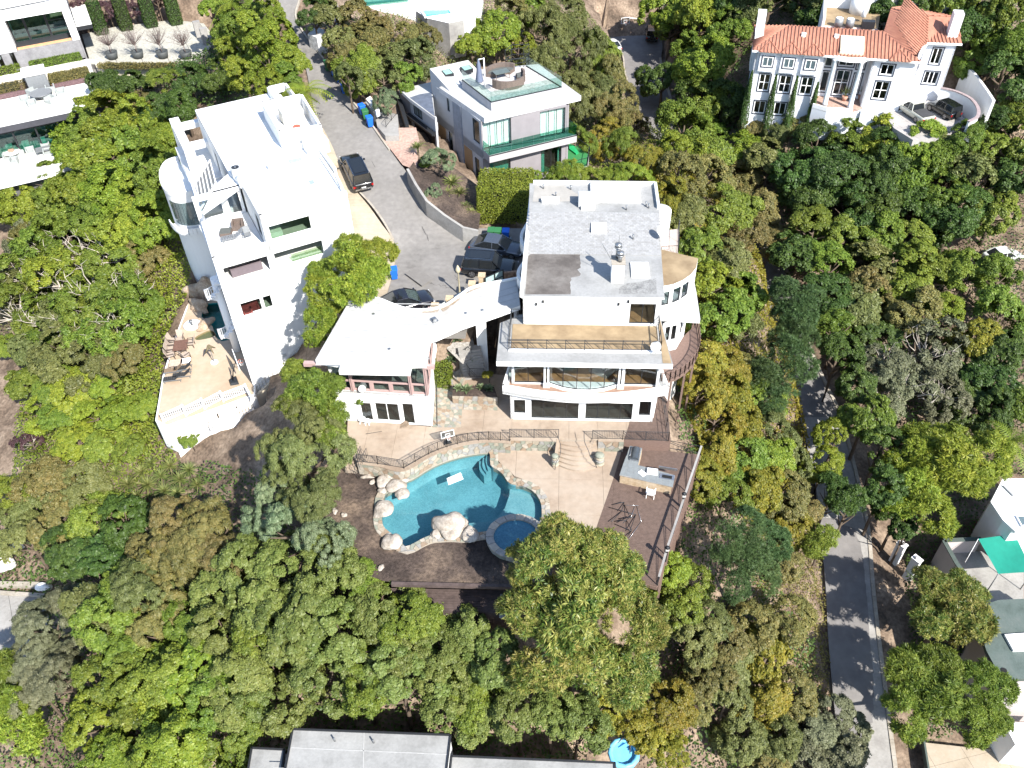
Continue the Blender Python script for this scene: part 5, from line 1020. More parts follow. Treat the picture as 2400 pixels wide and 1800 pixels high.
# terrace furniture
WICK=mat('brown_wicker',(.13,.10,.085),.8,.2,12,.3,60)
def side_box(px,py,z,w,d,h,yaw,label,m,cat='ottoman',hollow=False,group=None):
 x,y,_=P(px,py,z);t=thing('wicker_ottoman' if not hollow else 'wicker_armchair',label,cat,(x,y,z),group);build('seat' if hollow else 'frame',MB().obox(x,y,z,z+(h*.5 if hollow else h),w,d,yaw),m,t)
 if hollow:
  c,s=math.cos(yaw),math.sin(yaw)
  for a,b,l,e in ((-w/2+.07,0,.14,d),(w/2-.07,0,.14,d),(0,d/2-.07,w-.29,.14)):build('armrest' if e==d else 'backrest',MB().obox(x+a*c-b*s,y+a*s+b*c,z+h*.501,z+h,l,e,yaw),m,t)
 else:build('cushion',MB().obox(x,y,z+h+.002,z+h+.1,w*.96,d*.96,yaw),mat('dark_cushion',(.09,.095,.09),.9),t)
 return t
side_box(531,550,9.6,.95,.8,.35,LY-.35,'flat brown wicker ottoman on the white terrace',WICK);side_box(560,535,9.6,.95,.85,.75,LY-.3,'square brown wicker armchair beside the ottoman on the white terrace',WICK,'armchair',True)
def lounger(px,py,z,yaw,label,m,fm,group=None,L_=1.9,slats=9):
 x,y,_=P(px,py,z);t=thing('sun_lounger',label,'sun lounger',(x,y,z),group);c,s=math.cos(yaw),math.sin(yaw)
 def q(a,b,h):return (x+a*c-b*s,y+a*s+b*c,z+h)
 k=MB();k.bar(q(-L_/2,-.3,.33),q(L_/2,-.3,.33),.05);k.bar(q(-L_/2,.3,.33),q(L_/2,.3,.33),.05)
 build('lounger_frame',k,fm,t)
 for i in range(slats):
  a=-L_/2+L_*(i+.5)/slats;up=max(0,(i-slats*.62))*.16;build('slat',MB().hexa([q(a-L_/slats*.42,-.28,.35+up),q(a+L_/slats*.42,-.28,.35+up+(.1 if up else 0)),q(a+L_/slats*.42,.28,.35+up+(.1 if up else 0)),q(a-L_/slats*.42,.28,.35+up)],[q(a-L_/slats*.42,-.28,.38+up),q(a+L_/slats*.42,-.28,.38+up+(.1 if up else 0)),q(a+L_/slats*.42,.28,.38+up+(.1 if up else 0)),q(a-L_/slats*.42,.28,.38+up)]),m,t)
 for a in (-L_*.42,L_*.42):
  for b in (-.28,.28):build('leg',MB().bar(q(a,b,0),q(a,b,.33),.04),fm,t)
 return t
GREYM=mat('grey_metal',(.22,.23,.24),.5,.08,4,metal=.4)
lounger(547,562,9.6,LY-.1,'grey slatted lounger on the white terrace in front of the wicker chairs',GREYM,GREYM);patio_chair(583,558,9.6,LY,'grey wire chair right of the slatted lounger on the white terrace',GREYM)
# ---- pool patio on the left
LT=multi_mat('peach_concrete',[(.33,.25,.175),(.385,.30,.215),(.42,.34,.265)],.25,.85,2.5,.05,.1,20)
lp=setting('left_patio');LPOLY=poly_px([(448,628),(500,650),(560,720),(596,880),(594,924),(392,996),(368,985),(385,880),(410,800),(440,720)],-4)
WAT2=[(476,712),(530,708),(545,760),(545,795),(520,800),(506,790),(498,765),(488,755),(472,742)]
W2=ccw(poly_px(WAT2,-4));WADE=ccw(curve(poly_px([(457,792),(470,783),(492,774),(505,782),(498,790),(478,795),(462,797)],-4),3,True))
LT_BASE=build('patio_base',MB().prism(LPOLY,-7.5,-5.2),LT,lp);sheet('patio_surface',LPOLY,[W2,WADE],-4,LT,parent=lp)
sk=MB()
for a,b in zip(LPOLY,LPOLY[1:]+LPOLY[:1]):d,n,L_=frame(a,b);wbox(sk,a,d,n,0,L_,-.15,0,-7.4,-4.0)
build('patio_skirt',sk,WHITE,lp)
def small_pool(poly,name,label,z,depth,bm,wm,cat='swimming pool'):
 c=(sum(p[0] for p in poly)/len(poly),sum(p[1] for p in poly)/len(poly));t=thing(name,label,cat,(*c,z-depth));n=len(poly);mb=MB()
 mb.v=[(x,y,z+.0) for x,y in poly]+[(x,y,z-depth) for x,y in poly];mb.f=[(i,n+i,n+(i+1) % n,(i+1) % n)[::-1] for i in range(n)]+[tuple(range(n,2*n))];mb.mi=[0]*(n+1);mb.smooth=[False]*(n+1);build('basin',mb,bm,t)
 mb=MB();mb.v=[(x,y,z-.18) for x,y in poly];mb.f=[tuple(range(n))];mb.mi=[0];mb.smooth=[False];build('water_surface',mb,wm,t);return t
small_pool(W2,'swimming_pool','narrow teal pool half in shade beside the tall white house',-4,1.15,mat('teal_plaster',(.01,.2,.19),.7,.1,3),WATER);small_pool(WADE,'wading_pool','shallow olive leaf-shaped wading pool below the teal pool',-4,.5,mat('olive_plaster',(.18,.14,.07),.8,.1,3),WATER)
ROCKY=multi_mat('moulded_rock',[(.26,.175,.11),(.36,.27,.19),(.43,.35,.265)],1.5,.9,6,.15,.5,8)
for i,(px,py,rx,ry,rz,l) in enumerate([(461,690,.9,1.5,1.2,'tan moulded rock with a slide channel at the head of teal pool'),(466,720,.7,1.1,.8,'lower tan moulded rock beside the upper left of teal pool'),(490,690,1.2,1.0,1.6,'shaded tan rock mass at the top of the teal pool'),(508,672,1.2,1.3,1.3,'brown rock between the teal pool and the white house'),(482,762,1.1,.6,.35,'low pale rock shelf between the teal pool and wading pool')]):
 x,y,_=P(px,py,-4);single('moulded_rock',MB().rock((x,y,-3.9),rx,ry,rz,i+50,1.1,.2,18,10),ROCKY,l,'rock','moulded rocks at the left pool')
x,y,_=P(451,764,-4);t=thing('fountain','round white fountain bowl on the peach patio left of the wading pool','fountain',(x,y,-4));build('bowl',MB().lathe(x,y,[(.8,-4),(.85,-3.8),(.7,-3.75),(.6,-3.85),(.01,-3.85)],18),WHITE2,t);build('spout',MB().lathe(x,y,[(.12,-3.85),(.1,-3.4),(.2,-3.35),(.01,-3.3)],10),GREYM,t)
# dining set and loungers
TAB=mat('brown_table_top',(.13,.07,.05),.5,.2,5)
def table(px,py,z,w,d,h,yaw,label,m,fm,name='patio_table',group=None):
 x,y,_=P(px,py,z);t=thing(name,label,'table',(x,y,z),group);build('table_top',MB().obox(x,y,z+h-.05,z+h,w,d,yaw),m,t);c,s=math.cos(yaw),math.sin(yaw)
 for a in (-w/2+.08,w/2-.08):
  for b in (-d/2+.08,d/2-.08):build('leg',MB().bar((x+a*c-b*s,y+a*s+b*c,z),(x+a*c-b*s,y+a*s+b*c,z+h-.05),.05),fm,t)
 return t
LG=R(8);BRM=mat('bronze_metal',(.12,.09,.075),.5,.1,4,metal=.3);TAUPE=mat('taupe_fabric',(.34,.28,.23),.9,.08,8)
table(428,822,-4,1.3,1.5,.74,LG,'square brown dining table on the left peach patio',TAB,BRM)
for px,py,yw,l in ((425,802,LG,'taupe chair at the head of the brown dining table'),(410,806,LG+1.3,'topmost of the taupe chairs left of the brown dining table'),(408,818,LG+1.6,'second taupe chair down on the left of the brown dining table'),(405,828,LG+1.6,'third taupe chair down on the left of the brown dining table'),(404,840,LG+1.8,'lowest taupe chair left of the brown dining table'),(449,812,LG-1.6,'taupe chair on the right side of the brown dining table'),(438,840,LG+2.4,'turned taupe chair below the brown dining table')):patio_chair(px,py,-4,yw,l,TAUPE,BRM,'taupe chairs round the brown table',1.25)
table(415,858,-4,1.2,.9,.45,LG,'low slatted wooden table under the dining set',mat('pale_slats',(.42,.33,.26),.8,.15,6),BRM);table(438,853,-4,.9,.7,.45,LG,'low white-topped table beside the slatted wooden one',WHITE2,BRM)
for px,py,l in ((431,868,'upper right dark lounger of the four by the low tables'),(429,884,'lower right dark lounger of the four'),(409,873,'upper left brown lounger of the four'),(407,893,'lower left dark lounger of the four, at the ivy edge')):lounger(px,py,-4,LG,l,mat('black_sling',(.035,.035,.035),.8) if 'right' in l or 'lower' in l else mat('brown_sling',(.2,.14,.09),.8),GREYM,'loungers beside the ivy',1.7)
# folded umbrella lying on the patio
x,y,_=P(503,850,-4);t=thing('patio_umbrella','folded dark patio umbrella on a stand in the middle of the peach patio','umbrella',(x,y,-4));build('pole',MB().cyl(x,y,-4,-1.9,.04,n=6),GREYM,t);k=MB()
for i in range(4):a=i*math.pi/2+.8;k.tube([(x+.0,y,-1.9),(x+.55*math.cos(a),y+.55*math.sin(a),-2.5)],[.16,.03],6)
build('canopy',k,mat('umbrella_olive',(.12,.10,.06),.9,.2,8),t);build('base',MB().cyl(x,y,-4,-3.9,.35,n=12),WHITE2,t)
hoop(568,888,-4,R(115),'tilted grey basketball hoop with black base at the right end of the peach patio',1.2)
# spiral stair
sx_,sy_,_=P(556,820,-4);t=thing('spiral_stair','white spiral staircase with curved landings against the tall white house','staircase',(sx_,sy_,-4));top=PY(524,742,sy_)[2]
build('stair_column',MB().cyl(sx_,sy_,-4,4.6,.35,n=12),WHITE2,t)
for i in range(26):a=i*.42+1.2;z=-3.8+i*.31;build('stair_tread',MB().prism([(sx_+.3*math.cos(a-.2),sy_+.3*math.sin(a-.2)),(sx_+1.15*math.cos(a-.24),sy_+1.15*math.sin(a-.24)),(sx_+1.15*math.cos(a+.24),sy_+1.15*math.sin(a+.24)),(sx_+.3*math.cos(a+.2),sy_+.3*math.sin(a+.2))],z,z+.08),WHITE2,t)
rl=[(sx_+1.15*math.cos(i*.21+1.2),sy_+1.15*math.sin(i*.21+1.2),-3.7+i*.155) for i in range(54)];k=MB();k.tube([(a,b,c+.95) for a,b,c in rl],.035,5)
for p in rl[::1]:k.bar((p[0],p[1],p[2]),(p[0],p[1],p[2]+.95),.03)
build('spiral_railing',k,WHITE2,t);slab(t,'landing',[(sx_+.2,sy_-.9),(sx_+1.9,sy_-.3),(sx_+1.6,sy_+.9),(sx_+.0,sy_+.9)],4.3,4.5,WHITE2)
# white balustrade along the front and steps below
bl_=[P(*p) for p in ((385,990,-4),(434,968,-4),(437,974,-4),(478,953,-4),(481,958,-4),(522,936,-4),(525,941,-4),(580,920,-4),(592,945,-4))]
bt=thing('white_balustrade','stepped white balustrade along the lower edge of the peach patio','balustrade',(*bl_[4][:2],-4));k=MB()
for a,b in zip(bl_,bl_[1:]):
 a,b=Vector(a),Vector(b);Z=Vector((0,0,1));k.bar(a+Z*.95,b+Z*.95,.14,.08);k.bar(a+Z*.12,b+Z*.12,.08);n=max(1,int((b-a).length/.16))
 for i in range(n):p=a.lerp(b,(i+.5)/n);k.bar(p+Z*.12,p+Z*.95,.06)
 k.bar(a,a+Z*1.05,.14)
build('baluster_rows',k,WHITE2,bt)
t=thing('deck_steps','white slatted steps and lower landing below the stepped balustrade','steps',(*P(500,985,-5.2)[:2],-6));
WPL=mat('whitewashed_plank',(.62,.54,.46),.8,.1,5)
for i in range(26):a,b=lerp((398,1000),(588,938),i/26),lerp((398,1000),(588,938),(i+.72)/26);c0,c1=P(a[0]-2,a[1]+2,-4.5),P(b[0]-2,b[1]+2,-4.5);d0,d1=P(a[0]+6,a[1]+27,-5.2),P(b[0]+6,b[1]+27,-5.2);build('plank',MB().hexa([(p[0],p[1],p[2]-.06) for p in (d0,d1,c1,c0)],[d0,d1,c1,c0]),WPL,t)
build('lower_wall',MB().prism([P(402,1002,-4.6)[:2],P(590,941,-4.6)[:2],P(596,962,-5.3)[:2],P(402,1022,-5.3)[:2]],-9,-5.35),WHITE,t)
for i in range(7):q=[P(500+i*10+a,985-i*3+b,-5.6-.12*i) for a,b in ((0,0),(70,-22),(76,-15),(6,8))];build('stair_tread',MB().hexa([(p[0],p[1],p[2]-.15) for p in q][::-1],q[::-1]),WHITE2,t)
for pts_ in ([(388,1010,-4.6),(398,1035,-6.8),(415,1060,-8.5)],[(497,1010,-5.2),(515,985,-5.2),(560,970,-5.4),(575,950,-5.4)]):rail(t,[P(*p) for p in pts_],.95,.3,.03,WHITE2,'white_handrail',False)
# retaining wall with spiked fence below the white house
rt=thing('retaining_wall','cream retaining wall with small spiked fence stepping up below the tall white house','retaining wall',P(660,860,-4));w_=[P(*p) for p in ((598,928,-4.6),(625,902,-4.2),(660,872,-3.4),(695,840,-2.2),(735,800,-.6))];k=MB();f2=MB()
for a,b in zip(w_,w_[1:]):
 d,n,L_=frame(a,b);q=[wpt(a,d,n,0,.1),wpt(a,d,n,L_,.1),wpt(a,d,n,L_,-.15),wpt(a,d,n,0,-.15)];k.hexa([(*p,-7) for p in q],[(*q[0],a[2]),(*q[1],b[2]),(*q[2],b[2]),(*q[3],a[2])])
 for i in range(4):p=lerp(a,b,i/4);f2.bar(p,(p[0],p[1],p[2]+.9),.05);f2.bar((p[0],p[1],p[2]+.9),(p[0]+.25,p[1]-.2,p[2]+1.15),.03)
 for h in (.4,.85):f2.bar((a[0],a[1],a[2]+h),(b[0],b[1],b[2]+h),.02)
build('wall_body',k,mat('cream_render',(.55,.49,.38),.9,.06,1),rt);build('wire_fence',f2,mat('pale_fence_metal',(.4,.38,.34),.6),rt)
# ================================================================ MODERN HOUSE WITH ROOF TERRACE
md=thing('modern_house','grey and white modern house with glass balcony and furnished roof terrace','house',P(1200,330,4))
W0,W1=P(1127,285,11)[:2],P(1334,245,11)[:2]
mdir,mn,mL=frame(W0,W1)
LB=P(1010,195,11)[:2]                                            # back end of the long left wall
ld,ln,lL=frame(LB,W0)
BK=(W1[0]+(LB[0]-W0[0])*.85,W1[1]+(LB[1]-W0[1])*.85)
FLAT.append(([W0,W1,BK,LB],2.6))
LGREY=mat('blue_white_render',(.42,.43,.45),.9,.04,1,.1,40);PEB=mat('mauve_render',(.22,.205,.215),.9,.06,1,.1,40);TANW=mat('tan_wood_panel',(.30,.20,.11),.7,.12,5,.1,30,stretch=(1,1,6));CURT=mat('pale_curtain',(.5,.62,.6),.9,.06,3)
MLIT=mat('mint_interior',(.45,.56,.54),.9,.05,2)
# front, upper storey: curtained glazing either side of a grey panel
uu=lambda px,py,z=9.5:onplane(px,py,W0,W1)[0]
wall(md,W0,W1,7.95,11.0,[dict(u0=.15,u1=uu(1198,300),z0=8.05,z1=10.8,nx=4,fw=.05,fm=DARKF),dict(u0=uu(1266,285),u1=uu(1325,270),z0=8.05,z1=10.8,nx=3,fw=.05,fm=DARKF)],PEB,name='upper_front_wall',gm=glass_mat('curtained_glass',(.9,.95,.93),.1))
k=MB();wbox(k,W0,mdir,mn,.1,mL-.1,-.5,-.42,7.95,10.95);build('curtain',k,mat('white_curtain',(.62,.68,.67),.9,.06,3),md)
wall(md,W0,W1,3.2,7.0,[dict(u0=.7,u1=uu(1199,390)-.1,z0=3.4,z1=6.7,nx=1,fm=DARKF),dict(u0=uu(1268,360),u1=uu(1316,350),z0=3.9,z1=6.7,nx=2,fm=DARKF)],PEB,name='lower_front_wall',gm=GLASSG)
k=MB();wbox(k,W0,mdir,mn,.7,uu(1199,390)-.1,-.4,-.35,3.4,6.9);wbox(k,W0,mdir,mn,uu(1268,360),uu(1268,360)+.5,-.4,-.35,3.9,6.9);wbox(k,W0,mdir,mn,uu(1310,350),uu(1316,350)+.2,-.4,-.35,3.9,6.9);build('curtain',k,CURT,md)
slab(md,'lower_floor',[W0,W1,BK,LB],3.0,3.35,mat('tan_room_floor',(.3,.24,.15),.7));slab(md,'upper_floor',[W0,W1,BK,LB],7.0,7.9,LGREY)
wall(md,W1,BK,0,11,[],PEB,name='right_wall');wall(md,BK,LB,2,11,[],PEB,name='rear_wall')
def lu(px,py):return onplane(px,py,LB,W0)[0]
def lz(px,py):return onplane(px,py,LB,W0)[1]
ops=[]
for a,b,c,d,nx,nm in ((1046,228,1055,264,1,'slot_window'),(1106,274,1125,340,1,'tall_window'),(1050,305,1064,372,1,'entry_door'),(1112,366,1126,430,1,'tall_window')):
 ops.append(dict(u0=lu(a,b),u1=lu(c,d),z1=lz(a,b),z0=lz(c,d),nx=nx,name=nm))
wall(md,LB,W0,2.5,11,ops,LGREY,name='left_wall',gm=GLASS)
for a,b,c,d in ((1023,284,1049,350),(1088,338,1110,405)):
 k=MB();u0,u1,z1,z0=lu(a,b),lu(c,d),lz(a,b),lz(c,d);n=6
 for i in range(n):k=MB();wbox(k,LB,ld,ln,u0+(u1-u0)*i/n+.01,u0+(u1-u0)*(i+1)/n-.01,.005,.05,min(z0,z1),max(z0,z1));build('wood_panel',k,TANW,md)
k=MB();u0=lu(1062,240);u1=lu(1080,240);wbox(k,LB,ld,ln,u0,u1,.004,.12,2.6,11);build('grey_pilaster',k,mat('blue_grey_render',(.24,.26,.30),.9),md)
# balcony with green glass
B0,B1=P(1147,365,7.95)[:2],P(1352,316,7.95)[:2];B2,B3=P(1332,300,7.95)[:2],P(1130,350,7.95)[:2]
slab(md,'balcony_slab',[B0,B1,W1,W0,B3],7.15,7.95,mat('pale_grey_render',(.36,.34,.345),.9,.05,1))
for a,b,nn in ((B3,B0,2),(B0,B1,8),(B1,B2,1)):
 d,n,L_=frame(a,b)
 for i in range(nn):k=MB();wbox(k,a,d,n,L_*i/nn+.01,L_*(i+1)/nn-.01,-.06,-.04,7.96,9.0);build('glass_panel',k,GLASSG,md)
k=MB();d,n,L_=frame(B0,B1);wbox(k,B0,d,n,0,L_,.005,.03,7.85,7.96);build('balcony_edge',k,DARKF,md)
# roof
RFp=poly_px([(1135,277),(1362,224),(1262,150),(1100,165),(1029,205)],11.5);slab(md,'roof',RFp,10.98,11.5,mat('white_fascia',(.55,.55,.56),.8),mtop=WROOF)
bx_=[P(1007,161,12.6),P(1097,141,12.6),P(1128,172,11.6),P(1054,213,11.55)];k=MB();k.hexa([(p[0],p[1],6) for p in (bx_[0],bx_[3],bx_[2],bx_[1])],[bx_[0],bx_[3],bx_[2],bx_[1]],1);k.add([(p[0],p[1],p[2]+.01) for p in (bx_[0],bx_[3],bx_[2],bx_[1])],[(0,1,2,3)]);build('sloped_roof',k,[WROOF,LGREY],md)
GP=mat('green_skylight_pane',(.22,.36,.32),.15)
for c4 in ([(1034,168),(1053,163),(1064,174),(1044,179)],[(1078,159),(1099,154),(1109,163),(1088,169)]):
 q=[P(a,b,12.35-.012*(b-160)) for a,b in c4];o=build('skylight',MB().hexa([(p[0],p[1],p[2]-.3) for p in q][::-1],[(p[0],p[1],p[2]+.1) for p in q][::-1]),DARKF,md);cx=[sum(p[i] for p in q)/4 for i in range(3)];q2=[tuple(cx[i]+(p[i]-cx[i])*.8 for i in range(3)) for p in q];build('skylight_pane',MB().hexa([(p[0],p[1],p[2]+.1) for p in q2][::-1],[(p[0],p[1],p[2]+.13) for p in q2][::-1]),GP,o)
# raised roof terrace
TZ=12.35;TQ=poly_px([(1151,241),(1317,205),(1234,155),(1170,163),(1082,188)],TZ)
slab(md,'roof_terrace',TQ,11.5,TZ,mat('terrace_side',(.34,.34,.36),.8),mtop=multi_mat('pale_terrace',[(.40,.37,.36),(.46,.44,.43)],1,.8,4))
for a,b,nn in ((TQ[4],TQ[0],3),(TQ[0],TQ[1],5),(TQ[1],TQ[2],4)):
 d,n,L_=frame(a,b);o_=-.05
 k=MB();wbox(k,a,d,n,0,L_,-.1,-.0,TZ+.002,TZ+.08);build('rail_base',k,DARKF,md)
 for i in range(nn):k=MB();wbox(k,a,d,n,L_*i/nn+.01,L_*(i+1)/nn-.01,-.06,-.04,TZ+.08,TZ+1.1);build('glass_panel',k,glass_mat('clear_rail_glass',(.78,.88,.85),.1),md)
# iron stair cage at the back corner
k=MB();c0=[P(*p,TZ) for p in ((1185,163),(1228,157),(1240,148),(1200,150))]
for a in c0:
 for z in (0,):k.bar(a,(a[0],a[1],a[2]+2.0),.06)
for z in (.5,1.0,2.0):
 for a,b in zip(c0,c0[1:]+c0[:1]):k.bar((a[0],a[1],a[2]+z),(b[0],b[1],b[2]+z),.05)
build('stair_cage',k,DARKF,md)
# roof furniture
x,y,_=P(1137,205,TZ);t=thing('patio_umbrella','closed slate-blue parasol on a white pole on the roof terrace','umbrella',(x,y,TZ));build('pole',MB().cyl(x,y,TZ,TZ+3.0,.06,n=8),WHITE2,t)
k=MB();px_,py_=x-.55,y+.05;k.lathe(px_,py_,[(.05,TZ+2.9),(.2,TZ+2.3),(.3,TZ+1.4),(.42,TZ+.7),(.45,TZ+.62),(.02,TZ+.6)],14);
for i,v in enumerate(k.v):
 if i % 2:k.v[i]=(px_+(v[0]-px_)*.72,py_+(v[1]-py_)*.72,v[2])
build('canopy',k,mat('slate_fabric',(.11,.13,.19),.9,.08,6),t);build('cross_arm',MB().bar((px_,py_,TZ+2.85),(x,y,TZ+2.95),.06),WHITE2,t);build('base',MB().obox(x,y,TZ,TZ+.08,.9,.9,R(20)),GREYM,t)
def curved_sofa(px,py,z,a0,a1,r,label):
 x,y,_=P(px,py,z);t=thing('curved_sofa',label,'sofa',(x,y,z),'curved wicker sofas');n=7
 for nm,r0,r1,z0,z1,m in (('sofa_base',r*.55,r*.93,0,.36,WICK),('backrest',r*.935,r*1.05,0,.85,WICK),('seat_cushion',r*.57,r*.92,.365,.46,mat('dark_cushion',(0,0,0)))):
  k=MB()
  for i in range(n):
   b0,b1=a0+(a1-a0)*i/n,a0+(a1-a0)*(i+1)/n;q=[(x+rr*math.cos(b),y+rr*math.sin(b)) for rr,b in ((r0,b0),(r1,b0),(r1,b1),(r0,b1))];k.prism(q,z+z0,z+z1)
  build(nm,k,m,t)
 return t
curved_sofa(1188,193,TZ,-2.5,-.35,1.75,'curved dark wicker sofa at the front of the roof terrace group');curved_sofa(1183,184,TZ,1.0,2.9,1.9,'curved brown wicker sofa at the back of the roof terrace group');curved_sofa(1190,188,TZ,-.3,.55,1.7,'narrow high curved wicker seat on the right of the group')
table(1175,183,TZ,1.6,1.0,.7,R(23),'square dark table between the curved sofas on the roof terrace',mat('dark_slate_top',(.10,.12,.11),.3),WICK)
# garage wing
gz=9.9;GA=poly_px([(935,209),(1011,192),(1020,276),(959,231)],gz);slab(md,'garage_roof',GA,9.55,gz,WHITE,mtop=WROOF);g0,g1=P(960,233,9.5)[:2],P(1019,277,9.5)[:2]
slab(md,'slate_roof_patch',poly_px([(960,229),(984,221),(1011,217),(1019,273)],gz),gz+.003,gz+.02,mat('wet_slate',(.10,.115,.15),.4,.2,2))
gd_,gn_,gL_=frame(g0,g1);gu=lambda px,py:onplane(px,py,g0,g1)
a_,b_=gu(967,243),gu(990,275);c_,d_=gu(968,290),gu(1010,350);gback=(g0[0]+2.5,g0[1]+4.5)
wall(md,g0,g1,5.5,9.55,[dict(u0=a_[0],u1=b_[0],z0=8.1,z1=9.3,nx=2),dict(u0=c_[0],u1=gL_-.3,z0=6.0,z1=7.6,kind='hole')],LGREY,name='garage_wall');slab(md,'garage_floor',[g0,g1,(g1[0]+.1,g1[1]+2),(g0[0]+.5,g0[1]+3)],7.3,8.0,LGREY)
k=MB();wbox(k,g0,gd_,gn_,c_[0],gL_-.3,-.3,-.2,5.9,7.5);build('garage_door',k,mat('dark_bronze_door',(.035,.03,.028),.5),md);k=MB();wbox(k,g0,gd_,gn_,c_[0]-.6,gL_,.0,.5,7.65,7.85);build('garage_canopy',k,DARKF,md)
wall(md,P(936,212,9.5)[:2],g0,5.5,9.55,[],PEB,name='garage_side_wall');build('entry_stair_wall',MB().prism(poly_px([(928,225),(937,220),(958,290),(950,292)],8.6),6,8.6),DARKF,md)
FLAT.append(([g0,g1,(g1[0]+2,g1[1]+4),(g0[0]+2,g0[1]+4)],6))
t=thing('retaining_wall','grey concrete retaining walls and steps by the entrance of the modern house','retaining wall',P(915,290,7.6));
for q,z in (([(876,262),(884,250),(862,232),(856,240)],9.8),([(884,296),(903,318),(935,318),(932,268),(905,262),(878,262)],8.9)):build('wall_body',MB().prism(poly_px(q,z),6.5,z),CONCG,t)
rail(t,[P(905,298,8.9),P(918,282,8.9),P(930,268,8.9)],.95,.3,.02,DARKF,'stair_railing',False);build('white_capping',MB().prism(poly_px([(858,232),(882,262),(890,258),(868,226)],10),9.4,10.05),WHITE,t)
# street garden wall
gwp=[P(955,395,8.6),P(975,432,8.2),(P(1000,470,7.8)),P(1040,502,7.2),P(1085,532,6.8),P(1120,540,6.6)];t=thing('garden_wall','long low grey garden wall along the street below the modern house','wall',P(1010,480,6));k=MB()
for a,b in zip(gwp,gwp[1:]):d,n,L_=frame(a,b);q=[wpt(a,d,n,0,.12),wpt(a,d,n,L_+.03,.12),wpt(a,d,n,L_+.03,-.12),wpt(a,d,n,0,-.12)];k.hexa([(*p,4.5) for p in q],[(*q[0],a[2]),(*q[1],b[2]),(*q[2],b[2]),(*q[3],a[2])])
build('wall_body',k,CONCG,t)
gbed=[p for p in gwp]+[P(1130,470,6.2),P(1120,430,6.2),P(1060,385,6.6),P(1010,355,7.2),P(975,365,8)];k=MB();k.v=[(p[0],p[1],p[2]-.25) for p in gbed];k.f=[tuple(range(len(gbed)))];k.mi=[0];k.smooth=[False];build('garden_bed',k,MULCH,kind='structure')
FLAT.append(([p[:2] for p in gbed],5.6))
# putting green
pg=thing('putting_green','bright green artificial putting green with a low rail behind the modern house','putting green',P(1355,370,4));PG=poly_px([(1330,335),(1348,338),(1381,362),(1376,388),(1338,398),(1322,380)],4.3);slab(pg,'green_base',PG,2.5,4.25,CONCG);slab(pg,'turf',[(x*.985+PG[0][0]*.015,y) for x,y in PG],4.255,4.3,mat('artificial_turf',(.03,.16,.05),.95,.15,8,.2,60));rail(pg,[(*p,4.3) for p in (PG[1],PG[2],PG[3],PG[4])],.9,0,.03,DARKF,'green_railing',False)
single('game_board',MB().prism(poly_px([(1334,338),(1346,342),(1356,357),(1350,360),(1334,348)],4.5),4.32,4.5),mat('emerald_board',(.02,.28,.1),.5),'emerald green putting board lying on the artificial turf','board')
# ================================================================ TERRACED HOUSE, TOP LEFT
TOo=P(0,372,-1);Tf,Tg=local(TOo,25)
def TP(l):return [Tf(*p) for p in l]
tl=thing('terraced_house','large cream and grey modern house with two furnished white terraces in the top left','house',(*Tf(6,5),-1))
CREAM=mat('cream_render',(.55,.49,.38));CRW=multi_mat('cream_terrazzo',[(.60,.58,.53),(.68,.67,.63)],.6,.6,4,.04,.05);GSTONE=multi_mat('grey_stone_cladding',[(.15,.147,.155),(.20,.197,.205),(.235,.23,.24)],.7,.8,6,.1,.15,20)
FLAT.append((TP([(12.5,24),(12.5,3),(33,3),(33,24)]),2.5));FLAT.append((TP([(-14,-5.6),(8.6,-5.6),(9.5,0),(14,0),(14,4),(31,6),(31,20),(13,22),(-14,22)]),-2.5))
wall(tl,Tf(-13,0),Tf(10.1,0),-1,1.95,[dict(u0=2.8+i*2.55,u1=5.25+i*2.55,z0=-.9,z1=1.85,nx=1,fw=.05) for i in range(8)],DARKF,name='window_wall',gm=GLASSG)
slab(tl,'living_floor',TP([(-13,.2),(10,.2),(10,5),(-13,5)]),-1.3,-.97,mat('pale_room_floor',(.4,.42,.42),.6));build('interior_wall',MB().prism(TP([(-13,4.6),(10,4.6),(10,4.8),(-13,4.8)]),-.97,1.9),INNER,tl)
for i in range(6):
 u=-1+i*1.9;build('interior_furniture',MB().prism(TP([(u,1.2+.3*(i % 2)),(u+.8,1.2+.3*(i % 2)),(u+.8,2.0),(u,2.0)]),-.97,-.3),MLIT,tl)
wall(tl,Tf(10.1,.02),Tf(14.0,.02),-4,2.2,[],GSTONE,name='stone_wall');wall(tl,Tf(14,0),Tf(14,7.3),-3,2.9,[],LGREY,name='side_wall')
slab(tl,'upper_terrace',TP([(-13,-.5),(13.5,-.5),(13.7,7.5),(-13,7.5)]),2.2,2.95,mat('charcoal_fascia',(.05,.05,.06),.6),mtop=CRW)
slab(tl,'lower_terrace',TP([(-13,0),(-13,-6),(9.0,-5.95),(9.6,-1),(10,0)]),-1.6,-1.0,WHITE2,mtop=CRW)
parapet(tl,TP([(-13,-6),(9.0,-5.95)]),-1.9,-.55,.3,WHITE2);parapet(tl,TP([(9.0,-5.9),(9.6,-1)]),-1.8,-.6,.3,WHITE2)
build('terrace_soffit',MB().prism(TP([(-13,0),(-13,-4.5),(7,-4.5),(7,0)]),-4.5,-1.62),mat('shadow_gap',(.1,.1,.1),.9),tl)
k=MB();wbox(k,Tf(13.6,-.4),*frame(Tf(13.6,-.4),Tf(13.7,7.4))[:2],0,7.8,-.03,0,2.96,4.0);build('glass_rail',k,GLASSG,tl)
pb_=build('planter_box',MB().prism(TP([(10.3,-.2),(13.3,-.2),(13.3,.5),(10.3,.5)]),2.96,3.5),WHITE2,tl)
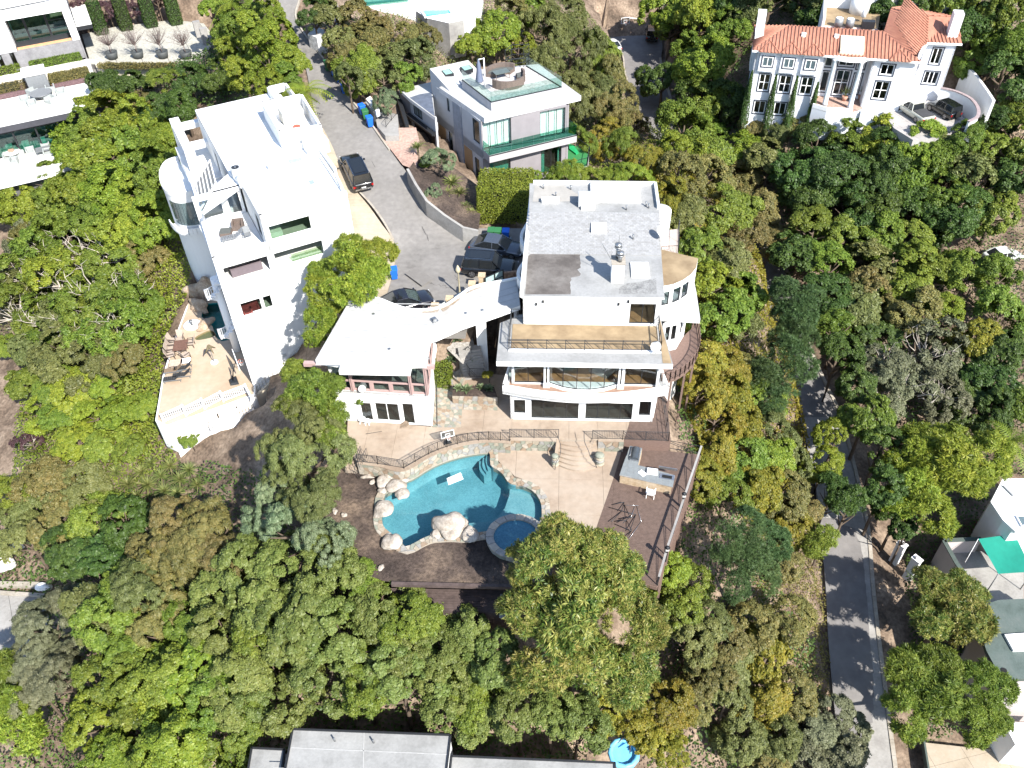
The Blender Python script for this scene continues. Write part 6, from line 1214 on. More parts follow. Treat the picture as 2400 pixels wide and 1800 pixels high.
# planted strips between terrace and house
PURP=mat('purple_planting',(.12,.075,.08),.95,.3,6,.6,20)
for u0,u1 in ((-6,5.2),(8.2,12.9)):build('planting_wall',MB().prism(TP([(u0,7.6),(u1,7.6),(u1,10.2),(u0,10.2)]),2.9,3.5),PURP,tl)
slab(tl,'garden_walk',TP([(-13,10.8),(14.6,10.8),(13.4,12.2),(-13,12.2)]),2.5,4.08,CRW);slab(tl,'canopy_roof',TP([(5.3,7.9),(8.1,7.9),(8.1,10.7),(5.3,10.7)]),4.9,5.1,CRW);build('stair_void',MB().prism(TP([(5.6,7.7),(8.0,7.7),(8.0,8.4),(5.6,8.4)]),2.96,4.85),GREYM,tl)
# upper house
wall(tl,Tf(-13,13),Tf(13.2,13),4,6.4,[dict(u0=13+x,u1=13+x+.55,z0=4.2,z1=6.3,nx=1) for x in (-1.4,.1,1.6,3.1,4.6)],GSTONE,name='stone_wall',gm=GLASSD)
for u0,u1 in ((-3,3.4),(5.6,12.4)):
 a,b=Tf(u0,15.2),Tf(u1,15.2);wall(tl,a,b,6.0,10.2,[dict(u0=.1,u1=(u1-u0)*.28,z0=6.6,z1=9.6,nx=1,fw=.09),dict(u0=(u1-u0)*.29,u1=(u1-u0)*.66,z0=6.6,z1=9.6,nx=1,fw=.09),dict(u0=(u1-u0)*.67,u1=(u1-u0)*.99,z0=6.6,z1=9.6,nx=1,ny=3,fw=.09)],DARKF,name='window_wall',gm=GLASSG);slab(tl,'upper_floor',TP([(u0,13.4),(u1,13.4),(u1,20),(u0,20)]),5.6,6.05,CRW)
 build('flower_trough',MB().prism(TP([(u0+.1,13.3),(u1-.1,13.3),(u1-.1,13.9),(u0+.1,13.9)]),6.06,6.5),mat('coral_trough',(.55,.3,.16),.8),tl)
k=MB()
for u0,u1 in ((3.4,5.6),(12.4,13.3)):k.prism(TP([(u0,12.9),(u1,12.9),(u1,20),(u0,20)]),6.42,10.8)
k.prism(TP([(-13,12.9),(13.3,12.9),(13.3,20),(-13,20)]),10.2,11.0)
build('white_frame',k,WHITE2,tl);slab(tl,'roof',TP([(-13,12.5),(11.5,14.5),(11.5,30),(-13,30)]),11.3,11.8,WHITE2,mtop=CRW);slab(tl,'side_canopy',TP([(13.4,12.6),(15.3,12.6),(15.3,20.5),(13.4,20.5)]),7.6,8.1,DARKF,mtop=CRW)
wall(tl,Tf(13.3,13),Tf(13.3,28),3,10.2,[],GSTONE,name='side_wall')
court=setting('courtyard');CTP=TP([(13.5,10.5),(24.5,4.5),(30,8),(29.5,17),(26,20.5),(18,22),(13.5,21.5)]);tiles(court,CTP,3.1,R(25),3.3,4.05,multi_mat('pale_court_paving',[(.34,.33,.28),(.39,.375,.33)],.4,.8,4),.1,'court_panel',Tf(13.5,10.5));build('court_bed',MB().prism(CTP,1.5,3.95),CONCG,court)
k=MB();k.prism(TP([(14,9.4),(24.3,3.7),(24.6,4.4),(14,10.2)]),2.5,4.2);build('court_edge',k,CREAM,court)
rt_=thing('concrete_pier','pair of tall grey concrete piers at the right end of the pale courtyard','pier',P(470,80,4))
for px,py in ((462,62),(478,78),(498,96)):x,y,_=P(px,py,5.5);build('pier_block',MB().obox(x,y,3,6.2,.9,.7,R(25)),CONCG,rt_)
# potted bare trees
TWIG=mat('grey_twig',(.17,.13,.12),.9,.1,6);POT=mat('charcoal_pot',(.055,.06,.06),.6,.1,4)
def bare_tree(x,y,z,h,seed,parent,m=TWIG,spread=1.,n=60,r0=.07):
 rnd=random.Random(seed);k=MB();k.tube([(x,y,z),(x+.03,y,z+h*.35)],[r0,r0*.8],6)
 for i in range(n):
  a=rnd.uniform(0,6.28);el=rnd.uniform(.35,1.3);l=h*rnd.uniform(.35,.7);p=Vector((x,y,z+h*rnd.uniform(.28,.4)));d=Vector((math.cos(a)*math.cos(el)*spread,math.sin(a)*math.cos(el)*spread,math.sin(el)))
  p1=p+d*l*.5;p2=p+d*l+Vector((rnd.uniform(-.1,.1),rnd.uniform(-.1,.1),.1))*h*.4;k.tube([p,p1,p2],[r0*.45,r0*.3,r0*.12],3,caps=False)
  for _ in range(3):q=p1.lerp(p2,rnd.random());e=q+Vector((rnd.uniform(-1,1),rnd.uniform(-1,1),rnd.uniform(.2,1)))*l*.28;k.tube([q,e],[r0*.22,r0*.1],3,caps=False)
 return build('branches',k,m,parent)
for i,(px,py) in enumerate(((265,137),(325,135),(383,135),(438,136))):
 x,y,_=P(px,py,4.05);t=thing('potted_tree',['first','second','third','fourth'][i]+' from the left of the four potted leafless trees on the pale courtyard','potted tree',(x,y,4.05),'potted leafless trees on the courtyard');build('pot',MB().lathe(x,y,[(.62,4.06),(.8,4.95),(.68,4.95),(.66,4.8),(.01,4.8)],18),POT,t);bare_tree(x,y,4.8,3.1,70+i,t)
# terrace furniture
GREYF=mat('grey_fabric',(.30,.32,.31),.9,.06,6);
def armchair(px,py,z,yaw,s,label,group=None):return side_box(px,py,z,s,s,.75,yaw,label,GREYF,'armchair',True,group)
x,y,_=P(100,229,2.96);t=thing('round_table','large round grey table in the middle of the upper terrace','table',(x,y,2.96));build('table_top',MB().cyl(x,y,3.6,3.68,1.35,n=24),GREYM,t);build('table_base',MB().cyl(x,y,2.96,3.6,.6,.4,14),GREYM,t)
for px,py,yw,l in ((79,222,2.6,'grey armchair at the upper left of the big round terrace table'),(121,214,3.6,'grey armchair at the upper right of the big round terrace table'),(78,249,.6,'grey armchair at the lower left of the big round terrace table'),(122,240,-.5,'grey armchair at the lower right of the big round terrace table'),(60,240,LY,'grey boxy seat with white towels at the left end of the upper terrace'),(145,222,LY,'grey boxy seat with white towels right of the round table group')):armchair(px,py,2.96,yw,1.1,l,'grey seats round the terrace table')
table(114,357,-1,2.6,1.3,.6,R(25),'long grey table in the middle of the lower terrace',GREYM,GREYM)
for px,py,yw,l in ((110,346,3.5,'grey armchair with pale cushion behind the long table'),(115,363,.4,'grey armchair with pale cushion in front of the long table'),(148,348,LY,'grey boxy seat with two white towels, right end of lower terrace'),(74,360,LY,'grey boxy seat with yellow cushion left of the long table')):armchair(px,py,-1,yw,1.0,l,'grey seats on the lower terrace')
x,y,_=P(32,366,-1);t=thing('fire_table','round pale fire table with a rosy bowl at the left end of the lower terrace','fire table',(x,y,-1));build('table_top',MB().cyl(x,y,-.45,-.35,1.0,n=20),CRW,t);build('bowl',MB().cyl(x,y,-.34,-.15,.3,.35,12),mat('rosy_bowl',(.4,.22,.16),.7),t);build('table_base',MB().cyl(x,y,-1,-.46,.5,n=14),GREYM,t)
for px,py,yw,l in ((20,375,.5,'grey low chair left of the round fire table'),(50,362,2.0,'grey low chair right of the round fire table'),(36,383,.2,'grey low chair in front of the round fire table')):armchair(px,py,-1,yw,.9,l,'chairs round the fire table')
# ================================================================ HOUSE WITH POOL, TOP MIDDLE
ph=thing('pool_house','white house with glass balustrade at the top edge beside a turquoise pool','house',P(900,20,10))
slab(ph,'house_block',poly_px([(808,-60),(815,12),(1110,10),(1130,-60)],12),6,11.9,WHITE,mtop=CRW);slab(ph,'glazed_deck',poly_px([(828,-20),(840,14),(960,2),(958,-20)],12.0),11.95,12.1,mat('pale_mint_deck',(.5,.6,.56),.3));k=MB();d,n,L_=frame(P(838,14,12.1)[:2],P(958,2,12.1)[:2]);wbox(k,P(838,14,12.1),d,n,0,L_,0,.03,12.11,13.1);build('glass_balustrade',k,GLASSG,ph)
build('grey_side',MB().prism(poly_px([(766,-40),(805,-40),(812,40),(770,90)],10.5),8,10.5),GREYW,ph)
PT=poly_px([(958,-25),(1040,-25),(1087,47),(1052,54),(1000,42),(960,15)],11.3);slab(ph,'pool_terrace',PT,7,11.3,CONCG,mtop=WHITE2)
TURQ=mat('turquoise_plaster',(.12,.50,.54),.7,.04,2);TP_=ccw(poly_px([(968,-25),(1015,-25),(1058,34),(1000,41),(985,20)],11.36));t=thing('rooftop_pool','bright turquoise rectangular pool at the top edge of the photo','swimming pool',P(1010,10,11.3));slab(t,'pool_floor',TP_,11.305,11.33,TURQ);slab(t,'water_surface',TP_,11.34,11.36,glass_mat('shallow_water',(.7,.95,.97),.05));k=MB()
for a,b in zip(TP_,TP_[1:]+TP_[:1]):d,n,L_=frame(a,b);wbox(k,a,d,n,0,L_,.01,.25,11.3,11.5)
build('pool_coping',k,WHITE2,t)
# ================================================================ RED-ROOFED MANSION
MO=P(1745,275,-2);Mf,Mg=local(MO,-14)
def MP(l):return [Mf(*p) for p in l]
mn_=thing('mansion','white three-storey mansion with terracotta tile roof and columned round porch','house',(*Mf(10,3),-2));FLAT.append((MP([(-.3,.2),(23,.2),(23,9),(-.3,9)]),-3.5))
DKTRIM=mat('slate_window_trim',(.05,.055,.075),.6)
def mw(u0,u1,z0,z1,nx=2,ny=1):return dict(u0=u0,u1=u1,z0=z0,z1=z1,nx=nx,ny=ny,fm=WHITE2,fw=.1)
MW=mat('cool_white_render',(.62,.64,.68),.9,.03,1,.1,40)
wall(mn_,Mf(0,0),Mf(8.2,0),-4,4.4,[mw(.95,2.25,1.7,3.85,2,2),mw(3.4,4.8,1.65,3.85,2,2),mw(6.0,7.4,1.62,3.85,2,2),mw(.9,2.3,-1.3,.35,2),mw(3.4,4.8,-1.3,.35,2)],MW,name='front_wall',gm=GLASSD,trim=DKTRIM)
wall(mn_,Mf(0,0),Mf(8.2,0),4.4,6.75,[],MW,name='front_wall')
for u0 in (.55,3.05,5.6):
 build('bay_body',MB().prism(MP([(u0,-.35),(u0+1.9,-.35),(u0+1.9,-.01),(u0,-.01)]),4.3,6.6),MW,mn_)
 window(mn_,Mf(0,-.36),Mf(20,-.36),u0+.35,u0+1.6,4.95,6.15,2,1,WHITE2,GLASSD,.1,.02,trim=DKTRIM)
wall(mn_,Mf(8.2,0),Mf(8.2,2.2),0,6.75,[],MW,name='porch_side_wall');wall(mn_,Mf(13.6,2.2),Mf(13.6,0),0,6.75,[],MW,name='porch_side_wall')
wall(mn_,Mf(8.2,2.2),Mf(13.6,2.2),0,6.75,[mw(.3,1.2,4.4,6.2,1,1),mw(.3,1.2,1.2,3.8,1,1),mw(1.9,3.7,4.6,6.2,2,1),mw(2.0,3.6,.9,4.1,2,2),mw(4.1,5.0,4.4,6.2,1,1),mw(4.1,5.0,1.2,3.8,1,1)],MW,name='porch_wall',gm=GLASSD,trim=DKTRIM)
wall(mn_,Mf(13.6,0),Mf(18.6,0),-3,6.75,[mw(1.1,2.6,4.8,6.1,2),mw(1.0,2.6,1.75,4.0,2,2)],MW,name='front_wall',gm=GLASSD,trim=DKTRIM)
# wing on the right, set back
c0,c1=P(2135,128,7.6),P(2174,97,7.6);c2=P(2244,101,7.6)
wall(mn_,Mf(18.6,0),c1[:2],-3,7.6,[mw(.8,1.6,4.6,6.4,1),mw(2.2,3.0,5.0,7.2,1)],MW,name='angled_wall',gm=GLASSD,trim=DKTRIM)
d3,n3,L3=frame(c1,c2);a1,a2=onplane(2190,110,c1,c2),onplane(2208,143,c1,c2);b1,b2=onplane(2169,152,c1,c2),onplane(2200,181,c1,c2);g1_,g2_=onplane(2146,212,c1,c2),onplane(2178,247,c1,c2)
zg=onplane(2204,203,c1,c2)[1]
wall(mn_,c1[:2],c2[:2],zg-7,7.6,[mw(L3*.28,L3*.62,4.9,6.9,2),mw(L3*.25,L3*.75,2.4,4.0,3)],MW,name='wing_front_wall',gm=GLASSD,trim=DKTRIM)
d4,n4,L4=frame(Mf(18.6,0),c1)
build('garage_door',MB().prism([wpt(Mf(18.6,0),d4,n4,L4*.3,.02),wpt(Mf(18.6,0),d4,n4,L4*.9,.02),wpt(Mf(18.6,0),d4,n4,L4*.9,.07),wpt(Mf(18.6,0),d4,n4,L4*.3,.07)],.2,3.3),WHITE2,mn_)
wall(mn_,c2[:2],Mf(23,12),-1,7.6,[],MW,name='side_wall');wall(mn_,Mf(0,7),Mf(0,0),-4,6.75,[mw(3,4,4.5,6,1)],MW,name='side_wall',gm=GLASSD);wall(mn_,Mf(14,8.5),Mf(0,7),-2,6.75,[],MW,name='rear_wall')
# tiled roof: planes carried by ribs of tiles
def tile_plane(pts,name='roof_slope',step=.42,parent=mn_):
 """pts: eave-left, eave-right, then ridge corners (counter-clockwise seen from above)"""
 pts=[Vector(p) for p in pts];n=len(pts);k=MB();k.add([tuple(p) for p in pts],[tuple(range(n))]);o=build(name,k,TERRA,parent)
 e=(pts[1]-pts[0]);L_=e.length;e.normalize();nrm=e.cross(pts[2]-pts[1]).normalized();up=nrm.cross(e).normalized();loc=[((p-pts[0]).dot(e),(p-pts[0]).dot(up)) for p in pts];r_=MB();u=step/2
 while u < max(l[0] for l in loc):
  hits=[]
  for i in range(n):
   a,b=loc[i],loc[(i+1) % n]
   if (a[0]-u)*(b[0]-u) < 0:hits.append(a[1]+(b[1]-a[1])*(u-a[0])/(b[0]-a[0]))
  if len(hits) >=2:
   h0,h1=min(hits),max(hits)
   if h1-h0 > .15:A_,B_=pts[0]+e*u+up*h0+nrm*.03,pts[0]+e*u+up*h1+nrm*.03;r_.tube([A_,B_],.1,5)
  u +=step
 build('tile_rows',r_,mat('terracotta_rib',(.40,.19,.13),.85,0,2.5,.3,18,col2=(.29,.13,.09)),o);o2=o.children[-1] if o.children else None
 for c in o.children:c['kind']='stuff'
 return o
E0,E1,RZ=6.85,6.85,8.6
rl_,rr_=(3.4,3.4),(14.5,3.4)
tile_plane([(*Mf(-.5,-.5),E0),(*Mf(18.9,-.5),E0),(*Mf(*rr_),RZ),(*Mf(*rl_),RZ)])
tile_plane([(*Mf(-.5,7.4),E0),(*Mf(-.5,-.5),E0),(*Mf(*rl_),RZ)]);tile_plane([(*Mf(14.5,7.4),E0),(*Mf(-.5,7.4),E0),(*Mf(*rl_),RZ),(*Mf(*rr_),RZ)])
for u0 in (.3,2.85,5.4,15.2):tile_plane([(*Mf(u0,-.85),6.86),(*Mf(u0+2.45,-.85),6.86),(*Mf(u0+1.2,.9),7.55)],'dormer_slope');k=MB();k.tube([(*Mf(u0,-.85),6.92),(*Mf(u0+1.2,.9),7.62),(*Mf(u0+2.45,-.85),6.92)],.09,5);build('dormer_ridge',k,TERRA,mn_)
wz=7.65;wr=[P(2047,56,10.2),P(2085,46,10.2),P(2172,92,9.6)]
e_=[Mf(18.4,-.2),(c1[0]-.2,c1[1]-.5),(c2[0]+.4,c2[1]-.4),Mf(23.3,11)];R0=Mf(15.5,8.6);R1=(lerp(c1,c2,.35)[0]-.3,lerp(c1,c2,.35)[1]+3.6)
tile_plane([(*e_[0],6.9),(*e_[1],wz),(*R1,9.3),(*R0,9.5),(*Mf(14.5,3.4),8.62)],'wing_slope');tile_plane([(*e_[1],wz),(*e_[2],wz),(*lerp(e_[2],e_[3],.8),8.6),(*R1,9.3)],'wing_slope');tile_plane([(*lerp(e_[2],e_[3],.8),8.6),(*Mf(18,13),8.4),(*R0,9.5),(*R1,9.3)],'wing_slope')
k=MB()
for a,b in (((-.5,-.5,E0),(18.9,-.5,E0)),):k.bar((*Mf(a[0],a[1]),a[2]-.08),(*Mf(b[0],b[1]),b[2]-.08),.18,.2)
k.bar((*e_[1],wz-.08),(*e_[2],wz-.08),.18,.2);k.bar((*e_[0],6.8),(*e_[1],wz-.08),.18,.2);build('gutter',k,WHITE2,mn_)
for u,v,z0,z1,w in ((-.35,4.2,3,9.6,1.0),):build('chimney',MB().prism(MP([(u,v),(u+w,v),(u+w,v+1.3),(u,v+1.3)]),z0,z1),WHITE,mn_);build('chimney_slope',MB().prism(MP([(u,v-1.6),(u+w,v-1.6),(u+w,v),(u,v)]),z0,7.7),WHITE,mn_)
x,y,_=P(2232,76,8.2);build('chimney',MB().obox(x,y,6.5,10.6,1.1,1.4,R(-14)),WHITE,mn_)
for px,py in ((1884,80),(1961,84),(2084,54),(2152,66)):x,y,_=P(px,py,8.2);build('roof_vent',MB().obox(x,y,7.6,8.35,.5,.4,R(-14)),WHITE2,mn_)
# rear roof terrace with parapet
slab(mn_,'roof_deck',MP([(7.6,6.0),(14.2,6.0),(15,12),(7.8,12.2)]),4,7.9,WHITE,mtop=mat('tan_membrane',(0,0,0)));parapet(mn_,MP([(7.8,12.2),(15,12.0),(20,14.5),(23,12.5)]),6,9.6,.3,WHITE);parapet(mn_,MP([(7.5,5.6),(7.8,12.2)])[::-1],6,9.0,.3,WHITE)
k=MB();x,y=Mf(12.2,11.0);k.lathe(x,y,[(1.2,7.9),(1.2,9.6),(.6,9.9),(.6,10.4),(.01,10.4)],14);build('round_stair_tower',k,WHITE,mn_)
for i,(px,py) in enumerate(((1964,62),(1990,64))):x,y,_=P(px,py,7.9);t=thing('air_conditioner',['left','right'][i]+' one of two grey drum air conditioners on the mansion roof deck','air conditioner',(x,y,7.9));build('casing',MB().cyl(x,y,7.92,8.9,.5,n=14),GREYM,t);build('fan_grille',MB().cyl(x,y,8.91,8.95,.42,n=14),WHITE2,t)
x,y,_=P(2032,66,7.9);single('rooftop_shed',MB().obox(x,y,7.92,8.8,1.5,.8,R(-14)),DARKF,'dark box shed at the corner where the mansion roofs meet','shed');x,y,_=P(2020,52,7.9);t=thing('patio_umbrella','white folded parasol on the mansion roof deck','umbrella',(x,y,7.9));build('pole',MB().cyl(x,y,7.9,9.9,.05,n=6),WHITE2,t);build('canopy',MB().lathe(x,y,[(.35,8.6),(.15,9.6),(.01,9.95)],8),WHITE2,t)
# porch: half-round canopy, columns, landing and stairs
pc=lambda r,n=14,c=(10.9,1.2):[(c[0]+r*math.cos(math.pi+math.pi*i/n),c[1]+r*.75*math.sin(math.pi+math.pi*i/n)) for i in range(n+1)]
slab(mn_,'porch_canopy',MP(pc(2.9)+[(13.8,2.2),(8,2.2)]),6.4,6.9,WHITE2);slab(mn_,'canopy_deck',MP(pc(2.5)+[(13.4,2.0),(8.4,2.0)]),6.901,6.92,mat('tan_membrane',(0,0,0)));build('canopy_roof_panel',MB().hexa([(*p,6.9) for p in MP([(9.6,-.2),(12.3,-.2),(12.3,2.3),(9.6,2.3)])],[(*p,z) for p,z in zip(MP([(9.6,-.2),(12.3,-.2),(12.3,2.3),(9.6,2.3)]),(7.5,7.5,8.3,8.3))]),CREAM,mn_)
for u,v in ((9.3,-.3),(12.3,-.5)):x,y=Mf(u,v);build('column',MB().lathe(x,y,[(.38,.7),(.3,.9),(.27,3.5),(.24,6.2),(.34,6.4)],16),mat('pale_blue_white',(.58,.63,.66),.7),mn_)
slab(mn_,'porch_landing',MP([(7.8,-1.2),(9.5,-2.0),(12.5,-1.8),(13.8,-.6),(13.8,2.2),(7.8,2.2)]),-3.2,.6,MW,mtop=PINK);parapet(mn_,MP([(7.8,-1.2),(9.5,-2.0),(12.5,-1.8)]),.5,1.1,.15,WHITE2)
for i in range(10):build('porch_step',MB().prism(MP([(13.6+.45*i,-1.5),(14.05+.45*i,-1.5),(14.05+.45*i,-.1),(13.6+.45*i,-.1)]),-3.5,.55-.3*i),WHITE2,mn_)
rail(mn_,[(*Mf(13.6,-1.55),.8),(*Mf(18.1,-1.55),-2.2)],.9,.3,.03,WHITE2,'stair_railing',False)
for i,(px,py,l) in enumerate(((1945,218,'potted plant left of the mansion front door'),(1978,235,'tall rusty urn in front of the mansion front door'),(2016,232,'potted plant right of the mansion front door'))):
 x,y,_=P(px,py,.62);t=thing('potted_plant',l,'potted plant',(x,y,.62));build('pot',MB().lathe(x,y,[(.25,.62),(.4,1.2),(.3,1.2),(.01,1.15)],12),mat('rosy_bowl',(0,0,0)),t);bare_tree(x,y,1.15,1.2,90+i,t,mat('olive_leaf_twig',(.10,.12,.04),.9),1.2,40,.06)
# driveway, curved wall
DRV=multi_mat('grey_pavers',[(.30,.28,.27),(.37,.35,.33)],.8,.85,8,.1,.2,20);dv=setting('mansion_driveway');FLAT.append((poly_px([(2190,200),(2300,200),(2320,300),(2200,350)],.4),-.1));DV=poly_px([(2095,300),(2070,262),(2110,243),(2170,238),(2215,205),(2270,295),(2200,325),(2140,328)],.4);FLAT.append((DV,-.1));tiles(dv,DV,1.6,R(20),-.8,.4,DRV,.02,'paver_panel',P(2100,290,.4)[:2])  # driveway pavers in warm grey with random mottling
cw=curve([P(a,b,2.3) for a,b in ((2205,207),(2240,215),(2275,232),(2292,255),(2290,275),(2270,286))],5);t=thing('curved_wall','white curved garden wall sweeping round the mansion driveway','wall',(*cw[8][:2],0));k=MB();kc=MB()
for a,b in zip(cw,cw[1:]):d,n,L_=frame(a,b);wbox(k,a,d,n,0,L_+.02,-.12,.12,-1.5,2.3);wbox(kc,a,d,n,0,L_+.02,-.2,.2,2.3,2.42)
build('wall_body',k,WHITE,t);build('wall_coping',kc,mat('rose_coping',(.3,.24,.24),.8),t)
cw=curve([P(a,b,3.5) for a,b in ((2262,152),(2285,172),(2310,205),(2330,235))],4);t=thing('garden_wall','white sloping wall beyond the curved one, half in tree shade','wall',(*cw[4][:2],1));k=MB()
for a,b in zip(cw,cw[1:]):d,n,L_=frame(a,b);wbox(k,a,d,n,0,L_+.02,-.15,.15,-2,3.5)
build('wall_body',k,WHITE,t)
# ================================================================ HOUSES AT THE LOWER RIGHT
GRN=multi_mat('green_roof_felt',[(.06,.08,.07),(.085,.11,.10),(.105,.125,.115)],.6,.8,6,.06,.2,10)
rh=thing('corner_house','white flat-roofed house at the right edge above the green awning','house',P(2370,1200,-18));slab(rh,'roof',poly_px([(2322,1176),(2350,1122),(2460,1120),(2460,1246),(2380,1246),(2350,1218)],-13.5),-13.8,-13.5,WHITE,mtop=WHITE2);
q=poly_px([(2322,1176),(2352,1219),(2374,1240),(2500,1240),(2500,1120),(2350,1122)],-13.8);slab(rh,'house_wall',q,-20,-13.81,WHITE);skylight(rh,*poly_px([(2380,1212),(2412,1212),(2420,1232),(2393,1236)],-13.5),-13.45,GLASSD);
FLAT.append((q,-21));k=MB();k.bar(P(2350,1138,-13.4),P(2374,1162,-13.4),.12);build('roof_pipe',k,GREYM,rh)
cy=thing('courtyard_walls','walled patio with dark green coping under the green awning','courtyard',P(2280,1310,-19));cyp=[(2213,1266),(2243,1320),(2300,1395),(2420,1400),(2420,1262),(2300,1262)];cw_=poly_px(cyp,-16.6);slab(cy,'patio_floor',cw_,-21,-18.6,CONCG);FLAT.append((cw_,-21));k=MB();k2=MB()
for a,b in ((cw_[0],cw_[1]),(cw_[1],cw_[2]),(cw_[0],cw_[5])):d,n,L_=frame(a,b);s_=1 if a is not cw_[0] or b is not cw_[5] else -1;wbox(k,a,d,n,0,L_,-.12,.12,-21,-16.7);wbox(k2,a,d,n,0,L_,-.2,.2,-16.7,-16.6)
build('wall_body',k,mat('pale_pink_render',(.42,.38,.37),.9,.04,1),cy);build('wall_coping',k2,mat('dark_green_coping',(.07,.09,.08),.7),cy)
aw=thing('shade_awning','rectangular bright green shade sail tied over the walled patio','awning',P(2350,1300,-18.6));AQ=[P(2293,1263,-15.6),P(2340,1345,-15.9),P(2420,1340,-15.8),P(2378,1251,-15.4)];AW=mat('green_canvas',(.01,.20,.145),.8,.06,2,.15,8);k=MB();N_=8
for i in range(N_+1):
 for j in range(N_+1):a=lerp(AQ[0],AQ[3],i/N_);b=lerp(AQ[1],AQ[2],i/N_);p=lerp(a,b,j/N_);k.v.append((p[0],p[1],p[2]-.25*math.sin(math.pi*i/N_)*math.sin(math.pi*j/N_)))
for i in range(N_):
 for j in range(N_):k.f.append((i*(N_+1)+j,i*(N_+1)+j+1,(i+1)*(N_+1)+j+1,(i+1)*(N_+1)+j));k.mi.append(0);k.smooth.append(True)
build('canvas',k,AW,aw);k=MB();k.tube([AQ[1],P(2315,1382,-18.6)],.04,5);k.tube([AQ[0],P(2262,1318,-17.4)],.03,5);build('tie_rope',k,WHITE2,aw);k=MB()
for p in AQ:k.cyl(p[0],p[1],-18.6,p[2],.05,n=6)
build('pole',k,GREYM,aw)
g2=thing('green_roofed_house','house with flat grey-green roof and a bright skylight at the right edge','house',P(2370,1500,-20));gq=[(2322,1412),(2340,1406),(2470,1400),(2470,1590),(2348,1592),(2312,1525),(2295,1470)];slab(g2,'roof',poly_px(gq,-15.2),-15.6,-15.2,mat('dark_green_coping',(0,0,0)),mtop=GRN);gw_=poly_px([(2330,1412),(2470,1406),(2470,1586),(2350,1588),(2314,1524),(2300,1470)],-15.6);slab(g2,'house_wall',gw_,-22.5,-15.61,mat('pale_pink_render',(0,0,0)));FLAT.append((gw_,-22))
skylight(g2,*poly_px([(2352,1490),(2440,1484),(2440,1524),(2373,1528)],-15.2),-15.1,mat('bright_pane',(.7,.72,.7),.2));slab(g2,'patio',poly_px([(2330,1592),(2480,1590),(2480,1640),(2350,1640)],-18),-22,-18,mat('pale_pink_render',(0,0,0)))
x,y,_=P(2353,1572,-15.2);build('roof_drain',MB().cyl(x,y,-15.2,-15.15,.25,n=10),BLACK,g2)
white_c=poly_px([(2350,1690),(2480,1700),(2480,1760),(2380,1745)],-19);single('white_roof',MB().prism(white_c,-23,-19),WHITE2,'corner of a bright white flat roof at the right edge near the bottom','roof');FLAT.append((white_c,-23))
pvt=setting('lower_pavement');PV=poly_px([(2165,1740),(2300,1755),(2480,1760),(2480,1900),(2190,1900)],-22.5);FLAT.append((PV,-23));tiles(pvt,PV,3,.2,-23,-22.5,SIDEW,.02,'paving_panel');build('green_kerb_wall',MB().bar(P(2163,1738,-22.2),P(2178,1830,-22.4),.15,.7),mat('dark_green_coping',(0,0,0)),pvt)
for px,py,l in ((2115,1275,'upper white gatepost beside the ravine road, half hidden by leaves'),(2150,1310,'lower white gatepost with square cap beside the ravine road')):x,y,_=P(px,py,-17.6);t=thing('gatepost',l,'gatepost',(x,y,-20.5));build('post',MB().obox(x,y,-20.8,-17.7,.55,.8,.6),WHITE,t);build('post_cap',MB().obox(x,y,-17.69,-17.55,.65,.9,.6),WHITE2,t);build('lamp_finial',MB().lathe(x-.1,y,[(.16,-17.54),(.2,-17.4),(.01,-17.1)],8),WHITE2,t)
# ================================================================ HOUSE AT THE BOTTOM EDGE
bh=thing('grey_roofed_house','house with pale grey flat roofs on three levels at the bottom edge','house',P(900,1780,-12));bz=-8
for nm,q,z in (('main_roof',[(686,1709),(1057,1723),(1042,1850),(660,1850)],-8),('left_roof',[(590,1753),(668,1757),(655,1850),(574,1850)],-9),('right_roof',[(1058,1772),(1442,1788),(1442,1850),(1050,1850)],-9.2)):
 p_=poly_px(q,z);slab(bh,nm,p_,z-.4,z,DARKF,mtop=GROOF);slab(bh,'wall',[(x*.99+(-10.5 if nm=='main_roof' else x)*.01,y-.1) for x,y in p_],-14.5,z-.41,WHITE);k=MB()
 for a,b in zip(p_,p_[1:]+p_[:1]):
  if ccw(p_) !=list(p_):a,b=b,a
  d,n,L_=frame(a,b);wbox(k,a,d,n,0,L_,-.08,.04,z-.02,z+.12)
 build('roof_edge',k,DARKF,bh);FLAT.append((p_,-14))
for px,py in ((785,1737),(876,1741)):x,y,_=P(px,py,-8);build('vent_pipe',MB().cyl(x,y,-8,-7.5,.06,n=8),STEEL,bh)
lap=MB()
for (a,b) in (((682,1752),(1050,1768)),((640,1800),(1046,1812)),((853,1718),(850,1850))):lap.bar(P(*a,-7.99),P(*b,-7.99),.06,.02)
build('roof_laps',lap,mat('roof_lap',(0,0,0)),bh)
x,y,_=P(1462,1765,-13);t=thing('paddling_pool','round light blue inflatable paddling pool at the bottom under yellow leaves','paddling pool',(x,y,-14));build('inflated_ring',MB().tube([(x+1.0*math.cos(i*.5236),y+1.0*math.sin(i*.5236),-13) for i in range(13)],.2,8),mat('sky_blue_vinyl',(.15,.45,.7),.4),t);build('pool_floor',MB().cyl(x,y,-13.2,-13.15,.95,n=16),mat('sky_blue_vinyl',(0,0,0)),t);FLAT.append(([(x-2,y-2),(x+2,y-2),(x+2,y+2),(x-2,y+2)],-13.3))
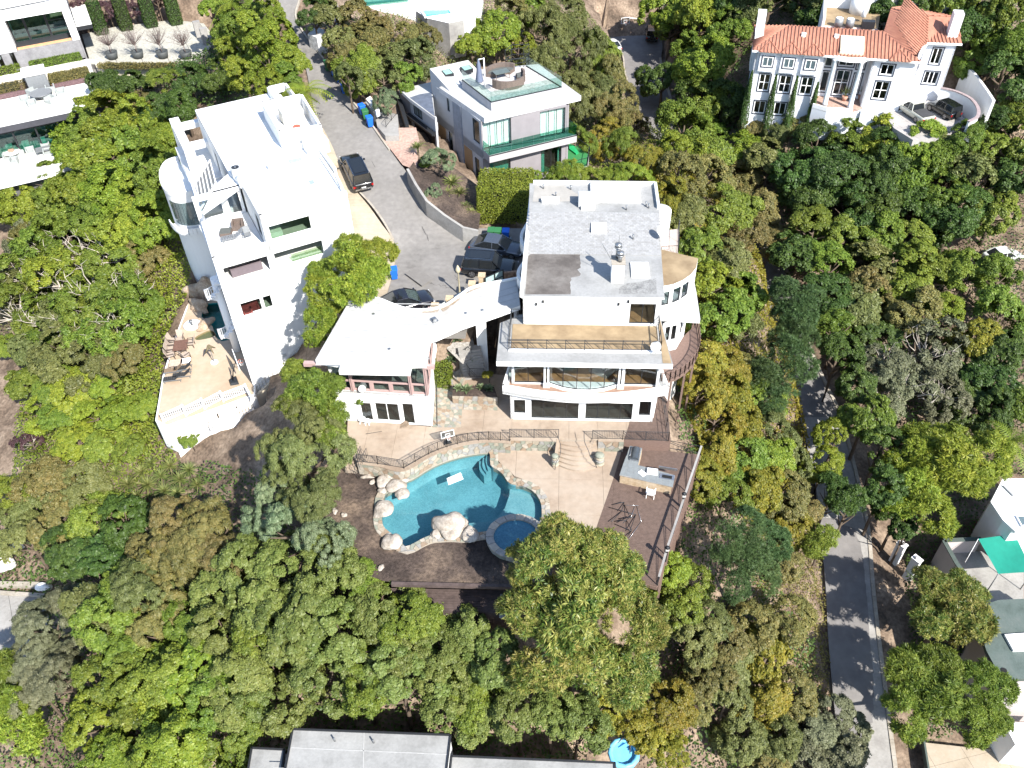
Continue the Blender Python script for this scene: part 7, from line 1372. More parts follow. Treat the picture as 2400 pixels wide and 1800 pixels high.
# bottom left driveway and white wall
dvl=setting('lower_left_driveway');DL=poly_px([(-60,1395),(70,1392),(100,1402),(115,1450),(95,1530),(-60,1560)],-17.4);FLAT.append((DL,-17.8));tiles(dvl,DL,4,.5,-17.8,-17.4,CONCG,.03,'concrete_panel')
t=thing('white_garden_wall','bright white wall with rounded end at the lower left edge','wall',P(30,1340,-17));w_=curve([P(*p) for p in ((-40,1262,-15.8),(20,1268,-15.8),(45,1262,-15.8))],3);k=MB()
for a,b in zip(w_,w_[1:]):d,n,L_=frame(a,b);wbox(k,a,d,n,0,L_+.02,-.2,.2,-18,-15.8)
k.rock(P(8,1318,-16.5),1.0,.9,1.3,5).rock(P(102,1376,-16.8),.7,.4,.5,6);build('wall_body',k,WHITE2,t);t2=MB();
single('driveway_kerb',MB().bar(P(-20,1370,-17.1),P(100,1372,-17.1),.5,.4).bar(P(-20,1388,-17.2),P(105,1396,-17.2),.3,.3),KERB,'pale double kerb above the lower left driveway','kerb')
finish_ground([])
# ================================================================ VEHICLES
def street_z(x,y,L_=None,R_=None):
 L_=L_ or ST_L;R_=R_ or ST_R;best=(1e9,0)
 for a,b in zip(L_,R_):
  c=((a[0]+b[0])/2,(a[1]+b[1])/2);d=math.hypot(c[0]-x,c[1]-y)
  if d < best[0]:best=(d,a[2])
 return best[1]
def loft(mb,secs,mi=0,sm=True):
 o=len(mb.v);n=len(secs[0])
 for s in secs:mb.v +=s
 for i in range(len(secs)-1):
  for k in range(n):mb.f.append((o+i*n+k,o+i*n+(k+1) % n,o+(i+1)*n+(k+1) % n,o+(i+1)*n+k));mb.mi.append(mi);mb.smooth.append(sm)
 mb.f.append(tuple(o+k for k in range(n))[::-1]);mb.f.append(tuple(o+(len(secs)-1)*n+k for k in range(n)));mb.mi +=[mi]*2;mb.smooth +=[False]*2
def carpaint(name,col,rough=.25):
 m=mat(name,col,rough,.03,2,spec=.6,metal=.25);b=[n for n in m.node_tree.nodes if n.type=='BSDF_PRINCIPLED'][0];b.inputs['Coat Weight'].default_value=.8;b.inputs['Coat Roughness'].default_value=.06;return m
CARGL=mat('car_glass',(.012,.014,.016),.08,.02,2,spec=.8);CHROME=mat('chrome_trim',(.5,.5,.5),.2,.02,2,metal=1);TYRE=BLACK;RIMM=mat('alloy_rim',(.35,.35,.36),.35,.05,4,metal=.8);REDL=mat('red_lamp',(.35,.01,.01),.3,.02,2);HEADL=mat('lamp_lens',(.6,.62,.65),.15,.02,2);PLATE=mat('number_plate',(.6,.6,.58),.5)
def car(loc,yaw,L_,W_,H_,style,paint,label,slope=0,group=None,plate=True,rack=False):
 t=thing('parked_car',label,{'pickup':'pickup truck','jeep':'off-roader'}.get(style,'car'),loc,group);t.rotation_euler=(0,-slope,yaw)
 def bd(nm,mb,m,par=None):
  me=bpy.data.meshes.new(nm);me.from_pydata([tuple(v) for v in mb.v],[],mb.f);me.materials.append(m);me.polygons.foreach_set('use_smooth',mb.smooth);o=bpy.data.objects.new(nm,me);COL.objects.link(o);o.parent=par or t;return o
 h=L_/2;w=W_/2;bz=.28;zs={'suv':.56,'sedan':.62,'fast':.58,'pickup':.58,'jeep':.58}[style]*H_
 def sec(x,ww,z0,z1,r=.12,tip=.0):
  return [(x,-ww*.86,z0),(x,-ww,z0+.18),(x+tip*.3,-ww*1.0,z1-.2),(x+tip,-ww*.93,z1-.03),(x+tip,-ww*.8,z1),(x+tip,ww*.8,z1),(x+tip,ww*.93,z1-.03),(x+tip*.3,ww*1.0,z1-.2),(x,ww,z0+.18),(x,ww*.86,z0)]
 k=MB();hood=zs*.93
 tail={'suv':zs,'sedan':zs*.98,'fast':zs*.97,'pickup':zs,'jeep':zs}[style]
 loft(k,[sec(-h,w*.80,bz+.1,tail*.86),sec(-h+.07,w*.93,bz,tail*.96),sec(-h+.35,w,bz-.02,tail),sec(-h*.3,w,bz-.06,zs),sec(h*.30,w,bz-.06,zs),sec(h*.42,w*.99,bz-.04,zs*.985),sec(h-.5,w*.97,bz-.02,hood*.97),sec(h-.12,w*.9,bz+.02,hood*.85),sec(h,w*.78,bz+.1,hood*.72)])
 bd('body',k,paint)
 def gsec(x,z,wt,wb):return [(x,-wb,zs-.04),(x,-wt,z),(x,wt,z),(x,wb,zs-.04)]
 gx={'suv':(-h+.1,-h+.38,h*.14,h*.42),'sedan':(-h*.82,-h*.42,h*.10,h*.46),'fast':(-h*.93,-h*.30,h*.08,h*.52),'pickup':(-h*.22,-h*.14,h*.16,h*.42),'jeep':(-h+.15,-h+.25,h*.2,h*.34)}[style]
 wb_,wt_=w*.93,w*.74;k=MB();loft(k,[gsec(gx[0],zs+.02,wt_*1.02,wb_*.97),gsec(gx[1],H_-.03,wt_,wb_),gsec((gx[1]+gx[2])/2,H_-.005,wt_*1.01,wb_),gsec(gx[2],H_-.04,wt_,wb_),gsec(gx[3],zs+.01,wt_*1.08,wb_*.98)],sm=False);gl=bd('cabin_glass',k,CARGL)
 k=MB();rs=lambda x,z,ww:[(x,-ww,z-.05),(x,-ww*.96,z+.005),(x,ww*.96,z+.005),(x,ww,z-.05)]
 r0,r1=(gx[1]-.05,gx[2]+.03)
 loft(k,[rs(r0,H_-.02,wt_*1.02),rs((r0+r1)/2,H_+.015,wt_*1.04),rs(r1,H_-.025,wt_*1.02)],sm=False);bd('roof',k,paint)
 k=MB()
 for s in (-1,1):
  for a,b,za,zb,wa,wbb in ((gx[3],gx[2],zs,H_-.03,wb_*.98,wt_*1.02),(gx[0],gx[1],zs+.02,H_-.03,wb_*.97,wt_*1.02),((gx[1]+gx[2])/2+.1,(gx[1]+gx[2])/2+.1,zs,H_-.01,wb_,wt_*1.02)):k.bar((a,s*wa,za),(b,s*wbb,zb),.09,.06)
 bd('pillar_trim',k,paint);k=MB()
 for s in (-1,1):k.bar((gx[0]+.1,s*(wb_+.03),zs+.01),(gx[3],s*(wb_+.03),zs+.01),.03,.025)
 if style=='suv':
  for s in (-1,1):k.bar((gx[1]+.1,s*wt_*.95,H_+.06),(gx[2]-.1,s*wt_*.95,H_+.06),.04)
 bd('side_trim',k,CHROME)
 if style in ('suv','fast'):k=MB();k.box(gx[1]+.3,-wt_*.7,H_+.012,gx[2]-.25,wt_*.7,H_+.022);bd('panoramic_roof',k,CARGL)
 if style=='pickup':k=MB();k.box(-h+.18,-w*.82,zs+.005,gx[0]-.1,w*.82,zs+.06);bd('bed_cover',k,mat('charcoal_bed_cover',(.05,.05,.052),.7))
 for xx in (-L_*.29,L_*.31):
  for s in (-1,1):
   k=MB();rw=.37 if style !='sedan' else .33;n=16
   for (ra,y0,y1) in ((rw,w*.98-.24,w*1.0),):
    v0=len(k.v);k.v +=[(xx+ra*math.cos(6.2832*i/n),s*y0,rw+ra*math.sin(6.2832*i/n)) for i in range(n)]+[(xx+ra*math.cos(6.2832*i/n),s*y1,rw+ra*math.sin(6.2832*i/n)) for i in range(n)];k.f +=[(i,(i+1) % n,n+(i+1) % n,n+i) for i in range(n)]+[tuple(range(n))[::-1],tuple(range(n,2*n))];k.mi +=[0]*(n+2);k.smooth +=[True]*n+[False]*2
   wh=bd('wheel',k,TYRE);k=MB();y1=s*(w*1.0+.006)
   for i in range(5):
    a=i*1.2566+.3;k.add([(xx+.05*math.cos(a-1),y1,rw+.05*math.sin(a-1)),(xx+rw*.68*math.cos(a-.2),y1,rw+rw*.68*math.sin(a-.2)),(xx+rw*.68*math.cos(a+.2),y1,rw+rw*.68*math.sin(a+.2)),(xx+.05*math.cos(a+1),y1,rw+.05*math.sin(a+1))],[(0,1,2,3)])
   k.add([(xx+rr*math.cos(6.2832*i/n),y1,rw+rr*math.sin(6.2832*i/n)) for rr in (rw*.72,rw*.64) for i in range(n)],[(i,(i+1) % n,n+(i+1) % n,n+i) for i in range(n)]);bd('rim',k,RIMM,wh)
 for s in (-1,1):
  k=MB();y0,y1=sorted((s*w*.55,s*w*.88));k.box(h-.16,y0,hood*.68,h-.06,y1,hood*.8);bd('headlight',k,HEADL)
  k=MB();y0,y1=sorted((s*w*.66,s*w*.93));k.box(-h+.0,y0,tail*.62,-h+.1,y1,tail*.82);bd('taillight',k,REDL)
  k=MB();y0,y1=sorted((s*w*.98,s*w*1.17));k.box(gx[3]-.25,y0,zs-.02,gx[3]-.1,y1,zs+.12);bd('wing_mirror',k,paint)
 k=MB();k.box(-h-.03,-w*.8,bz+.08,-h+.08,w*.8,bz+.2);bd('rear_bumper',k,CHROME if style in ('pickup','suv') else paint);k=MB();k.box(h-.03,-w*.45,bz+.15,h+.03,w*.45,hood*.62);bd('grille',k,DARKF)
 if plate:k=MB();k.box(-h-.035,-.22,tail*.55,-h-.03,.22,tail*.55+.12);bd('number_plate',k,PLATE)
 if style=='jeep':
  k=MB();k.lathe(0,0,[(.36,0),(.36,.2)],14,flat=True);k.v=[(-h-.04-z,x,zs*.85+y) for x,y,z in k.v];bd('spare_wheel',k,TYRE)
 return t
BP=carpaint('black_car_paint',(.008,.009,.011));GPn=carpaint('grey_blue_car_paint',(.06,.07,.09));BPP=carpaint('black_plum_car_paint',(.012,.011,.015));WPn=carpaint('white_car_paint',(.7,.7,.69));OLW=carpaint('cream_pickup_paint',(.5,.49,.42))
x,y,_=P(834,400,7.9);car((x,y,street_z(x,y)),R(111),5.5,2.08,1.88,'suv',BP,'large black suv parked on the curved street beside the tall white house',slope=R(6))
wx,wy,_=P(1107,650,5.15);a=R(-9);cx,cy=wx+math.cos(a)*1.42-math.sin(a)*.98,wy+math.sin(a)*1.42+math.cos(a)*.98;car((cx,cy,5.12),a,4.95,2.0,1.78,'suv',BP,'black suv with silver window trim parked nearest the entry gate')
cx2,cy2=cx+.7,cy+2.9;car((cx2,cy2,5.2),R(-17),4.9,1.88,1.45,'sedan',GPn,'dark grey-blue sedan parked beyond the black suv in the entry court')
x,y,_=P(951,722,5.05);car((x,y,5.02),R(20),4.8,1.95,1.6,'fast',BPP,'glossy black coupe-like car half under the bridge roof')
x,y,_=P(1431,112,-5.5);car((x,y,-5.55),R(112),4.5,1.8,1.4,'sedan',WPn,'white car at the left side of the far cul-de-sac')
x,y,_=P(1527,88,-5.2);car((x,y,-5.25),R(82),4.2,1.9,1.85,'jeep',carpaint('black_jeep_paint',(.01,.012,.012)),'black off-roader with spare wheel at the end of far cul-de-sac')
x,y,_=P(2139,270,.42);car((x,y,.41),R(108),5.5,2.0,1.75,'pickup',OLW,'cream pickup with dark bed cover parked on the mansion driveway')
x,y,_=P(2208,266,.42);car((x,y,.41),R(112),4.2,1.85,1.75,'jeep',carpaint('black_jeep_paint',(0,0,0)),'small black off-roader beside the curved mansion wall')
x,y,zg,_=cast(2350,602);car((x,y,tz(x,y)+.02),R(10),4.6,1.85,1.5,'sedan',WPn,'pale car in deep shade under the trees at the right edge')
# ================================================================ BINS, LAMPS, FAR YARD
def wheelie(px,py,z,yaw,m,label,group=None,open_=False):
 x,y,_=P(px,py,z);t=thing('wheelie_bin',label,'bin',(x,y,z),group);c,s=math.cos(yaw),math.sin(yaw)
 def q(a,b,h):return (x+a*c-b*s,y+a*s+b*c,z+h)
 build('bin_body',MB().hexa([q(-.24,-.24,.06),q(.24,-.24,.06),q(.24,.24,.06),q(-.24,.24,.06)],[q(-.31,-.33,1.0),q(.31,-.33,1.0),q(.31,.33,1.0),q(-.31,.33,1.0)]),m,t)
 build('lid',MB().hexa([q(-.34,-.37,1.01),q(.34,-.37,1.01),q(.34,.34,1.01),q(-.34,.34,1.01)],[q(-.32,-.35,1.06),q(.32,-.35,1.06),q(.3,.32,1.12),q(-.3,.32,1.12)]),m,t);build('handle',MB().tube([q(-.26,.42,.98),q(.26,.42,.98)],.02,5),m,t)
 for a in (-.28,.28):build('wheel',MB().tube([q(a-.03,.3,.12),q(a+.03,.3,.12)],.12,10),BLACK,t)
wheelie(868,296,8.55,R(25),BLUE,'blue bin with open lid standing nearest the pink driveway');wheelie(850,268,8.9,R(30),BLUE,'blue bin just up the kerb from the one by the pink driveway');wheelie(858,280,8.7,R(20),GREENP,'green bin squeezed between the two blue bins at the kerb')
wheelie(769,165,10.1,R(20),GREENP,'green bin at the top of the shaded kerb under bushes');wheelie(786,180,9.9,R(35),BLUE,'upper blue bin in the shade of the roadside bushes');wheelie(796,193,9.6,R(20),BLUE,'second blue bin down in the shade of the roadside bushes');wheelie(808,218,9.35,R(20),BLUE,'lowest dark blue bin in the shade of roadside bushes')
wheelie(925,652,5.1,R(10),BLUE,'blue bin at the right edge of the bushy street tree');wheelie(1152,560,5.35,R(-5),GREENP,'left green bin against the hedge in the entry court');wheelie(1168,561,5.35,R(-5),GREENP,'middle green bin against the hedge in the entry court');wheelie(1186,562,5.35,R(-5),BLUE,'dark blue bin against the hedge in the entry court')
wheelie(1503,64,-5,0,GREENP,'left green bin at the far end of far cul-de-sac');wheelie(1513,64,-5,0,GREENP,'right green bin at the far end of far cul-de-sac');wheelie(1522,61,-5,.2,BLUE,'left blue bin behind the far off-roader');wheelie(1532,60,-5,.1,BLUE,'right blue bin behind the far off-roader')
x,y,_=P(1078,692,5.0);t=thing('street_lamp','cream garden street lamp rising behind the bridge roof by the black suv','street lamp',(x,y,5));LM=mat('cream_lamp_metal',(.36,.32,.22),.6);build('lamp_post',MB().lathe(x,y,[(.12,5),(.08,5.3),(.06,7.3),(.09,7.35)],10),LM,t);build('lantern',MB().lathe(x,y,[(.1,7.36),(.2,7.5),(.22,7.75),(.12,7.95),(.03,8.15)],10),LM,t)
hoop(1464,76,-5.2,R(10),'portable basketball hoop on the far cul-de-sac',.95)
t=thing('goal_frame','white football goal frame lying by the dirt slope at the far cul-de-sac','goal',P(1470,56,-4.6));k=MB()
for a,b in (((1449,62,-5),(1488,57,-5)),((1457,40,-3.2),(1495,44,-3.2)),((1449,62,-5),(1457,40,-3.2)),((1491,62,-5),(1495,44,-3.2)),((1488,57,-5),(1465,49,-3.8))):k.tube([P(*a),P(*b)],.07,6)
build('goal_bars',k,WHITE2,t)
x,y,_=P(1551,32,-3);t=thing('utility_pole','pale wooden utility pole at the top edge by the far cul-de-sac','pole',(x,y,-3));build('pole_shaft',MB().lathe(x,y,[(.16,-4),(.11,6)],8),mat('grey_pole_wood',(.33,.28,.24),.9),t);build('cross_arm',MB().bar((x-.8,y,5.2),(x+.8,y,5.2),.12),mat('grey_pole_wood',(0,0,0)),t)
x,y,_=P(784,60,11.3);
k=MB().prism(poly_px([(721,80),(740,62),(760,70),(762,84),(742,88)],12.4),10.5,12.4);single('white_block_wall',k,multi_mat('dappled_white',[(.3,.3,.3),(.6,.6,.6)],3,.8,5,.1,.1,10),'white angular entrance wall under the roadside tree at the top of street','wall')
k=MB();single('driveway_wall',MB().prism(poly_px([(772,-5),(786,-5),(802,45),(786,60)],12.5),9.5,12.5),GREYW,'tall grey wall along the driveway at the top of the street','wall')
# ================================================================ VEGETATION
NR=np.random.default_rng(11)
def leafmat(name,cols,rough=.5,trans=.38,objvar=.16,spec=.35):
 m,N,L,b=new_mat(name);out=[x for x in N if x.type=='OUTPUT_MATERIAL'][0]
 at=N.new('ShaderNodeAttribute');at.attribute_name='tint';oi=N.new('ShaderNodeObjectInfo')
 rp=N.new('ShaderNodeValToRGB');e=rp.color_ramp.elements;k=len(cols);e[0].position=0;e[0].color=(*cols[0],1);e[1].position=1;e[1].color=(*cols[-1],1)
 for i in range(1,k-1):q=e.new(i/(k-1));q.color=(*cols[i],1)
 L.new(at.outputs['Fac'],rp.inputs[0]);mr=N.new('ShaderNodeMapRange');mr.inputs[3].default_value=1-objvar;mr.inputs[4].default_value=1+objvar;L.new(oi.outputs['Random'],mr.inputs[0])
 hs=N.new('ShaderNodeHueSaturation');L.new(rp.outputs[0],hs.inputs['Color']);L.new(mr.outputs[0],hs.inputs['Value']);m2=N.new('ShaderNodeMapRange');m2.inputs[3].default_value=.485;m2.inputs[4].default_value=.515;ml=N.new('ShaderNodeMath');ml.operation='FRACT';mu=N.new('ShaderNodeMath');mu.operation='MULTIPLY';mu.inputs[1].default_value=7.31;L.new(oi.outputs['Random'],mu.inputs[0]);L.new(mu.outputs[0],ml.inputs[0]);L.new(ml.outputs[0],m2.inputs[0]);L.new(m2.outputs[0],hs.inputs['Hue'])
 b.inputs['Roughness'].default_value=rough;b.inputs['Specular IOR Level'].default_value=spec;L.new(hs.outputs[0],b.inputs['Base Color'])
 tr=N.new('ShaderNodeBsdfTranslucent');L.new(hs.outputs[0],tr.inputs[0]);mx=N.new('ShaderNodeMixShader');mx.inputs[0].default_value=trans;L.new(b.outputs[0],mx.inputs[1]);L.new(tr.outputs[0],mx.inputs[2]);L.new(mx.outputs[0],out.inputs[0]);return m
LM_={
 'bright':leafmat('bright_leaf',[(0.064,0.106,0.017),(0.149,0.206,0.028),(0.248,0.291,0.050)]),
 'lime':leafmat('lime_leaf',[(0.085,0.135,0.017),(0.199,0.256,0.028),(0.327,0.355,0.050)]),
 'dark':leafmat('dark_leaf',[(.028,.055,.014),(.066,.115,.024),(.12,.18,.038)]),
 'grove':leafmat('grove_leaf',[(.085,.12,.028),(.16,.20,.048),(.24,.265,.08)]),
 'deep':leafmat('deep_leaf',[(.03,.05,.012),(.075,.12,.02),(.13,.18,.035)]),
 'olive':leafmat('olive_leaf',[(.075,.095,.03),(.15,.17,.052),(.23,.24,.085)]),
 'grey':leafmat('grey_leaf',[(.095,.105,.06),(.175,.185,.10),(.26,.26,.16)]),
 'gold':leafmat('gold_leaf',[(.11,.125,.02),(.23,.215,.028),(.36,.27,.035)]),
 'brown':leafmat('bronze_leaf',[(.09,.10,.035),(.19,.17,.055),(.28,.215,.075)]),
 'pine':leafmat('pine_needle',[(.035,.07,.028),(.085,.145,.048),(.14,.20,.068)],trans=.15),
 'mango':leafmat('long_leaf',[(0.043,0.085,0.017),(0.106,0.163,0.031),(0.270,0.270,0.064),(0.383,0.355,0.114)],rough=.4),
 'purple':leafmat('purple_leaf',[(0.043,0.021,0.028),(0.099,0.050,0.057),(0.156,0.099,0.085)]),
 'blue':leafmat('blue_green_leaf',[(.065,.10,.05),(.13,.175,.085),(.21,.25,.14)],trans=.12),
 'grass':leafmat('strap_leaf',[(0.085,0.114,0.028),(0.170,0.199,0.057),(0.341,0.312,0.128)]),
}
BARK=mat('brown_bark',(.10,.075,.055),.95,.25,6,.6,20);PALEBARK=mat('pale_bark',(.38,.34,.29),.9,.2,5,.4,20)
def unit(v):return v/np.maximum(np.linalg.norm(v,axis=-1,keepdims=True),1e-9)
def leaf_mesh(name,pos,nrm,ln,wd_,tint,axis=None,fold=.15):
 n=len(pos);nrm=unit(nrm);ax=unit(NR.normal(size=(n,3)) if axis is None else axis);ax=unit(ax-nrm*(ax*nrm).sum(-1,keepdims=True));sd=np.cross(nrm,ax);ln=np.broadcast_to(np.asarray(ln,float),(n,))[:,None];wd_=np.broadcast_to(np.asarray(wd_,float),(n,))[:,None]
 b=pos-ax*ln*.5;t=pos+ax*ln*.5-nrm*ln*fold;l=pos-sd*wd_*.5+nrm*wd_*.15;r=pos+sd*wd_*.5+nrm*wd_*.15
 V=np.stack([b,l,t,r],1).reshape(-1,3);me=bpy.data.meshes.new(name);me.vertices.add(4*n);me.vertices.foreach_set('co',V.ravel().astype(np.float32));me.loops.add(4*n);me.loops.foreach_set('vertex_index',np.arange(4*n,dtype=np.int32));me.polygons.add(n);me.polygons.foreach_set('loop_start',np.arange(0,4*n,4,dtype=np.int32));me.update()
 a=me.attributes.new('tint','FLOAT','POINT');a.data.foreach_set('value',np.repeat(np.clip(tint,0,1),4).astype(np.float32));return me
def sph(n):return unit(NR.normal(size=(n,3)))
def blobs(n1,n2,spread,low=-.3):
 """big lobes, each carrying small leaf clumps: an uneven outline"""
 d=[];i=0;ph=NR.uniform(0,6.28,4)
 while len(d) < n1:
  i +=1;z=1-2*((i*.6180339+ph[0]) % 1);a=i*2.399963+ph[1]
  if z > low:r=math.sqrt(max(0,1-z*z));d.append((r*math.cos(a),r*math.sin(a),z))
 d=np.array(d)+NR.normal(size=(n1,3))*.22;C1=d*np.array(spread)*(.52+NR.uniform(-.16,.12,(n1,1)));R1=NR.uniform(.24,.46,n1)
 w=R1**2;bi=NR.choice(n1,n2*3,p=w/w.sum());dd=unit(sph(n2*3)+unit(C1[bi]+1e-6)*.7+np.array([0,0,.3]));C2=C1[bi]+dd*R1[bi][:,None]*NR.uniform(.82,1.12,(n2*3,1));keep=np.ones(n2*3,bool)
 for j in range(n1):keep &=~((((C2-C1[j])**2).sum(-1) < (R1[j]*.8)**2) & (bi !=j))
 C2=C2[keep][:n2];return C2,NR.uniform(.085,.175,len(C2))
def crown(kind,seed,R_=3.):
 """an irregular clumped crown about R_ metres in radius, centred on the origin"""
 global NR;NR=np.random.default_rng(seed)
 spec=dict(broad=(13,150,19000,.27,.16),small=(16,190,23000,.20,.13),fine=(15,150,21000,.30,.060),gold=(15,170,18000,.21,.14),mango=(11,0,1300,.46,.085),pine=(14,0,1500,.42,.036),sparse=(14,130,11000,.22,.12),bamboo=(15,130,17000,.34,.05),tall=(15,160,19000,.25,.13))[kind]
 n1,n2,n,ln,wd_=spec;spread=dict(tall=(.75,.75,1.3),pine=(.9,.9,1.15),mango=(1.05,1.05,1),bamboo=(1,1,.8)).get(kind,(1.08,1.08,.82))
 C,RB=blobs(n1,n2 or 120,spread);C=C*R_;RB=RB*R_*(1.25 if kind in ('pine','mango') else 1);nb=len(C)
 def surf(m):
  w=RB**2;w=w/w.sum();bi=NR.choice(nb,m,p=w);d=sph(m);out=unit(C[bi]+1e-6);d=unit(d+out*.8+np.array([0,0,.35]));rr=NR.uniform(.55,1.1,(m,1));rr=np.where(NR.random((m,1)) < .10,rr*NR.uniform(1.05,1.45,(m,1)),rr);p=C[bi]+d*RB[bi][:,None]*rr;bt=NR.normal(size=nb)*.10;return p,d,bt[bi]
 if kind in ('mango','pine'):
  p,d,bt=surf(n);m=12 if kind=='mango' else 13;P_=np.repeat(p,m,0);D=np.repeat(d,m,0);a=sph(len(P_));a=unit(a+D*(.55 if kind=='mango' else .9)+np.array([0,0,-.25 if kind=='mango' else .35]));pos=P_+a*ln*.5;nr=unit(np.cross(a,np.cross(D+sph(len(P_))*.3,a))+1e-6)
  tint=.42+np.repeat(bt+NR.normal(size=len(p))*.12,m)+NR.normal(size=len(P_))*.14
  if kind=='mango':tint +=np.where(np.repeat(NR.random(len(p)) < .3,m),.3,0)
  me=leaf_mesh('crown',pos,nr,ln*NR.uniform(.7,1.15,len(P_)),wd_,tint,axis=a,fold=.18 if kind=='mango' else .02)
 else:
  p,d,bt=surf(n);m=len(p);nr=unit(d*.7+np.array([0,0,.45])+NR.normal(size=(m,3))*.32);ax=None
  if kind in ('fine','bamboo'):ax=NR.normal(size=(m,3))*.6+np.array([0,0,-1.])+d*.5
  me=leaf_mesh('crown',p,nr,ln*NR.uniform(.55,1.45,m),wd_*NR.uniform(.6,1.35,m),.45+bt+NR.normal(size=m)*.17,axis=ax)
 return me
CR={}
def get_crown(kind,m,var):
 key=(kind,var)
 if key not in CR:CR[key]=crown(kind,100+var*17+len(kind)*3+ord(kind[0]));CR[key].name='crown';CR[key].materials.append(LM_['bright'])
 o=bpy.data.objects.new('crown',CR[key]);COL.objects.link(o);o.material_slots[0].link='OBJECT';o.material_slots[0].material=LM_[m];return o
def trunk_mesh(var,pale=False):
 key=('trunk',var,pale)
 if key not in CR:
  rnd=random.Random(var);k=MB();k.tube([(0,0,-.12),(rnd.uniform(-.02,.02),rnd.uniform(-.02,.02),.3),(0,0,.62),(0.01,.01,.95)],[.055,.042,.034,.014],7)
  for i in range(9):
   a=i*2.4+rnd.random();z=rnd.uniform(.45,.8);l=rnd.uniform(.22,.42);p0=(0,0,z);p1=(math.cos(a)*l*.5,math.sin(a)*l*.5,z+l*.28);p2=(math.cos(a)*l,math.sin(a)*l,z+l*.62);k.tube([p0,p1,p2],[.024,.016,.007],5,caps=False)
  me=bpy.data.meshes.new('trunk');me.from_pydata([tuple(v) for v in k.v],[],k.f);me.materials.append(PALEBARK if pale else BARK);me.polygons.foreach_set('use_smooth',k.smooth);CR[key]=me
 return CR[key]
def branch_mesh(var):
 key=('br',var)
 if key not in CR:
  rnd=random.Random(var+50);k=MB()
  for i in range(13):
   a=rnd.uniform(0,6.28);el=rnd.uniform(.3,1.2);d=Vector((math.cos(a)*math.cos(el),math.sin(a)*math.cos(el),math.sin(el)*.75));l=rnd.uniform(2.4,3.25);p0=d*rnd.uniform(.3,1.2);p1=d*l*.7+Vector((rnd.uniform(-.3,.3),rnd.uniform(-.3,.3),.1));p2=d*l+Vector((rnd.uniform(-.3,.3),rnd.uniform(-.3,.3),.25));k.tube([p0,p1,p2],[.045,.03,.01],4,caps=False)
   for _ in range(3):q=p1.lerp(p2,rnd.random());k.tube([q,q+Vector((rnd.uniform(-1,1),rnd.uniform(-1,1),rnd.uniform(.1,.9)))*.6],[.022,.008],3,caps=False)
  me=bpy.data.meshes.new('bare_branches');me.from_pydata([tuple(v) for v in k.v],[],k.f);me.materials.append(PALEBARK);CR[key]=me
 return CR[key]
TC=[0]
def tree(kind,m,px,py,rpx,h,label,name='broadleaf_tree',cat='tree',group=None,sq=1.,branches=False,pale=False,at=None,more=()):
 """more: further crowns of the same tree as (px,py,r[,h])"""
 TC[0] +=1;rnd=random.Random(TC[0]*7)
 if at:x,y,zg=at;t_=math.dist((x,y,zg+h),(0,0,CZ))
 else:x,y,zg,t_=cast(px,py,h)
 t=thing(name,label,cat,(x,y,zg),group);r0=None
 for q in [(px,py,rpx,h)]+list(more):
  hh=q[3] if len(q) > 3 else h
  if q[0]==px and q[1]==py:cx_,cy_,cz_,tt=x,y,zg,t_
  else:cx_,cy_,cz_,tt=cast(q[0],q[1],hh)
  depth=tt*Vector(ray(q[0],q[1])).normalized().dot(_f);r=q[2]*depth/FPX;s=r/3.0;TC[0] +=1;var=TC[0] % 3;r0=r0 or r
  c=get_crown(kind,m,var);c.parent=t;c.location=(cx_-x,cy_-y,cz_+hh-zg);c.scale=(s*rnd.uniform(.9,1.12),s*rnd.uniform(.9,1.12),s*sq*rnd.uniform(.9,1.1));c.rotation_euler=(rnd.uniform(-.2,.2),rnd.uniform(-.2,.2),rnd.uniform(0,6.28))
  if branches:b=bpy.data.objects.new('bare_branches',branch_mesh(var));COL.objects.link(b);b.parent=t;b.location=c.location;b.scale=(s*.98,s*.98,s*sq);b.rotation_euler=(0,0,rnd.uniform(0,6.28))
 tr=bpy.data.objects.new('trunk',trunk_mesh(TC[0] % 3,pale));COL.objects.link(tr);tr.parent=t;w=max(1.2,r0*(1.6 if not more else 2.4));tr.scale=(w*.9,w*.9,h+r0*.25)
 return t
ORD=['first','second','third','fourth','fifth','sixth','seventh','eighth','ninth','tenth']
ROWN={1:[''],2:['back','front'],3:['back','middle','front'],4:['back','second','third','front'],5:['back','second','third','fourth','front'],6:['back','second','third','fourth','fifth','front']}
MIX=dict(bright=['bright','bright','bright','lime'],grove=['grove','grove','grove','bright'],lime=['lime','lime','bright'],dark=['dark','dark','bright','deep'],olive=['olive','olive','bright','brown'],gold=['gold','gold','lime','bright','brown'],brown=['brown','brown','olive'])
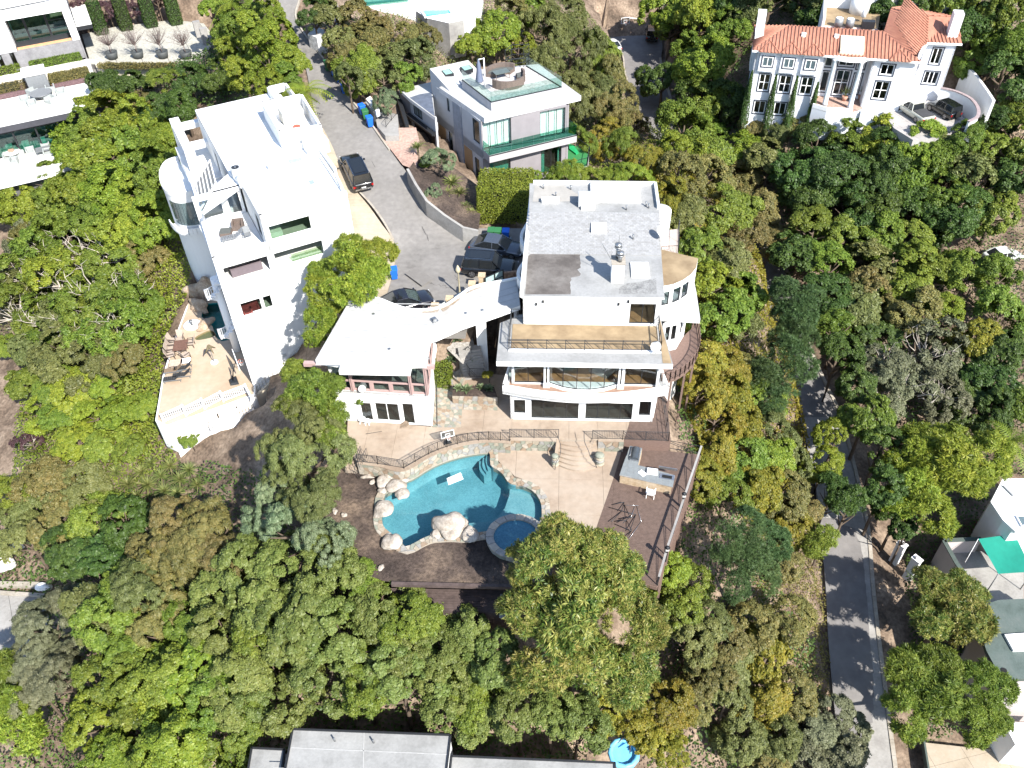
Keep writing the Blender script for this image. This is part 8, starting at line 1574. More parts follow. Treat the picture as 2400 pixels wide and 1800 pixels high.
def stand(kind,m,desc,rows,h,group,grow=1.3,cull=.80,**kw):
 rnd=random.Random(len(desc)*31+len(rows));acc=[]
 for row in rows:
  o=[]
  for q in sorted(row,key=lambda q:q[0]):
   r=q[2]*grow
   if all(math.hypot(q[0]-a,q[1]-b) > cull*r for a,b in acc):acc.append((q[0],q[1]));o.append(q)
  row[:]=o
 rows=[r for r in rows if r];n=len(rows)
 for ri,row in enumerate(rows):
  for i,q in enumerate(row):
   if len(row)==1:lab=desc+(', alone in %s row' % ROWN[n][ri] if n > 1 else '')
   elif n==1:lab='%s, %s from left' % (desc,ORD[i])
   else:lab='%s, %s from left in %s row' % (desc,ORD[i],ROWN[n][ri])
   mm=q[4] if len(q) > 4 else rnd.choice(MIX.get(m,[m]));hh=(q[3] if len(q) > 3 and q[3] else h)*rnd.uniform(.8,1.25);k2=kind
   if rnd.random() < .3:k2=dict(small='broad',broad='small',gold='small',tall='broad').get(kind,kind)
   tree(k2,mm,q[0]+rnd.uniform(-8,8),q[1]+rnd.uniform(-8,8),q[2]*grow*rnd.uniform(.88,1.15),hh,lab,group=group,**kw)
# ---- ground cover over the slopes: leaf carpets with a rolling, clumped surface
def vn(x,y,s,seed=0):
 x=x*s+seed*17.3;y=y*s+seed*5.1;xi=np.floor(x);yi=np.floor(y);fx=x-xi;fy=y-yi;fx=fx*fx*(3-2*fx);fy=fy*fy*(3-2*fy)
 def hsh(a,b):q=np.sin(a*127.1+b*311.7)*43758.5453;return q-np.floor(q)
 return (hsh(xi,yi)*(1-fx)+hsh(xi+1,yi)*fx)*(1-fy)+(hsh(xi,yi+1)*(1-fx)+hsh(xi+1,yi+1)*fx)*fy
def tz_many(X,Y):
 i=np.clip(np.searchsorted(GX,X)-1,0,len(GX)-2);j=np.clip(np.searchsorted(GY,Y)-1,0,len(GY)-2);u=(X-GX[i])/(GX[i+1]-GX[i]);v=(Y-GY[j])/(GY[j+1]-GY[j]);return (GZ[j,i]*(1-u)+GZ[j,i+1]*u)*(1-v)+(GZ[j+1,i]*(1-u)+GZ[j+1,i+1]*u)*v
_keep=[[p[:2] for p in ST_L]+[p[:2] for p in ST_R[::-1]],[p[:2] for p in offset([q[:2] for q in RV_L],.6)]+[p[:2] for p in offset([q[:2] for q in RV_R],-1.0)][::-1]]+[f[0] for f in FLAT]+[DECK_LOW,[p[:2] for p in offset([q[:2] for q in ST_L],1.)]+[p[:2] for p in ST_L[::-1]]]
def carpet(name,polypx,m,density,h,ln,wd_,seed,label=None,zs=.55,extra=None,base=.15):
 global NR;NR=np.random.default_rng(seed);poly=[cast(a,b)[:2] for a,b in polypx];xs=[p[0] for p in poly];ys=[p[1] for p in poly];n=int((max(xs)-min(xs))*(max(ys)-min(ys))*density);X=NR.uniform(min(xs),max(xs),n);Y=NR.uniform(min(ys),max(ys),n);k=in_arr(X,Y,poly)
 for q in _keep:k &=~in_arr(X,Y,q)
 X,Y=X[k],Y[k]
 def hh(x,y):
  a=vn(x,y,zs,seed);b=vn(x,y,zs*2.7,seed+3);return h*(base+.62*np.clip(a*1.5-.25,0,1)+.3*b)
 Z=tz_many(X,Y)+hh(X,Y);e=.18;gx=(hh(X+e,Y)-hh(X-e,Y))/(2*e);gy=(hh(X,Y+e)-hh(X,Y-e))/(2*e);nr=np.stack([-gx,-gy,np.ones_like(gx)],-1)+NR.normal(size=(len(X),3))*.5;Z +=NR.normal(size=len(X))*.06*h-np.where(NR.random(len(X)) < .25,NR.random(len(X))*h*.3,0)
 tint=.35+.35*vn(X,Y,.22,seed+9)+NR.normal(size=len(X))*.17
 me=leaf_mesh(name,np.stack([X,Y,Z],-1),nr,ln*NR.uniform(.7,1.3,len(X)),wd_,tint);me.materials.append(LM_[m]);o=bpy.data.objects.new(name,me);COL.objects.link(o);o['kind']='stuff'
 if label:o['label']=label
 return o
carpet('ivy',[(395,330),(440,560),(450,640),(440,700),(395,800),(385,900),(390,1010),(340,1080),(250,1080),(250,900),(300,640),(330,420)],'lime',46,1.3,.26,.17,1,'glossy bright ivy spilling down beside the left patio')
carpet('ground_cover',[(60,850),(250,780),(380,900),(385,1010),(430,1000),(420,1100),(180,1260),(30,1250)],'bright',48,1.8,.26,.17,2,'low green creeper on the lower left slope')
carpet('ground_cover',[(-60,380),(100,380),(330,420),(300,640),(250,800),(80,860),(-60,800)],'olive',24,1.9,.28,.15,3,'olive scrub on the upper left slope')
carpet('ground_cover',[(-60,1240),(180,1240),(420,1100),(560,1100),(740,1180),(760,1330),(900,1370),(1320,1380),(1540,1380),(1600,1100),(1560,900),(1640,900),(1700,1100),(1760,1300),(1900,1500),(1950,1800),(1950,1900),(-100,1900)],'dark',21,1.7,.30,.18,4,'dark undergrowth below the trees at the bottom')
carpet('ground_cover',[(1480,420),(1600,420),(1760,520),(1850,800),(1900,1100),(1780,1280),(1640,1080),(1560,860),(1560,640),(1490,520)],'gold',52,1.9,.26,.16,5,'yellowing scrub on the slope right of the main house')
carpet('ground_cover',[(1240,300),(1400,280),(1560,300),(1700,420),(1640,480),(1480,440),(1180,440),(1120,420)],'bright',32,1.4,.26,.13,6,'green scrub behind the main house')
carpet('ground_cover',[(700,110),(800,40),(1000,60),(1160,0),(1340,0),(1450,140),(1480,280),(1240,320),(1180,150),(940,210),(880,240)],'olive',28,1.7,.28,.15,7,'olive scrub on the hill at the top')
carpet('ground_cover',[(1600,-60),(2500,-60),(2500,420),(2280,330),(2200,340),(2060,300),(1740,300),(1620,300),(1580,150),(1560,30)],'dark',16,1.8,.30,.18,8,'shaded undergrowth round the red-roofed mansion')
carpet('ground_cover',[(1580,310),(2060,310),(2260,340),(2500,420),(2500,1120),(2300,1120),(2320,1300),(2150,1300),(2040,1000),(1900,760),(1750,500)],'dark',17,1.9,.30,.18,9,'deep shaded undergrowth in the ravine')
_rs=[q[:2] for q in RV_R[48:]];_keep.append(_rs+offset(_rs,-4.8)[::-1])
carpet('ground_cover',[(1770,1180),(1915,1180),(1935,1400),(1950,1700),(1840,1700),(1760,1400)],'brown',45,1.2,.24,.12,14,'dry ochre scrub on the verge of the ravine road')
carpet('ground_cover',[(2110,1280),(2230,1330),(2300,1450),(2310,1560),(2360,1700),(2170,1740),(2130,1500)],'dark',32,1.4,.28,.18,10)
carpet('ground_cover',[(190,60),(480,20),(640,40),(720,220),(690,250),(450,270),(240,260)],'dark',28,1.7,.28,.18,12)
# ---- trees, stand by stand
G='trees on the upper left hillside'
stand('small','lime','light green domed tree on upper left hillside',[[(196,300,52),(262,290,58),(330,300,55),(385,330,42)],[(170,352,50),(240,355,60),(310,365,58),(362,400,48)],[(45,475,42),(125,425,50),(190,425,60),(265,435,62),(335,455,52)],[(90,490,48),(150,490,55),(225,505,58),(300,520,58),(365,520,44)]],3.6,G)
stand('sparse','bright','grey-green left hillside tree with bare branches',[[(120,590,55),(200,600,62),(280,610,58)],[(60,650,55),(140,665,65),(220,690,66),(300,690,58)],[(40,740,50),(110,755,60),(190,770,66),(270,780,55)]],3.2,'bare-branched trees on the left hillside',cull=.7,branches=True,pale=True)
stand('small','olive','dull green tree among the bare-branched ones',[[(85,560,45),(165,560,50),(250,565,52),(335,610,40)],[(60,700,48),(180,730,52),(250,740,50),(325,720,42)],[(90,830,50),(155,830,55),(225,840,55),(290,840,45)]],2.4,'low trees on the left hillside')
stand('broad','bright','mid green bush on slope above the yuccas',[[(80,900,45),(140,905,50),(205,910,52),(268,900,46)],[(105,965,48),(165,975,50),(230,985,50),(295,975,46),(345,950,36)],[(190,1045,48),(260,1050,46),(320,1040,40)]],1.7,'bushes on the lower left slope',sq=.75)
stand('small','dark','dark green tree beyond the tall white house',[[(262,198,40),(325,200,42),(390,195,44),(450,190,44),(510,170,40)],[(265,235,48),(330,235,46),(395,215,52),(455,215,48),(512,200,44)],[(300,272,46),(365,265,48),(425,255,42)]],3.0,'trees beyond the white house',grow=1.08)
tree('gold','brown',330,232,26,4.6,'small rusty brown tree among dark ones right of the upper terrace',sq=1.0)
stand('tall','lime','yellow-green hedge tree left of upper street',[[(508,30,30),(545,20,30),(585,25,32),(625,45,32)],[(520,80,32),(560,75,34),(600,80,36),(645,95,36)],[(545,135,34),(588,135,38),(632,145,40),(680,150,36)],[(575,185,34),(620,195,38),(668,195,38)]],4.0,'hedge trees left of the upper street')
tree('broad','olive',815,180,40,4.2,'olive bush overhanging the shaded bins on the upper street')
stand('broad','brown','reddish green bush on bank above the garage',[[(775,45,32),(830,55,34),(885,68,32),(940,84,26),(992,92,24)],[(790,92,36,0,'olive'),(845,95,38),(905,90,38,0,'olive'),(960,98,36),(1015,112,30,0,'olive')],[(800,140,36),(855,145,38,0,'bright'),(915,145,38),(970,140,36,0,'olive')],[(840,190,34,0,'bright'),(895,190,36,0,'olive'),(945,180,30,0,'bright')]],2.6,'bushes on the bank above the garage')
tree('small','dark',735,35,40,4.0,'rounded dark green street tree at the head of the curved street')
tree('fine','blue',905,238,34,2.4,'feathery grey-green tree in the planter by the modern house entrance')
tree('broad','lime',1160,75,62,4.6,'vivid yellow-green leafy tree behind the roof terrace of the modern house');tree('broad','lime',1105,110,42,3.6,'smaller vivid green tree left of the largest one behind the roof terrace');tree('broad','lime',1215,115,40,3.6,'smaller vivid green tree right of the largest one behind the roof terrace')
stand('fine','olive','weeping pale green tree beside the far road',[[(1275,95,52),(1345,110,55),(1400,140,46)],[(1290,165,55),(1360,175,58),(1420,195,46)],[(1330,235,52),(1395,240,48),(1440,250,36)]],4.6,'weeping trees by the far road',sq=1.15)
stand('tall','olive','slender green tree on top dirt slope',[[(1190,25,34),(1240,20,32),(1290,45,32),(1340,50,34)]],4.0,'slender trees on the top slope')
stand('gold','brown','low yellow-brown shrub left of the far road',[[(1395,85,24),(1440,285,34),(1480,300,28)]],1.6,'shrubs by the far road')
stand('small','lime','sunlit yellow-green tree left of the mansion',[[(1600,20,50),(1665,15,48)],[(1580,75,46),(1640,70,56),(1700,70,44)],[(1600,135,44),(1660,140,52)],[(1665,200,46,0,'bright')]],5.2,'sunlit trees left of the mansion')
stand('small','dark','shaded dark tree between far road and mansion',[[(1560,190,42),(1620,225,50),(1690,235,40)]],4.0,'shaded trees left of the mansion')
stand('broad','dark','dark green tree behind the red-roofed mansion',[[(1740,10,46),(1810,0,48,0,'olive'),(1880,5,46),(1950,-5,46,0,'olive'),(2090,0,46),(2160,10,46),(2230,15,46,0,'bright')],[(1770,45,40,0,'olive'),(2290,50,50),(2350,40,50,0,'bright')]],4.4,'trees behind the mansion')
stand('broad','dark','dark tree right of the red-roofed mansion',[[(2310,110,46,0,'bright'),(2375,110,50)],[(2350,180,50),(2395,220,50,0,'bright')],[(2345,280,46),(2395,320,52)],[(2330,350,46,0,'bright'),(2385,390,52)]],3.6,'trees right of the mansion')
stand('small','olive','greyish shrub at the foot of the mansion facade',[[(1725,262,26),(1770,296,28),(1830,288,30),(1885,275,34,0,'brown'),(1975,290,26,0,'brown')]],1.8,'shrubs at the mansion foot')
stand('small','bright','green dome tree in front of mansion',[[(1610,300,50),(1680,320,52),(1990,300,48,0,'lime'),(2060,310,44,0,'lime')],[(1590,350,46),(1655,370,50,0,'bright'),(1740,350,48,0,'lime'),(1800,380,42,0,'olive')]],3.8,'dome trees in front of the mansion')
stand('small','bright','green tree below the mansion driveway',[[(2085,325,38,0,'dark'),(2145,340,40),(2205,342,40,0,'olive'),(2262,322,38)]],6.0,'trees below the mansion driveway',cull=.5)
stand('small','dark','deep green tree amid the ravine wood',[[(1925,330,52),(2000,355,54),(2080,360,52),(2165,370,50),(2240,360,48,0,'olive')],[(1900,400,56),(1975,420,56),(2050,425,56),(2130,430,56),(2210,430,52,0,'bright'),(2290,420,50,0,'olive')],[(1900,470,52),(1985,490,58),(2070,500,56),(2155,500,54),(2240,500,50,0,'dark'),(2330,490,50)]],4.6,'trees in the middle of the ravine wood')
stand('tall','olive','olive-green tree in the lower ravine wood',[[(1905,540,50),(1975,545,52),(2050,560,52,0,'bright'),(2130,575,50,0,'bright')],[(1880,610,50,0,'dark'),(1950,625,54),(2025,640,56),(2105,650,54,0,'bright'),(2180,660,50,0,'bright'),(2260,640,46,0,'bright'),(2345,650,50,0,'bright')],[(1915,700,50,0,'dark'),(1985,715,54),(2060,725,54),(2140,730,50),(2220,730,46,0,'lime'),(2350,740,50,0,'bright')],[(1960,790,48,0,'bright'),(2030,790,46,0,'dark')]],4.4,'trees in the lower ravine wood',sq=.85)
tree('sparse','grey',2160,835,80,5,'largest grey twiggy tree in the clump right of the ravine road',branches=True,sq=1.1,more=((2130,920,80),(2200,930,62)));tree('sparse','grey',2075,850,66,5,'smaller grey twiggy tree nearest the ravine road',branches=True,more=((2060,930,56),))
stand('broad','dark','glossy dark tree right of the grey clump',[[(2280,800,44,0,'gold'),(2350,830,52)],[(2270,870,50),(2335,900,56)],[(2250,950,46),(2310,970,50),(2380,960,50)]],4.2,'glossy trees at the right edge')
tree('mango','lime',2215,1110,84,7.5,'bright feathery tree spreading above the green awning and the ravine road',sq=1.,more=((2135,1070,64),(2225,1050,72),(2300,1075,64),(2130,1150,64),(2280,1140,62),(2170,1200,60)))
tree('mango','mango',2225,1425,76,7.5,'pale tufted tree beside the green-roofed house at the right',more=((2180,1390,56),(2265,1395,56),(2195,1475,58),(2270,1470,54)))
tree('mango','bright',2200,1640,92,7.5,'deep green tufted tree beside the lower right pavement',more=((2125,1590,66),(2205,1570,66),(2285,1610,66),(2110,1670,60),(2280,1690,60),(2340,1700,44)))
tree('mango','dark',2190,1880,80,8,'dark tree at the bottom edge shading the ravine road',more=((2120,1930,70),(2250,1920,70)));tree('broad','dark',2125,1245,40,5,'small dark tree beside the upper white gatepost');stand('broad','dark','shaded dark tree lining the ravine road on its right',[[(1960,830,44)],[(2005,900,44)],[(2030,975,46)],[(2065,1050,46)],[(2075,1130,46),(2110,1200,40)]],6.5,'dark trees lining the ravine road',cull=.5)
tree('mango','dark',1990,1180,52,6.5,'round dark green tree leaning over the ravine road');tree('mango','dark',1950,1150,44,6.0,'smaller dark green tree left of the one leaning over the road');tree('mango','bright',1930,1260,42,5.5,'light green lower crown overhanging the sunlit road patch')
stand('gold','gold','golden yellow tree at the left edge of the ravine road',[[(1958,1020,34),(1930,1075,36)]],5.0,'golden trees by the ravine road')
# right slope beside the main house
stand('small','bright','green tree on slope right of main house',[[(1560,470,46,0,'gold'),(1610,510,48,0,'olive')],[(1640,590,50),(1700,600,46,0,'olive')],[(1665,660,50),(1715,690,46)],[(1680,740,50),(1740,760,44,0,'olive')]],3.2,'green trees on the right slope',grow=1.4,cull=.65)
stand('gold','olive','thin grey-brown tree behind main house roof',[[(1590,410,44,0,'brown'),(1655,420,46,0,'brown'),(1720,430,50,0,'brown')],[(1690,490,46),(1760,500,46,0,'brown')],[(1750,560,44,0,'brown'),(1800,580,40,0,'brown')]],3.2,'grey-brown trees behind the roof',grow=1.35,cull=.65)
stand('bamboo','lime','yellow-green bamboo clump behind the main house',[[(1330,420,34),(1385,420,36),(1440,415,36),(1490,425,34)],[(1350,340,38,0,'bright'),(1410,330,42,0,'gold'),(1460,350,42,0,'bright'),(1520,370,40,0,'gold')]],2.6,'bamboo between the houses')
for px,py,l in ((1255,415,'left small bamboo tuft in front of the modern house lower window'),(1312,420,'right small bamboo tuft in front of the modern house')):tree('bamboo','lime',px,py,24,2.6,l,'bamboo_clump','bamboo')
tree('pine','pine',1835,850,66,7,'tall pale green pine above the ravine road, right of main house','pine_tree',sq=1.1,more=((1852,690,46,10),(1865,745,56,9),(1870,800,62,8),(1800,890,56,6),(1815,950,48,5)))
stand('gold','gold','yellow autumn tree on slope beside deck',[[(1640,850,46,0,'gold'),(1700,860,48,0,'gold'),(1755,880,46,0,'brown')],[(1640,920,48),(1705,930,52),(1770,940,46,0,'bright')],[(1670,990,52),(1735,1000,50,0,'gold'),(1800,1010,46,0,'olive')],[(1660,1060,46,0,'gold'),(1720,1075,52),(1790,1085,50),(1850,1080,40,0,'olive')],[(1640,1120,40),(1760,1145,48),(1825,1155,46),(1870,1190,40,0,'brown')],[(1700,1160,40),(1850,1240,44),(1840,1310,46,0,'brown')]],3.0,'yellow autumn trees by the deck',grow=1.35,cull=.62)
tree('pine','pine',1750,1300,64,8,'dark blue-green pine just below the right corner of the deck','pine_tree',more=((1740,1225,50),(1795,1265,54),(1700,1270,46),(1775,1345,54),(1720,1370,46)))
stand('small','gold','yellow-green tree below the wooden deck',[[(1570,1330,38),(1610,1370,42)],[(1590,1430,46,0,'bright'),(1650,1440,44,0,'olive')],[(1620,1500,50,0,'olive'),(1690,1490,50,0,'brown'),(1760,1460,48,0,'brown')],[(1650,1570,50,0,'brown'),(1720,1560,50,0,'olive'),(1800,1540,50,0,'gold'),(1850,1450,46,0,'brown')],[(1560,1640,52,0,'gold'),(1630,1650,50,0,'brown'),(1710,1640,50,0,'olive'),(1790,1620,48)]],4.0,'yellow-green trees below the deck',grow=1.35,cull=.65)
stand('small','grey','grey-green shrub beside the lower ravine road',[[(1860,1620,40,0,'brown'),(1940,1660,46),(1985,1700,36)],[(1830,1720,48,0,'olive'),(1900,1720,52),(1960,1750,46)],[(1740,1730,48,0,'olive'),(1810,1790,48,0,'brown'),(1900,1800,50)]],3.2,'grey-green shrubs by the lower road')
tree('gold','gold',1480,1700,70,4.2,'yellow-leaved tree above the blue paddling pool',more=((1540,1730,58),(1590,1765,50),(1410,1660,52)))
# the big leafy tree in front of the deck
tree('mango','mango',1350,1430,112,13.5,'big long-leaved tree overhanging the hot tub and the deck',sq=1.1,more=((1325,1285,80,15.5),(1420,1275,62,14.5),(1270,1350,84,14.5),(1380,1350,92,15),(1465,1350,72,13.5),(1250,1450,80,13),(1450,1450,88,13),(1512,1440,58,11.5),(1290,1550,82,11.5),(1390,1570,88,11),(1480,1550,68,10.5),(1212,1315,48,12)))
# front tree mass
stand('small','grove','small-leaved tree in the front grove',[[(590,1330,62),(680,1330,66),(770,1330,60),(840,1370,52)],[(540,1400,66),(630,1410,70),(720,1410,72),(810,1420,70),(900,1430,60),(975,1430,52)],[(530,1490,70),(620,1500,74),(715,1500,74),(810,1510,74),(905,1510,72),(1000,1500,68),(1090,1470,54),(1150,1530,50)],[(560,1590,66),(650,1590,70),(745,1590,66),(840,1585,66),(935,1590,66),(1030,1590,66),(1120,1590,62)],[(610,1650,50),(1060,1660,54),(1130,1670,58),(1210,1670,60),(1290,1680,56),(1350,1700,46)]],6.5,'front grove below the pool')
stand('small','bright','green tree in the lower left grove',[[(230,1360,60,0,'dark'),(300,1380,56)],[(200,1440,60,0,'olive'),(275,1450,62),(470,1440,50)],[(320,1530,66),(400,1560,66,0,'bright'),(480,1560,60)],[(220,1600,62),(310,1620,66),(400,1640,66),(490,1650,60),(560,1680,50)],[(230,1690,60),(320,1710,66),(410,1730,66),(500,1740,60)],[(270,1780,60),(360,1800,60),(460,1800,60)]],6.0,'lower left corner grove')
stand('fine','brown','bronze feathery tree left of the front grove',[[(420,1230,66),(500,1250,62)],[(380,1300,62),(455,1320,66),(520,1330,56)],[(340,1400,56),(410,1410,60),(350,1470,46)]],7.0,'bronze feathery crowns')
stand('gold','gold','yellow shrub beside the bronze feathery tree',[[(335,1265,28),(305,1320,32),(345,1340,30)]],6.0,'yellow shrubs in the left grove')
stand('fine','grey','smoky green tree by lower left driveway',[[(105,1455,46),(150,1420,42)],[(95,1530,50),(150,1520,50)],[(80,1600,46),(140,1590,52)]],6.0,'smoky trees by the lower left driveway')
stand('broad','dark','dark fig-like tree left of yuccas',[[(230,1230,50,0,'bright'),(290,1215,50)],[(190,1290,56),(260,1295,56),(330,1220,40)]],4.4,'fig trees left of the yuccas')
stand('small','brown','reddish olive tree on lower left slope',[[(120,1130,50),(190,1140,54,0,'olive')],[(70,1200,50,0,'olive'),(130,1210,54),(70,1270,46,0,'olive')]],3.6,'reddish olive trees')
stand('mango','lime','vivid green tree at lower left edge',[[(20,1160,46)],[(10,1590,50),(30,1650,50)],[(15,1720,54)]],5.0,'vivid trees at the left edge')
tree('sparse','purple',75,1040,34,1.6,'dead reddish-brown bush on the bare dirt at the left edge',branches=True);tree('small','grey',60,560,50,1.8,'grey sage bush at the left edge of the upper hillside');tree('small','bright',20,820,40,1.2,'low bright bush at left edge above the dirt patch',sq=.6)
# trees left of the pool
tree('fine','olive',715,1080,80,7.5,'tallest grey-green tree of the row left of the pool',sq=1.15,more=((690,1000,66),(755,1020,58),(655,1060,56),(740,1160,66),(660,1140,62)))
tree('fine','blue',690,1230,76,7.5,'bluish feathery tree at the lower end of the row left of pool',sq=1.1,more=((625,1210,56),(750,1270,62),(640,1160,50)));tree('mango','bright',740,930,62,6.5,'leafy green tree against the left corner of the guest wing',sq=1.1,more=((700,890,44),(775,985,52),(700,970,50),(790,905,30)))
tree('mango','lime',820,640,74,4.6,'bushy yellow-green street tree between white house and guest wing',more=((870,650,52),(750,690,54),(800,710,54),(745,760,48),(870,600,42),(815,590,44),(770,640,46)))
tree('small','dark',720,860,24,1.6,'low dark shrub under the left corner of the guest wing roof',sq=.7);tree('small','bright',850,925,22,3.0,'small leafy shrub touching the guest wing gallery windows');tree('small','bright',445,1030,26,1.4,'small green shrub below the white slatted steps',sq=.8)
# garden plants
def box_leaves(name,w,d,h,n,m,ln=.16,wd_=.1):
 global NR;NR=np.random.default_rng(int(w*100+h*10));f=NR.random(n);p=NR.uniform(-.5,.5,(n,3))*np.array([w,d,h]);ar=np.array([w*d,w*h,w*h,d*h,d*h]);ar=np.cumsum(ar/ar.sum());s=np.searchsorted(ar,f);nr=np.zeros((n,3));
 for i,(a,v) in enumerate(((2,1),(1,-1),(1,1),(0,-1),(0,1))):k=s==i;p[k,a]=v*np.array([w,d,h])[a]/2;nr[k,a]=v
 bump=.18*(vn(p[:,0]*1.7+p[:,2],p[:,1]*1.7,1.,3)-.4);p +=nr*bump[:,None]+NR.normal(size=(n,3))*.05;me=leaf_mesh('foliage',p+np.array([0,0,h/2]),nr+NR.normal(size=(n,3))*.5,ln,wd_,.45+NR.normal(size=n)*.18);me.materials.append(LM_[m]);return me
def hedge(name,label,loc,yaw,w,d,h,n,m,cat='hedge',group=None):
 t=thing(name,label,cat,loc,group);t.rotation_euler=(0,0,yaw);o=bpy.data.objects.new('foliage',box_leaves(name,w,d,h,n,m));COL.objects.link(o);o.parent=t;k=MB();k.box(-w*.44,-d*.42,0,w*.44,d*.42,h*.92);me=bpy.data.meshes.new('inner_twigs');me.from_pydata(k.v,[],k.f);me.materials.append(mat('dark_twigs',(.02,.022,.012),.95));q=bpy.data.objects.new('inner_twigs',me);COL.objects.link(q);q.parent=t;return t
x,y,_=P(1187,505,5.3);hedge('clipped_hedge','broad clipped green hedge half in shadow left of the main house roof',(x,y+1.2,5.0),R(-4),5.0,4.2,3.4,16000,'lime')
x,y,_=P(1042,852,.4);hedge('clipped_hedge','narrow green hedge between the guest wing and the agaves',(x,y,.0),R(84),5.4,1.5,1.4,6000,'bright')
for i in range(4):
 u=16.2+i*3.3;x,y=Tf(u,20.8+[0,-.2,-.8,-1.6][i]);hedge('clipped_hedge','%s from the left of four green hedge panels behind the pale courtyard' % ORD[i],(x,y,4.0),R(25),1.6,2.4,4.2,4200,'dark',group='hedge panels behind the courtyard')
 x,y=Tf(u-1.6,22.0+[0,0,-.5,-1.2][i]);tree('sparse','purple',0,0,1,2.0,'%s from the left of the purple-leaved trees behind the courtyard' % ORD[i],at=(x,y,4.0),group='purple trees behind the courtyard').scale=(1,1,1)
for o in list(COL.objects):
 if o.get('group')=='purple trees behind the courtyard':
  for c in o.children:
   if c.name.startswith('crown'):c.scale=(.62,.62,.8);c.location.z=2.4
   else:c.scale=(2,2,3)
for nm,u0,u1,v,h,m in (('long low hedge along the foot of the grey stone facade, right part',6.4,12.6,12.55,.9,'bright'),('long low hedge along the foot of the slotted grey facade, left part',-6,5.2,12.55,.9,'bright')):x,y=Tf((u0+u1)/2,v);hedge('clipped_hedge',nm,(x,y,4.0),R(25),u1-u0,.9,h,3500,m)
for nm,u0,u1,v,h,m in (('reddish hedge strip on the terrace back wall, right part',8.2,12.9,9.0,.5,'brown'),('reddish hedge strip on the terrace back wall, left part',-6,5.2,9.0,.5,'brown')):x,y=Tf((u0+u1)/2,v);hedge('planting_strip',nm,(x,y,3.45),R(25),u1-u0,2.4,h,3500,m,'planting')
x,y=Tf(11.8,.15);hedge('planter_shrub','pale flowering shrubs in the white planter on the upper terrace',(x,y,3.5),R(25),2.8,.6,.7,1500,'lime','shrub')
x,y=Tf(19.2,5.9);hedge('clipped_hedge','low hedge along the front edge of the pale courtyard',(x,y,4.0),R(-4),11,.7,.6,3500,'brown')
# rosettes: agaves, yuccas, flax, palms
def rosette(n,ln,wd_,up=.5,curl=.25,seed=0,seg=3):
 rnd=random.Random(seed);k=MB()
 for i in range(n):
  a=i*2.39996+rnd.uniform(-.1,.1);f=(i/n);el=up+(1.45-up)*(1-f)**1.2*.9;l=ln*(.65+.35*f)*rnd.uniform(.9,1.1);d=Vector((math.cos(a),math.sin(a),0));s=Vector((-math.sin(a),math.cos(a),0));pts=[]
  for j in range(seg+1):t=j/seg;e=el-curl*t*2;pts.append(d*(l*t*math.cos(el))+Vector((0,0,l*t*math.sin(el)-curl*l*t*t*.9)))
  w=[wd_*.5,wd_*.62,wd_*.42,.002] if seg==3 else [wd_*.5,.002];o=len(k.v)
  for p,ww in zip(pts,w):k.v +=[tuple(p-s*ww),tuple(p-Vector((0,0,ww*.35))),tuple(p+s*ww)]
  for j in range(seg):
   for q in (0,1):k.f.append((o+3*j+q,o+3*j+q+1,o+3*j+4+q,o+3*j+3+q));k.mi.append(0);k.smooth.append(True)
 return k
def ros_mesh(key,m,*a,**kw):
 if key not in CR:
  k=rosette(*a,**kw);me=bpy.data.meshes.new('leaves');me.from_pydata([tuple(v) for v in k.v],[],k.f);me.materials.append(LM_[m]);at=me.attributes.new('tint','FLOAT','POINT');rn=random.Random(3);vals=[];
  for i in range(len(k.v)//12):vals +=[min(1,max(0,rn.gauss(.5,.2)))]*12
  at.data.foreach_set('value',(vals+[.5]*(len(k.v)-len(vals))));CR[key]=me
 return CR[key]
def plant(key,loc,s,label,name,cat,group=None,stem=0.,rz=None):
 TC[0] +=1;rnd=random.Random(TC[0]);t=thing(name,label,cat,loc,group);o=bpy.data.objects.new('leaves',CR[key]);COL.objects.link(o);o.parent=t;o.location=(0,0,stem);o.scale=(s,s,s);o.rotation_euler=(rnd.uniform(-.2,.2),rnd.uniform(-.2,.2),rnd.uniform(0,6))
 if stem > .2:k=MB();k.tube([(0,0,-.3),(0.03,.02,stem)],[.12,.09],7);me=bpy.data.meshes.new('trunk');me.from_pydata([tuple(v) for v in k.v],[],k.f);me.materials.append(BARK);tr=bpy.data.objects.new('trunk',me);COL.objects.link(tr);tr.parent=t
 return t
ros_mesh('agave','blue',26,.62,.17,.25,.1,seed=1);ros_mesh('yucca','grass',60,.8,.05,-.1,.1,seed=2);ros_mesh('flax','grass',46,1.6,.10,.5,.45,seed=3);ros_mesh('aloe','grass',30,.45,.08,.2,.1,seed=4)
AG=[(1072,795,2.7,1.3,'large blue agave on the white gravel below the bridge'),(1064,826,1.9,1.1,'blue agave at the left of the garden stairs'),(1059,843,1.4,1.1,'lowest blue agave of the gravel bed'),(1102,837,1.8,1.0,'blue agave right of the garden stairs handrail'),(1074,910,.92,.85,'leftmost agave in the stone planter'),(1094,914,.92,1.05,'second agave in the stone planter'),(1127,909,.92,.85,'third agave in the stone planter'),(1146,912,.92,.95,'rightmost agave in the stone planter')]
for px,py,z,s,l in AG:plant('agave',P(px,py,z),s*1.1,l,'agave','agave','agaves')
tree('small','gold',1147,888,15,.7,'small golden shrub behind the stone planter',at=(*P(1147,893,.9)[:2],.86))
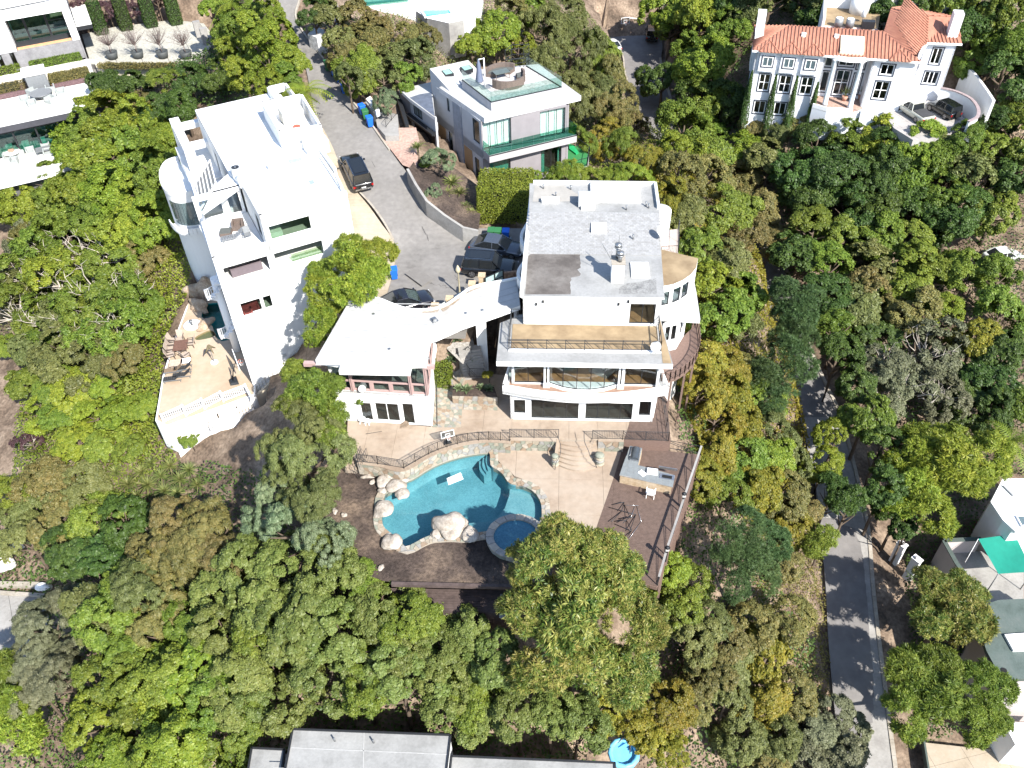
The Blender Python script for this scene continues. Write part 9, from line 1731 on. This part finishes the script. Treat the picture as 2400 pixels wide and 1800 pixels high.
for i,(px,py,s) in enumerate(((270,1105,1.6),(300,1135,1.7),(330,1100,1.5),(345,1135,1.7),(375,1110,1.5),(395,1085,1.5),(420,1120,1.6),(385,1150,1.5),(320,1165,1.5),(350,1080,1.4),(440,1095,1.4),(460,1130,1.3),(415,1155,1.4))):
 x,y,zg,_=cast(px,py,1.6);plant('yucca',(x,y,zg),s,'spiky yucca head on bank left of the dirt slope, %s in clump' % ['far left','lower left','upper left middle','left centre','upper centre','top','right centre','lower centre','lowest left','topmost left','upper right','far right','lowest right'][i],'yucca','yucca','yuccas on the left bank',stem=1.6)
for px,py,z,s,l in ((1060,430,6.7,1.1,'big striped flax clump in the street garden of the modern house'),(1078,455,6.4,1.0,'flax clump just below the biggest one'),(1090,487,6.2,.85,'dark flax clump by the lower garden wall'),(1104,500,6.1,.75,'small dark flax at the right end of street garden'),(1048,455,6.6,.8,'flax clump left of the biggest one')):plant('flax',P(px,py,z),s,l,'flax','flax plant','flax clumps')
plant('flax',P(980,360,8.2),.85,'spiky pale palm-like tuft at the top of the street garden','flax','flax plant',stem=.6)
tree('fine','blue',1030,400,40,1.8,'silvery olive bush in the street garden of the modern house',at=(*P(1030,415,7)[:2],6.6));tree('fine','blue',1030,455,22,.9,'low silvery bush trailing over the street garden wall',at=(*P(1018,462,7)[:2],6.6));tree('small','lime',1000,385,16,.5,'small yellow-green ground shrub in the street garden',at=(*P(995,385,7.4)[:2],7.2))
def palm(px,py,h,s,label,nf=16,at=None):
 x,y,zg,_=cast(px,py,h) if not at else (*at,0);t=thing('palm_tree',label,'palm tree',(x,y,zg));k=MB();k.tube([(0,0,-.3),(.1,.05,h*.5),(0,0,h)],[.22,.18,.16],8);me=bpy.data.meshes.new('trunk');me.from_pydata([tuple(v) for v in k.v],[],k.f);me.materials.append(BARK);o=bpy.data.objects.new('trunk',me);COL.objects.link(o);o.parent=t
 rnd=random.Random(px);
 for i in range(nf):
  a=i*2.4;el=rnd.uniform(.1,1.1);k=MB();prev=None;L_=2.6*s
  for j in range(9):
   tt=j/8;p=Vector((math.cos(a)*L_*tt*math.cos(el*.7),math.sin(a)*L_*tt*math.cos(el*.7),L_*(math.sin(el)*tt-.75*tt*tt)))
   if prev is not None:
    k.bar(prev,p,.035)
    dd=(p-prev).normalized();sd=Vector((-math.sin(a),math.cos(a),0))
    for q in (-1,1):
     for u in (0,.5):b=prev.lerp(p,u);w=.62*s*(1-abs(tt-.45)*1.1);e=b+sd*q*w+dd*w*.5+Vector((0,0,-.25*w));k.add([tuple(b),tuple(b+dd*.1),tuple(e)],[(0,1,2)])
   prev=p
  me=bpy.data.meshes.new('frond');me.from_pydata([tuple(v) for v in k.v],[],k.f);me.materials.append(LM_['lime']);a_=me.attributes.new('tint','FLOAT','POINT');a_.data.foreach_set('value',[rnd.uniform(.2,.7)]*len(k.v));o=bpy.data.objects.new('frond',me);COL.objects.link(o);o.parent=t;o.location=(0,0,h)
palm(715,215,4.5,1.2,'palm leaning over the street behind the tall white house');palm(690,225,3.8,1.0,'second palm against the rear of the tall white house');palm(2370,1030,5.5,1.5,'palm with long fronds at the right edge above the white house');palm(545,12,5,1.3,'palm at the top edge left of the curved street')
# mansion cypresses
def cypress(px,py,rp,label,hh):
 global NR;x,y,_=P(px,py,-2.2);t=thing('cypress',label,'cypress',(x,y,-2.8),'cypresses against the mansion');NR=np.random.default_rng(int(px));n=3600;z=NR.random(n)**.8;a=NR.uniform(0,6.283,n);r=.62*(1-z)**.7*(.8+.25*np.sin(a*3+z*9));p=np.stack([r*np.cos(a),r*np.sin(a),z*hh],-1)+NR.normal(size=(n,3))*.04;nr=np.stack([np.cos(a),np.sin(a),np.full(n,.4)],-1)+NR.normal(size=(n,3))*.4;me=leaf_mesh('foliage',p,nr,.22,.08,.4+NR.normal(size=n)*.15,axis=np.tile([0,0,1.],(n,1))+NR.normal(size=(n,3))*.3);me.materials.append(LM_['dark']);o=bpy.data.objects.new('foliage',me);COL.objects.link(o);o.parent=t;k=MB();k.tube([(0,0,-.3),(0,0,hh*.8)],[.14,.04],6);me=bpy.data.meshes.new('trunk');me.from_pydata([tuple(v) for v in k.v],[],k.f);me.materials.append(BARK);o=bpy.data.objects.new('trunk',me);COL.objects.link(o);o.parent=t
for i,(u,hh) in enumerate(((-.1,7.2),(2.85,7.0),(5.35,7.0),(7.9,6.4))):px=1749+i*49;cy_w=Mf(u,-.75);cypress(px,290,0,'%s from the left of four slim cypresses against the mansion facade' % ORD[i],hh);c=[o for o in COL.objects if o.get('category')=='cypress'][-1];c.location=(*cy_w,-2.8)
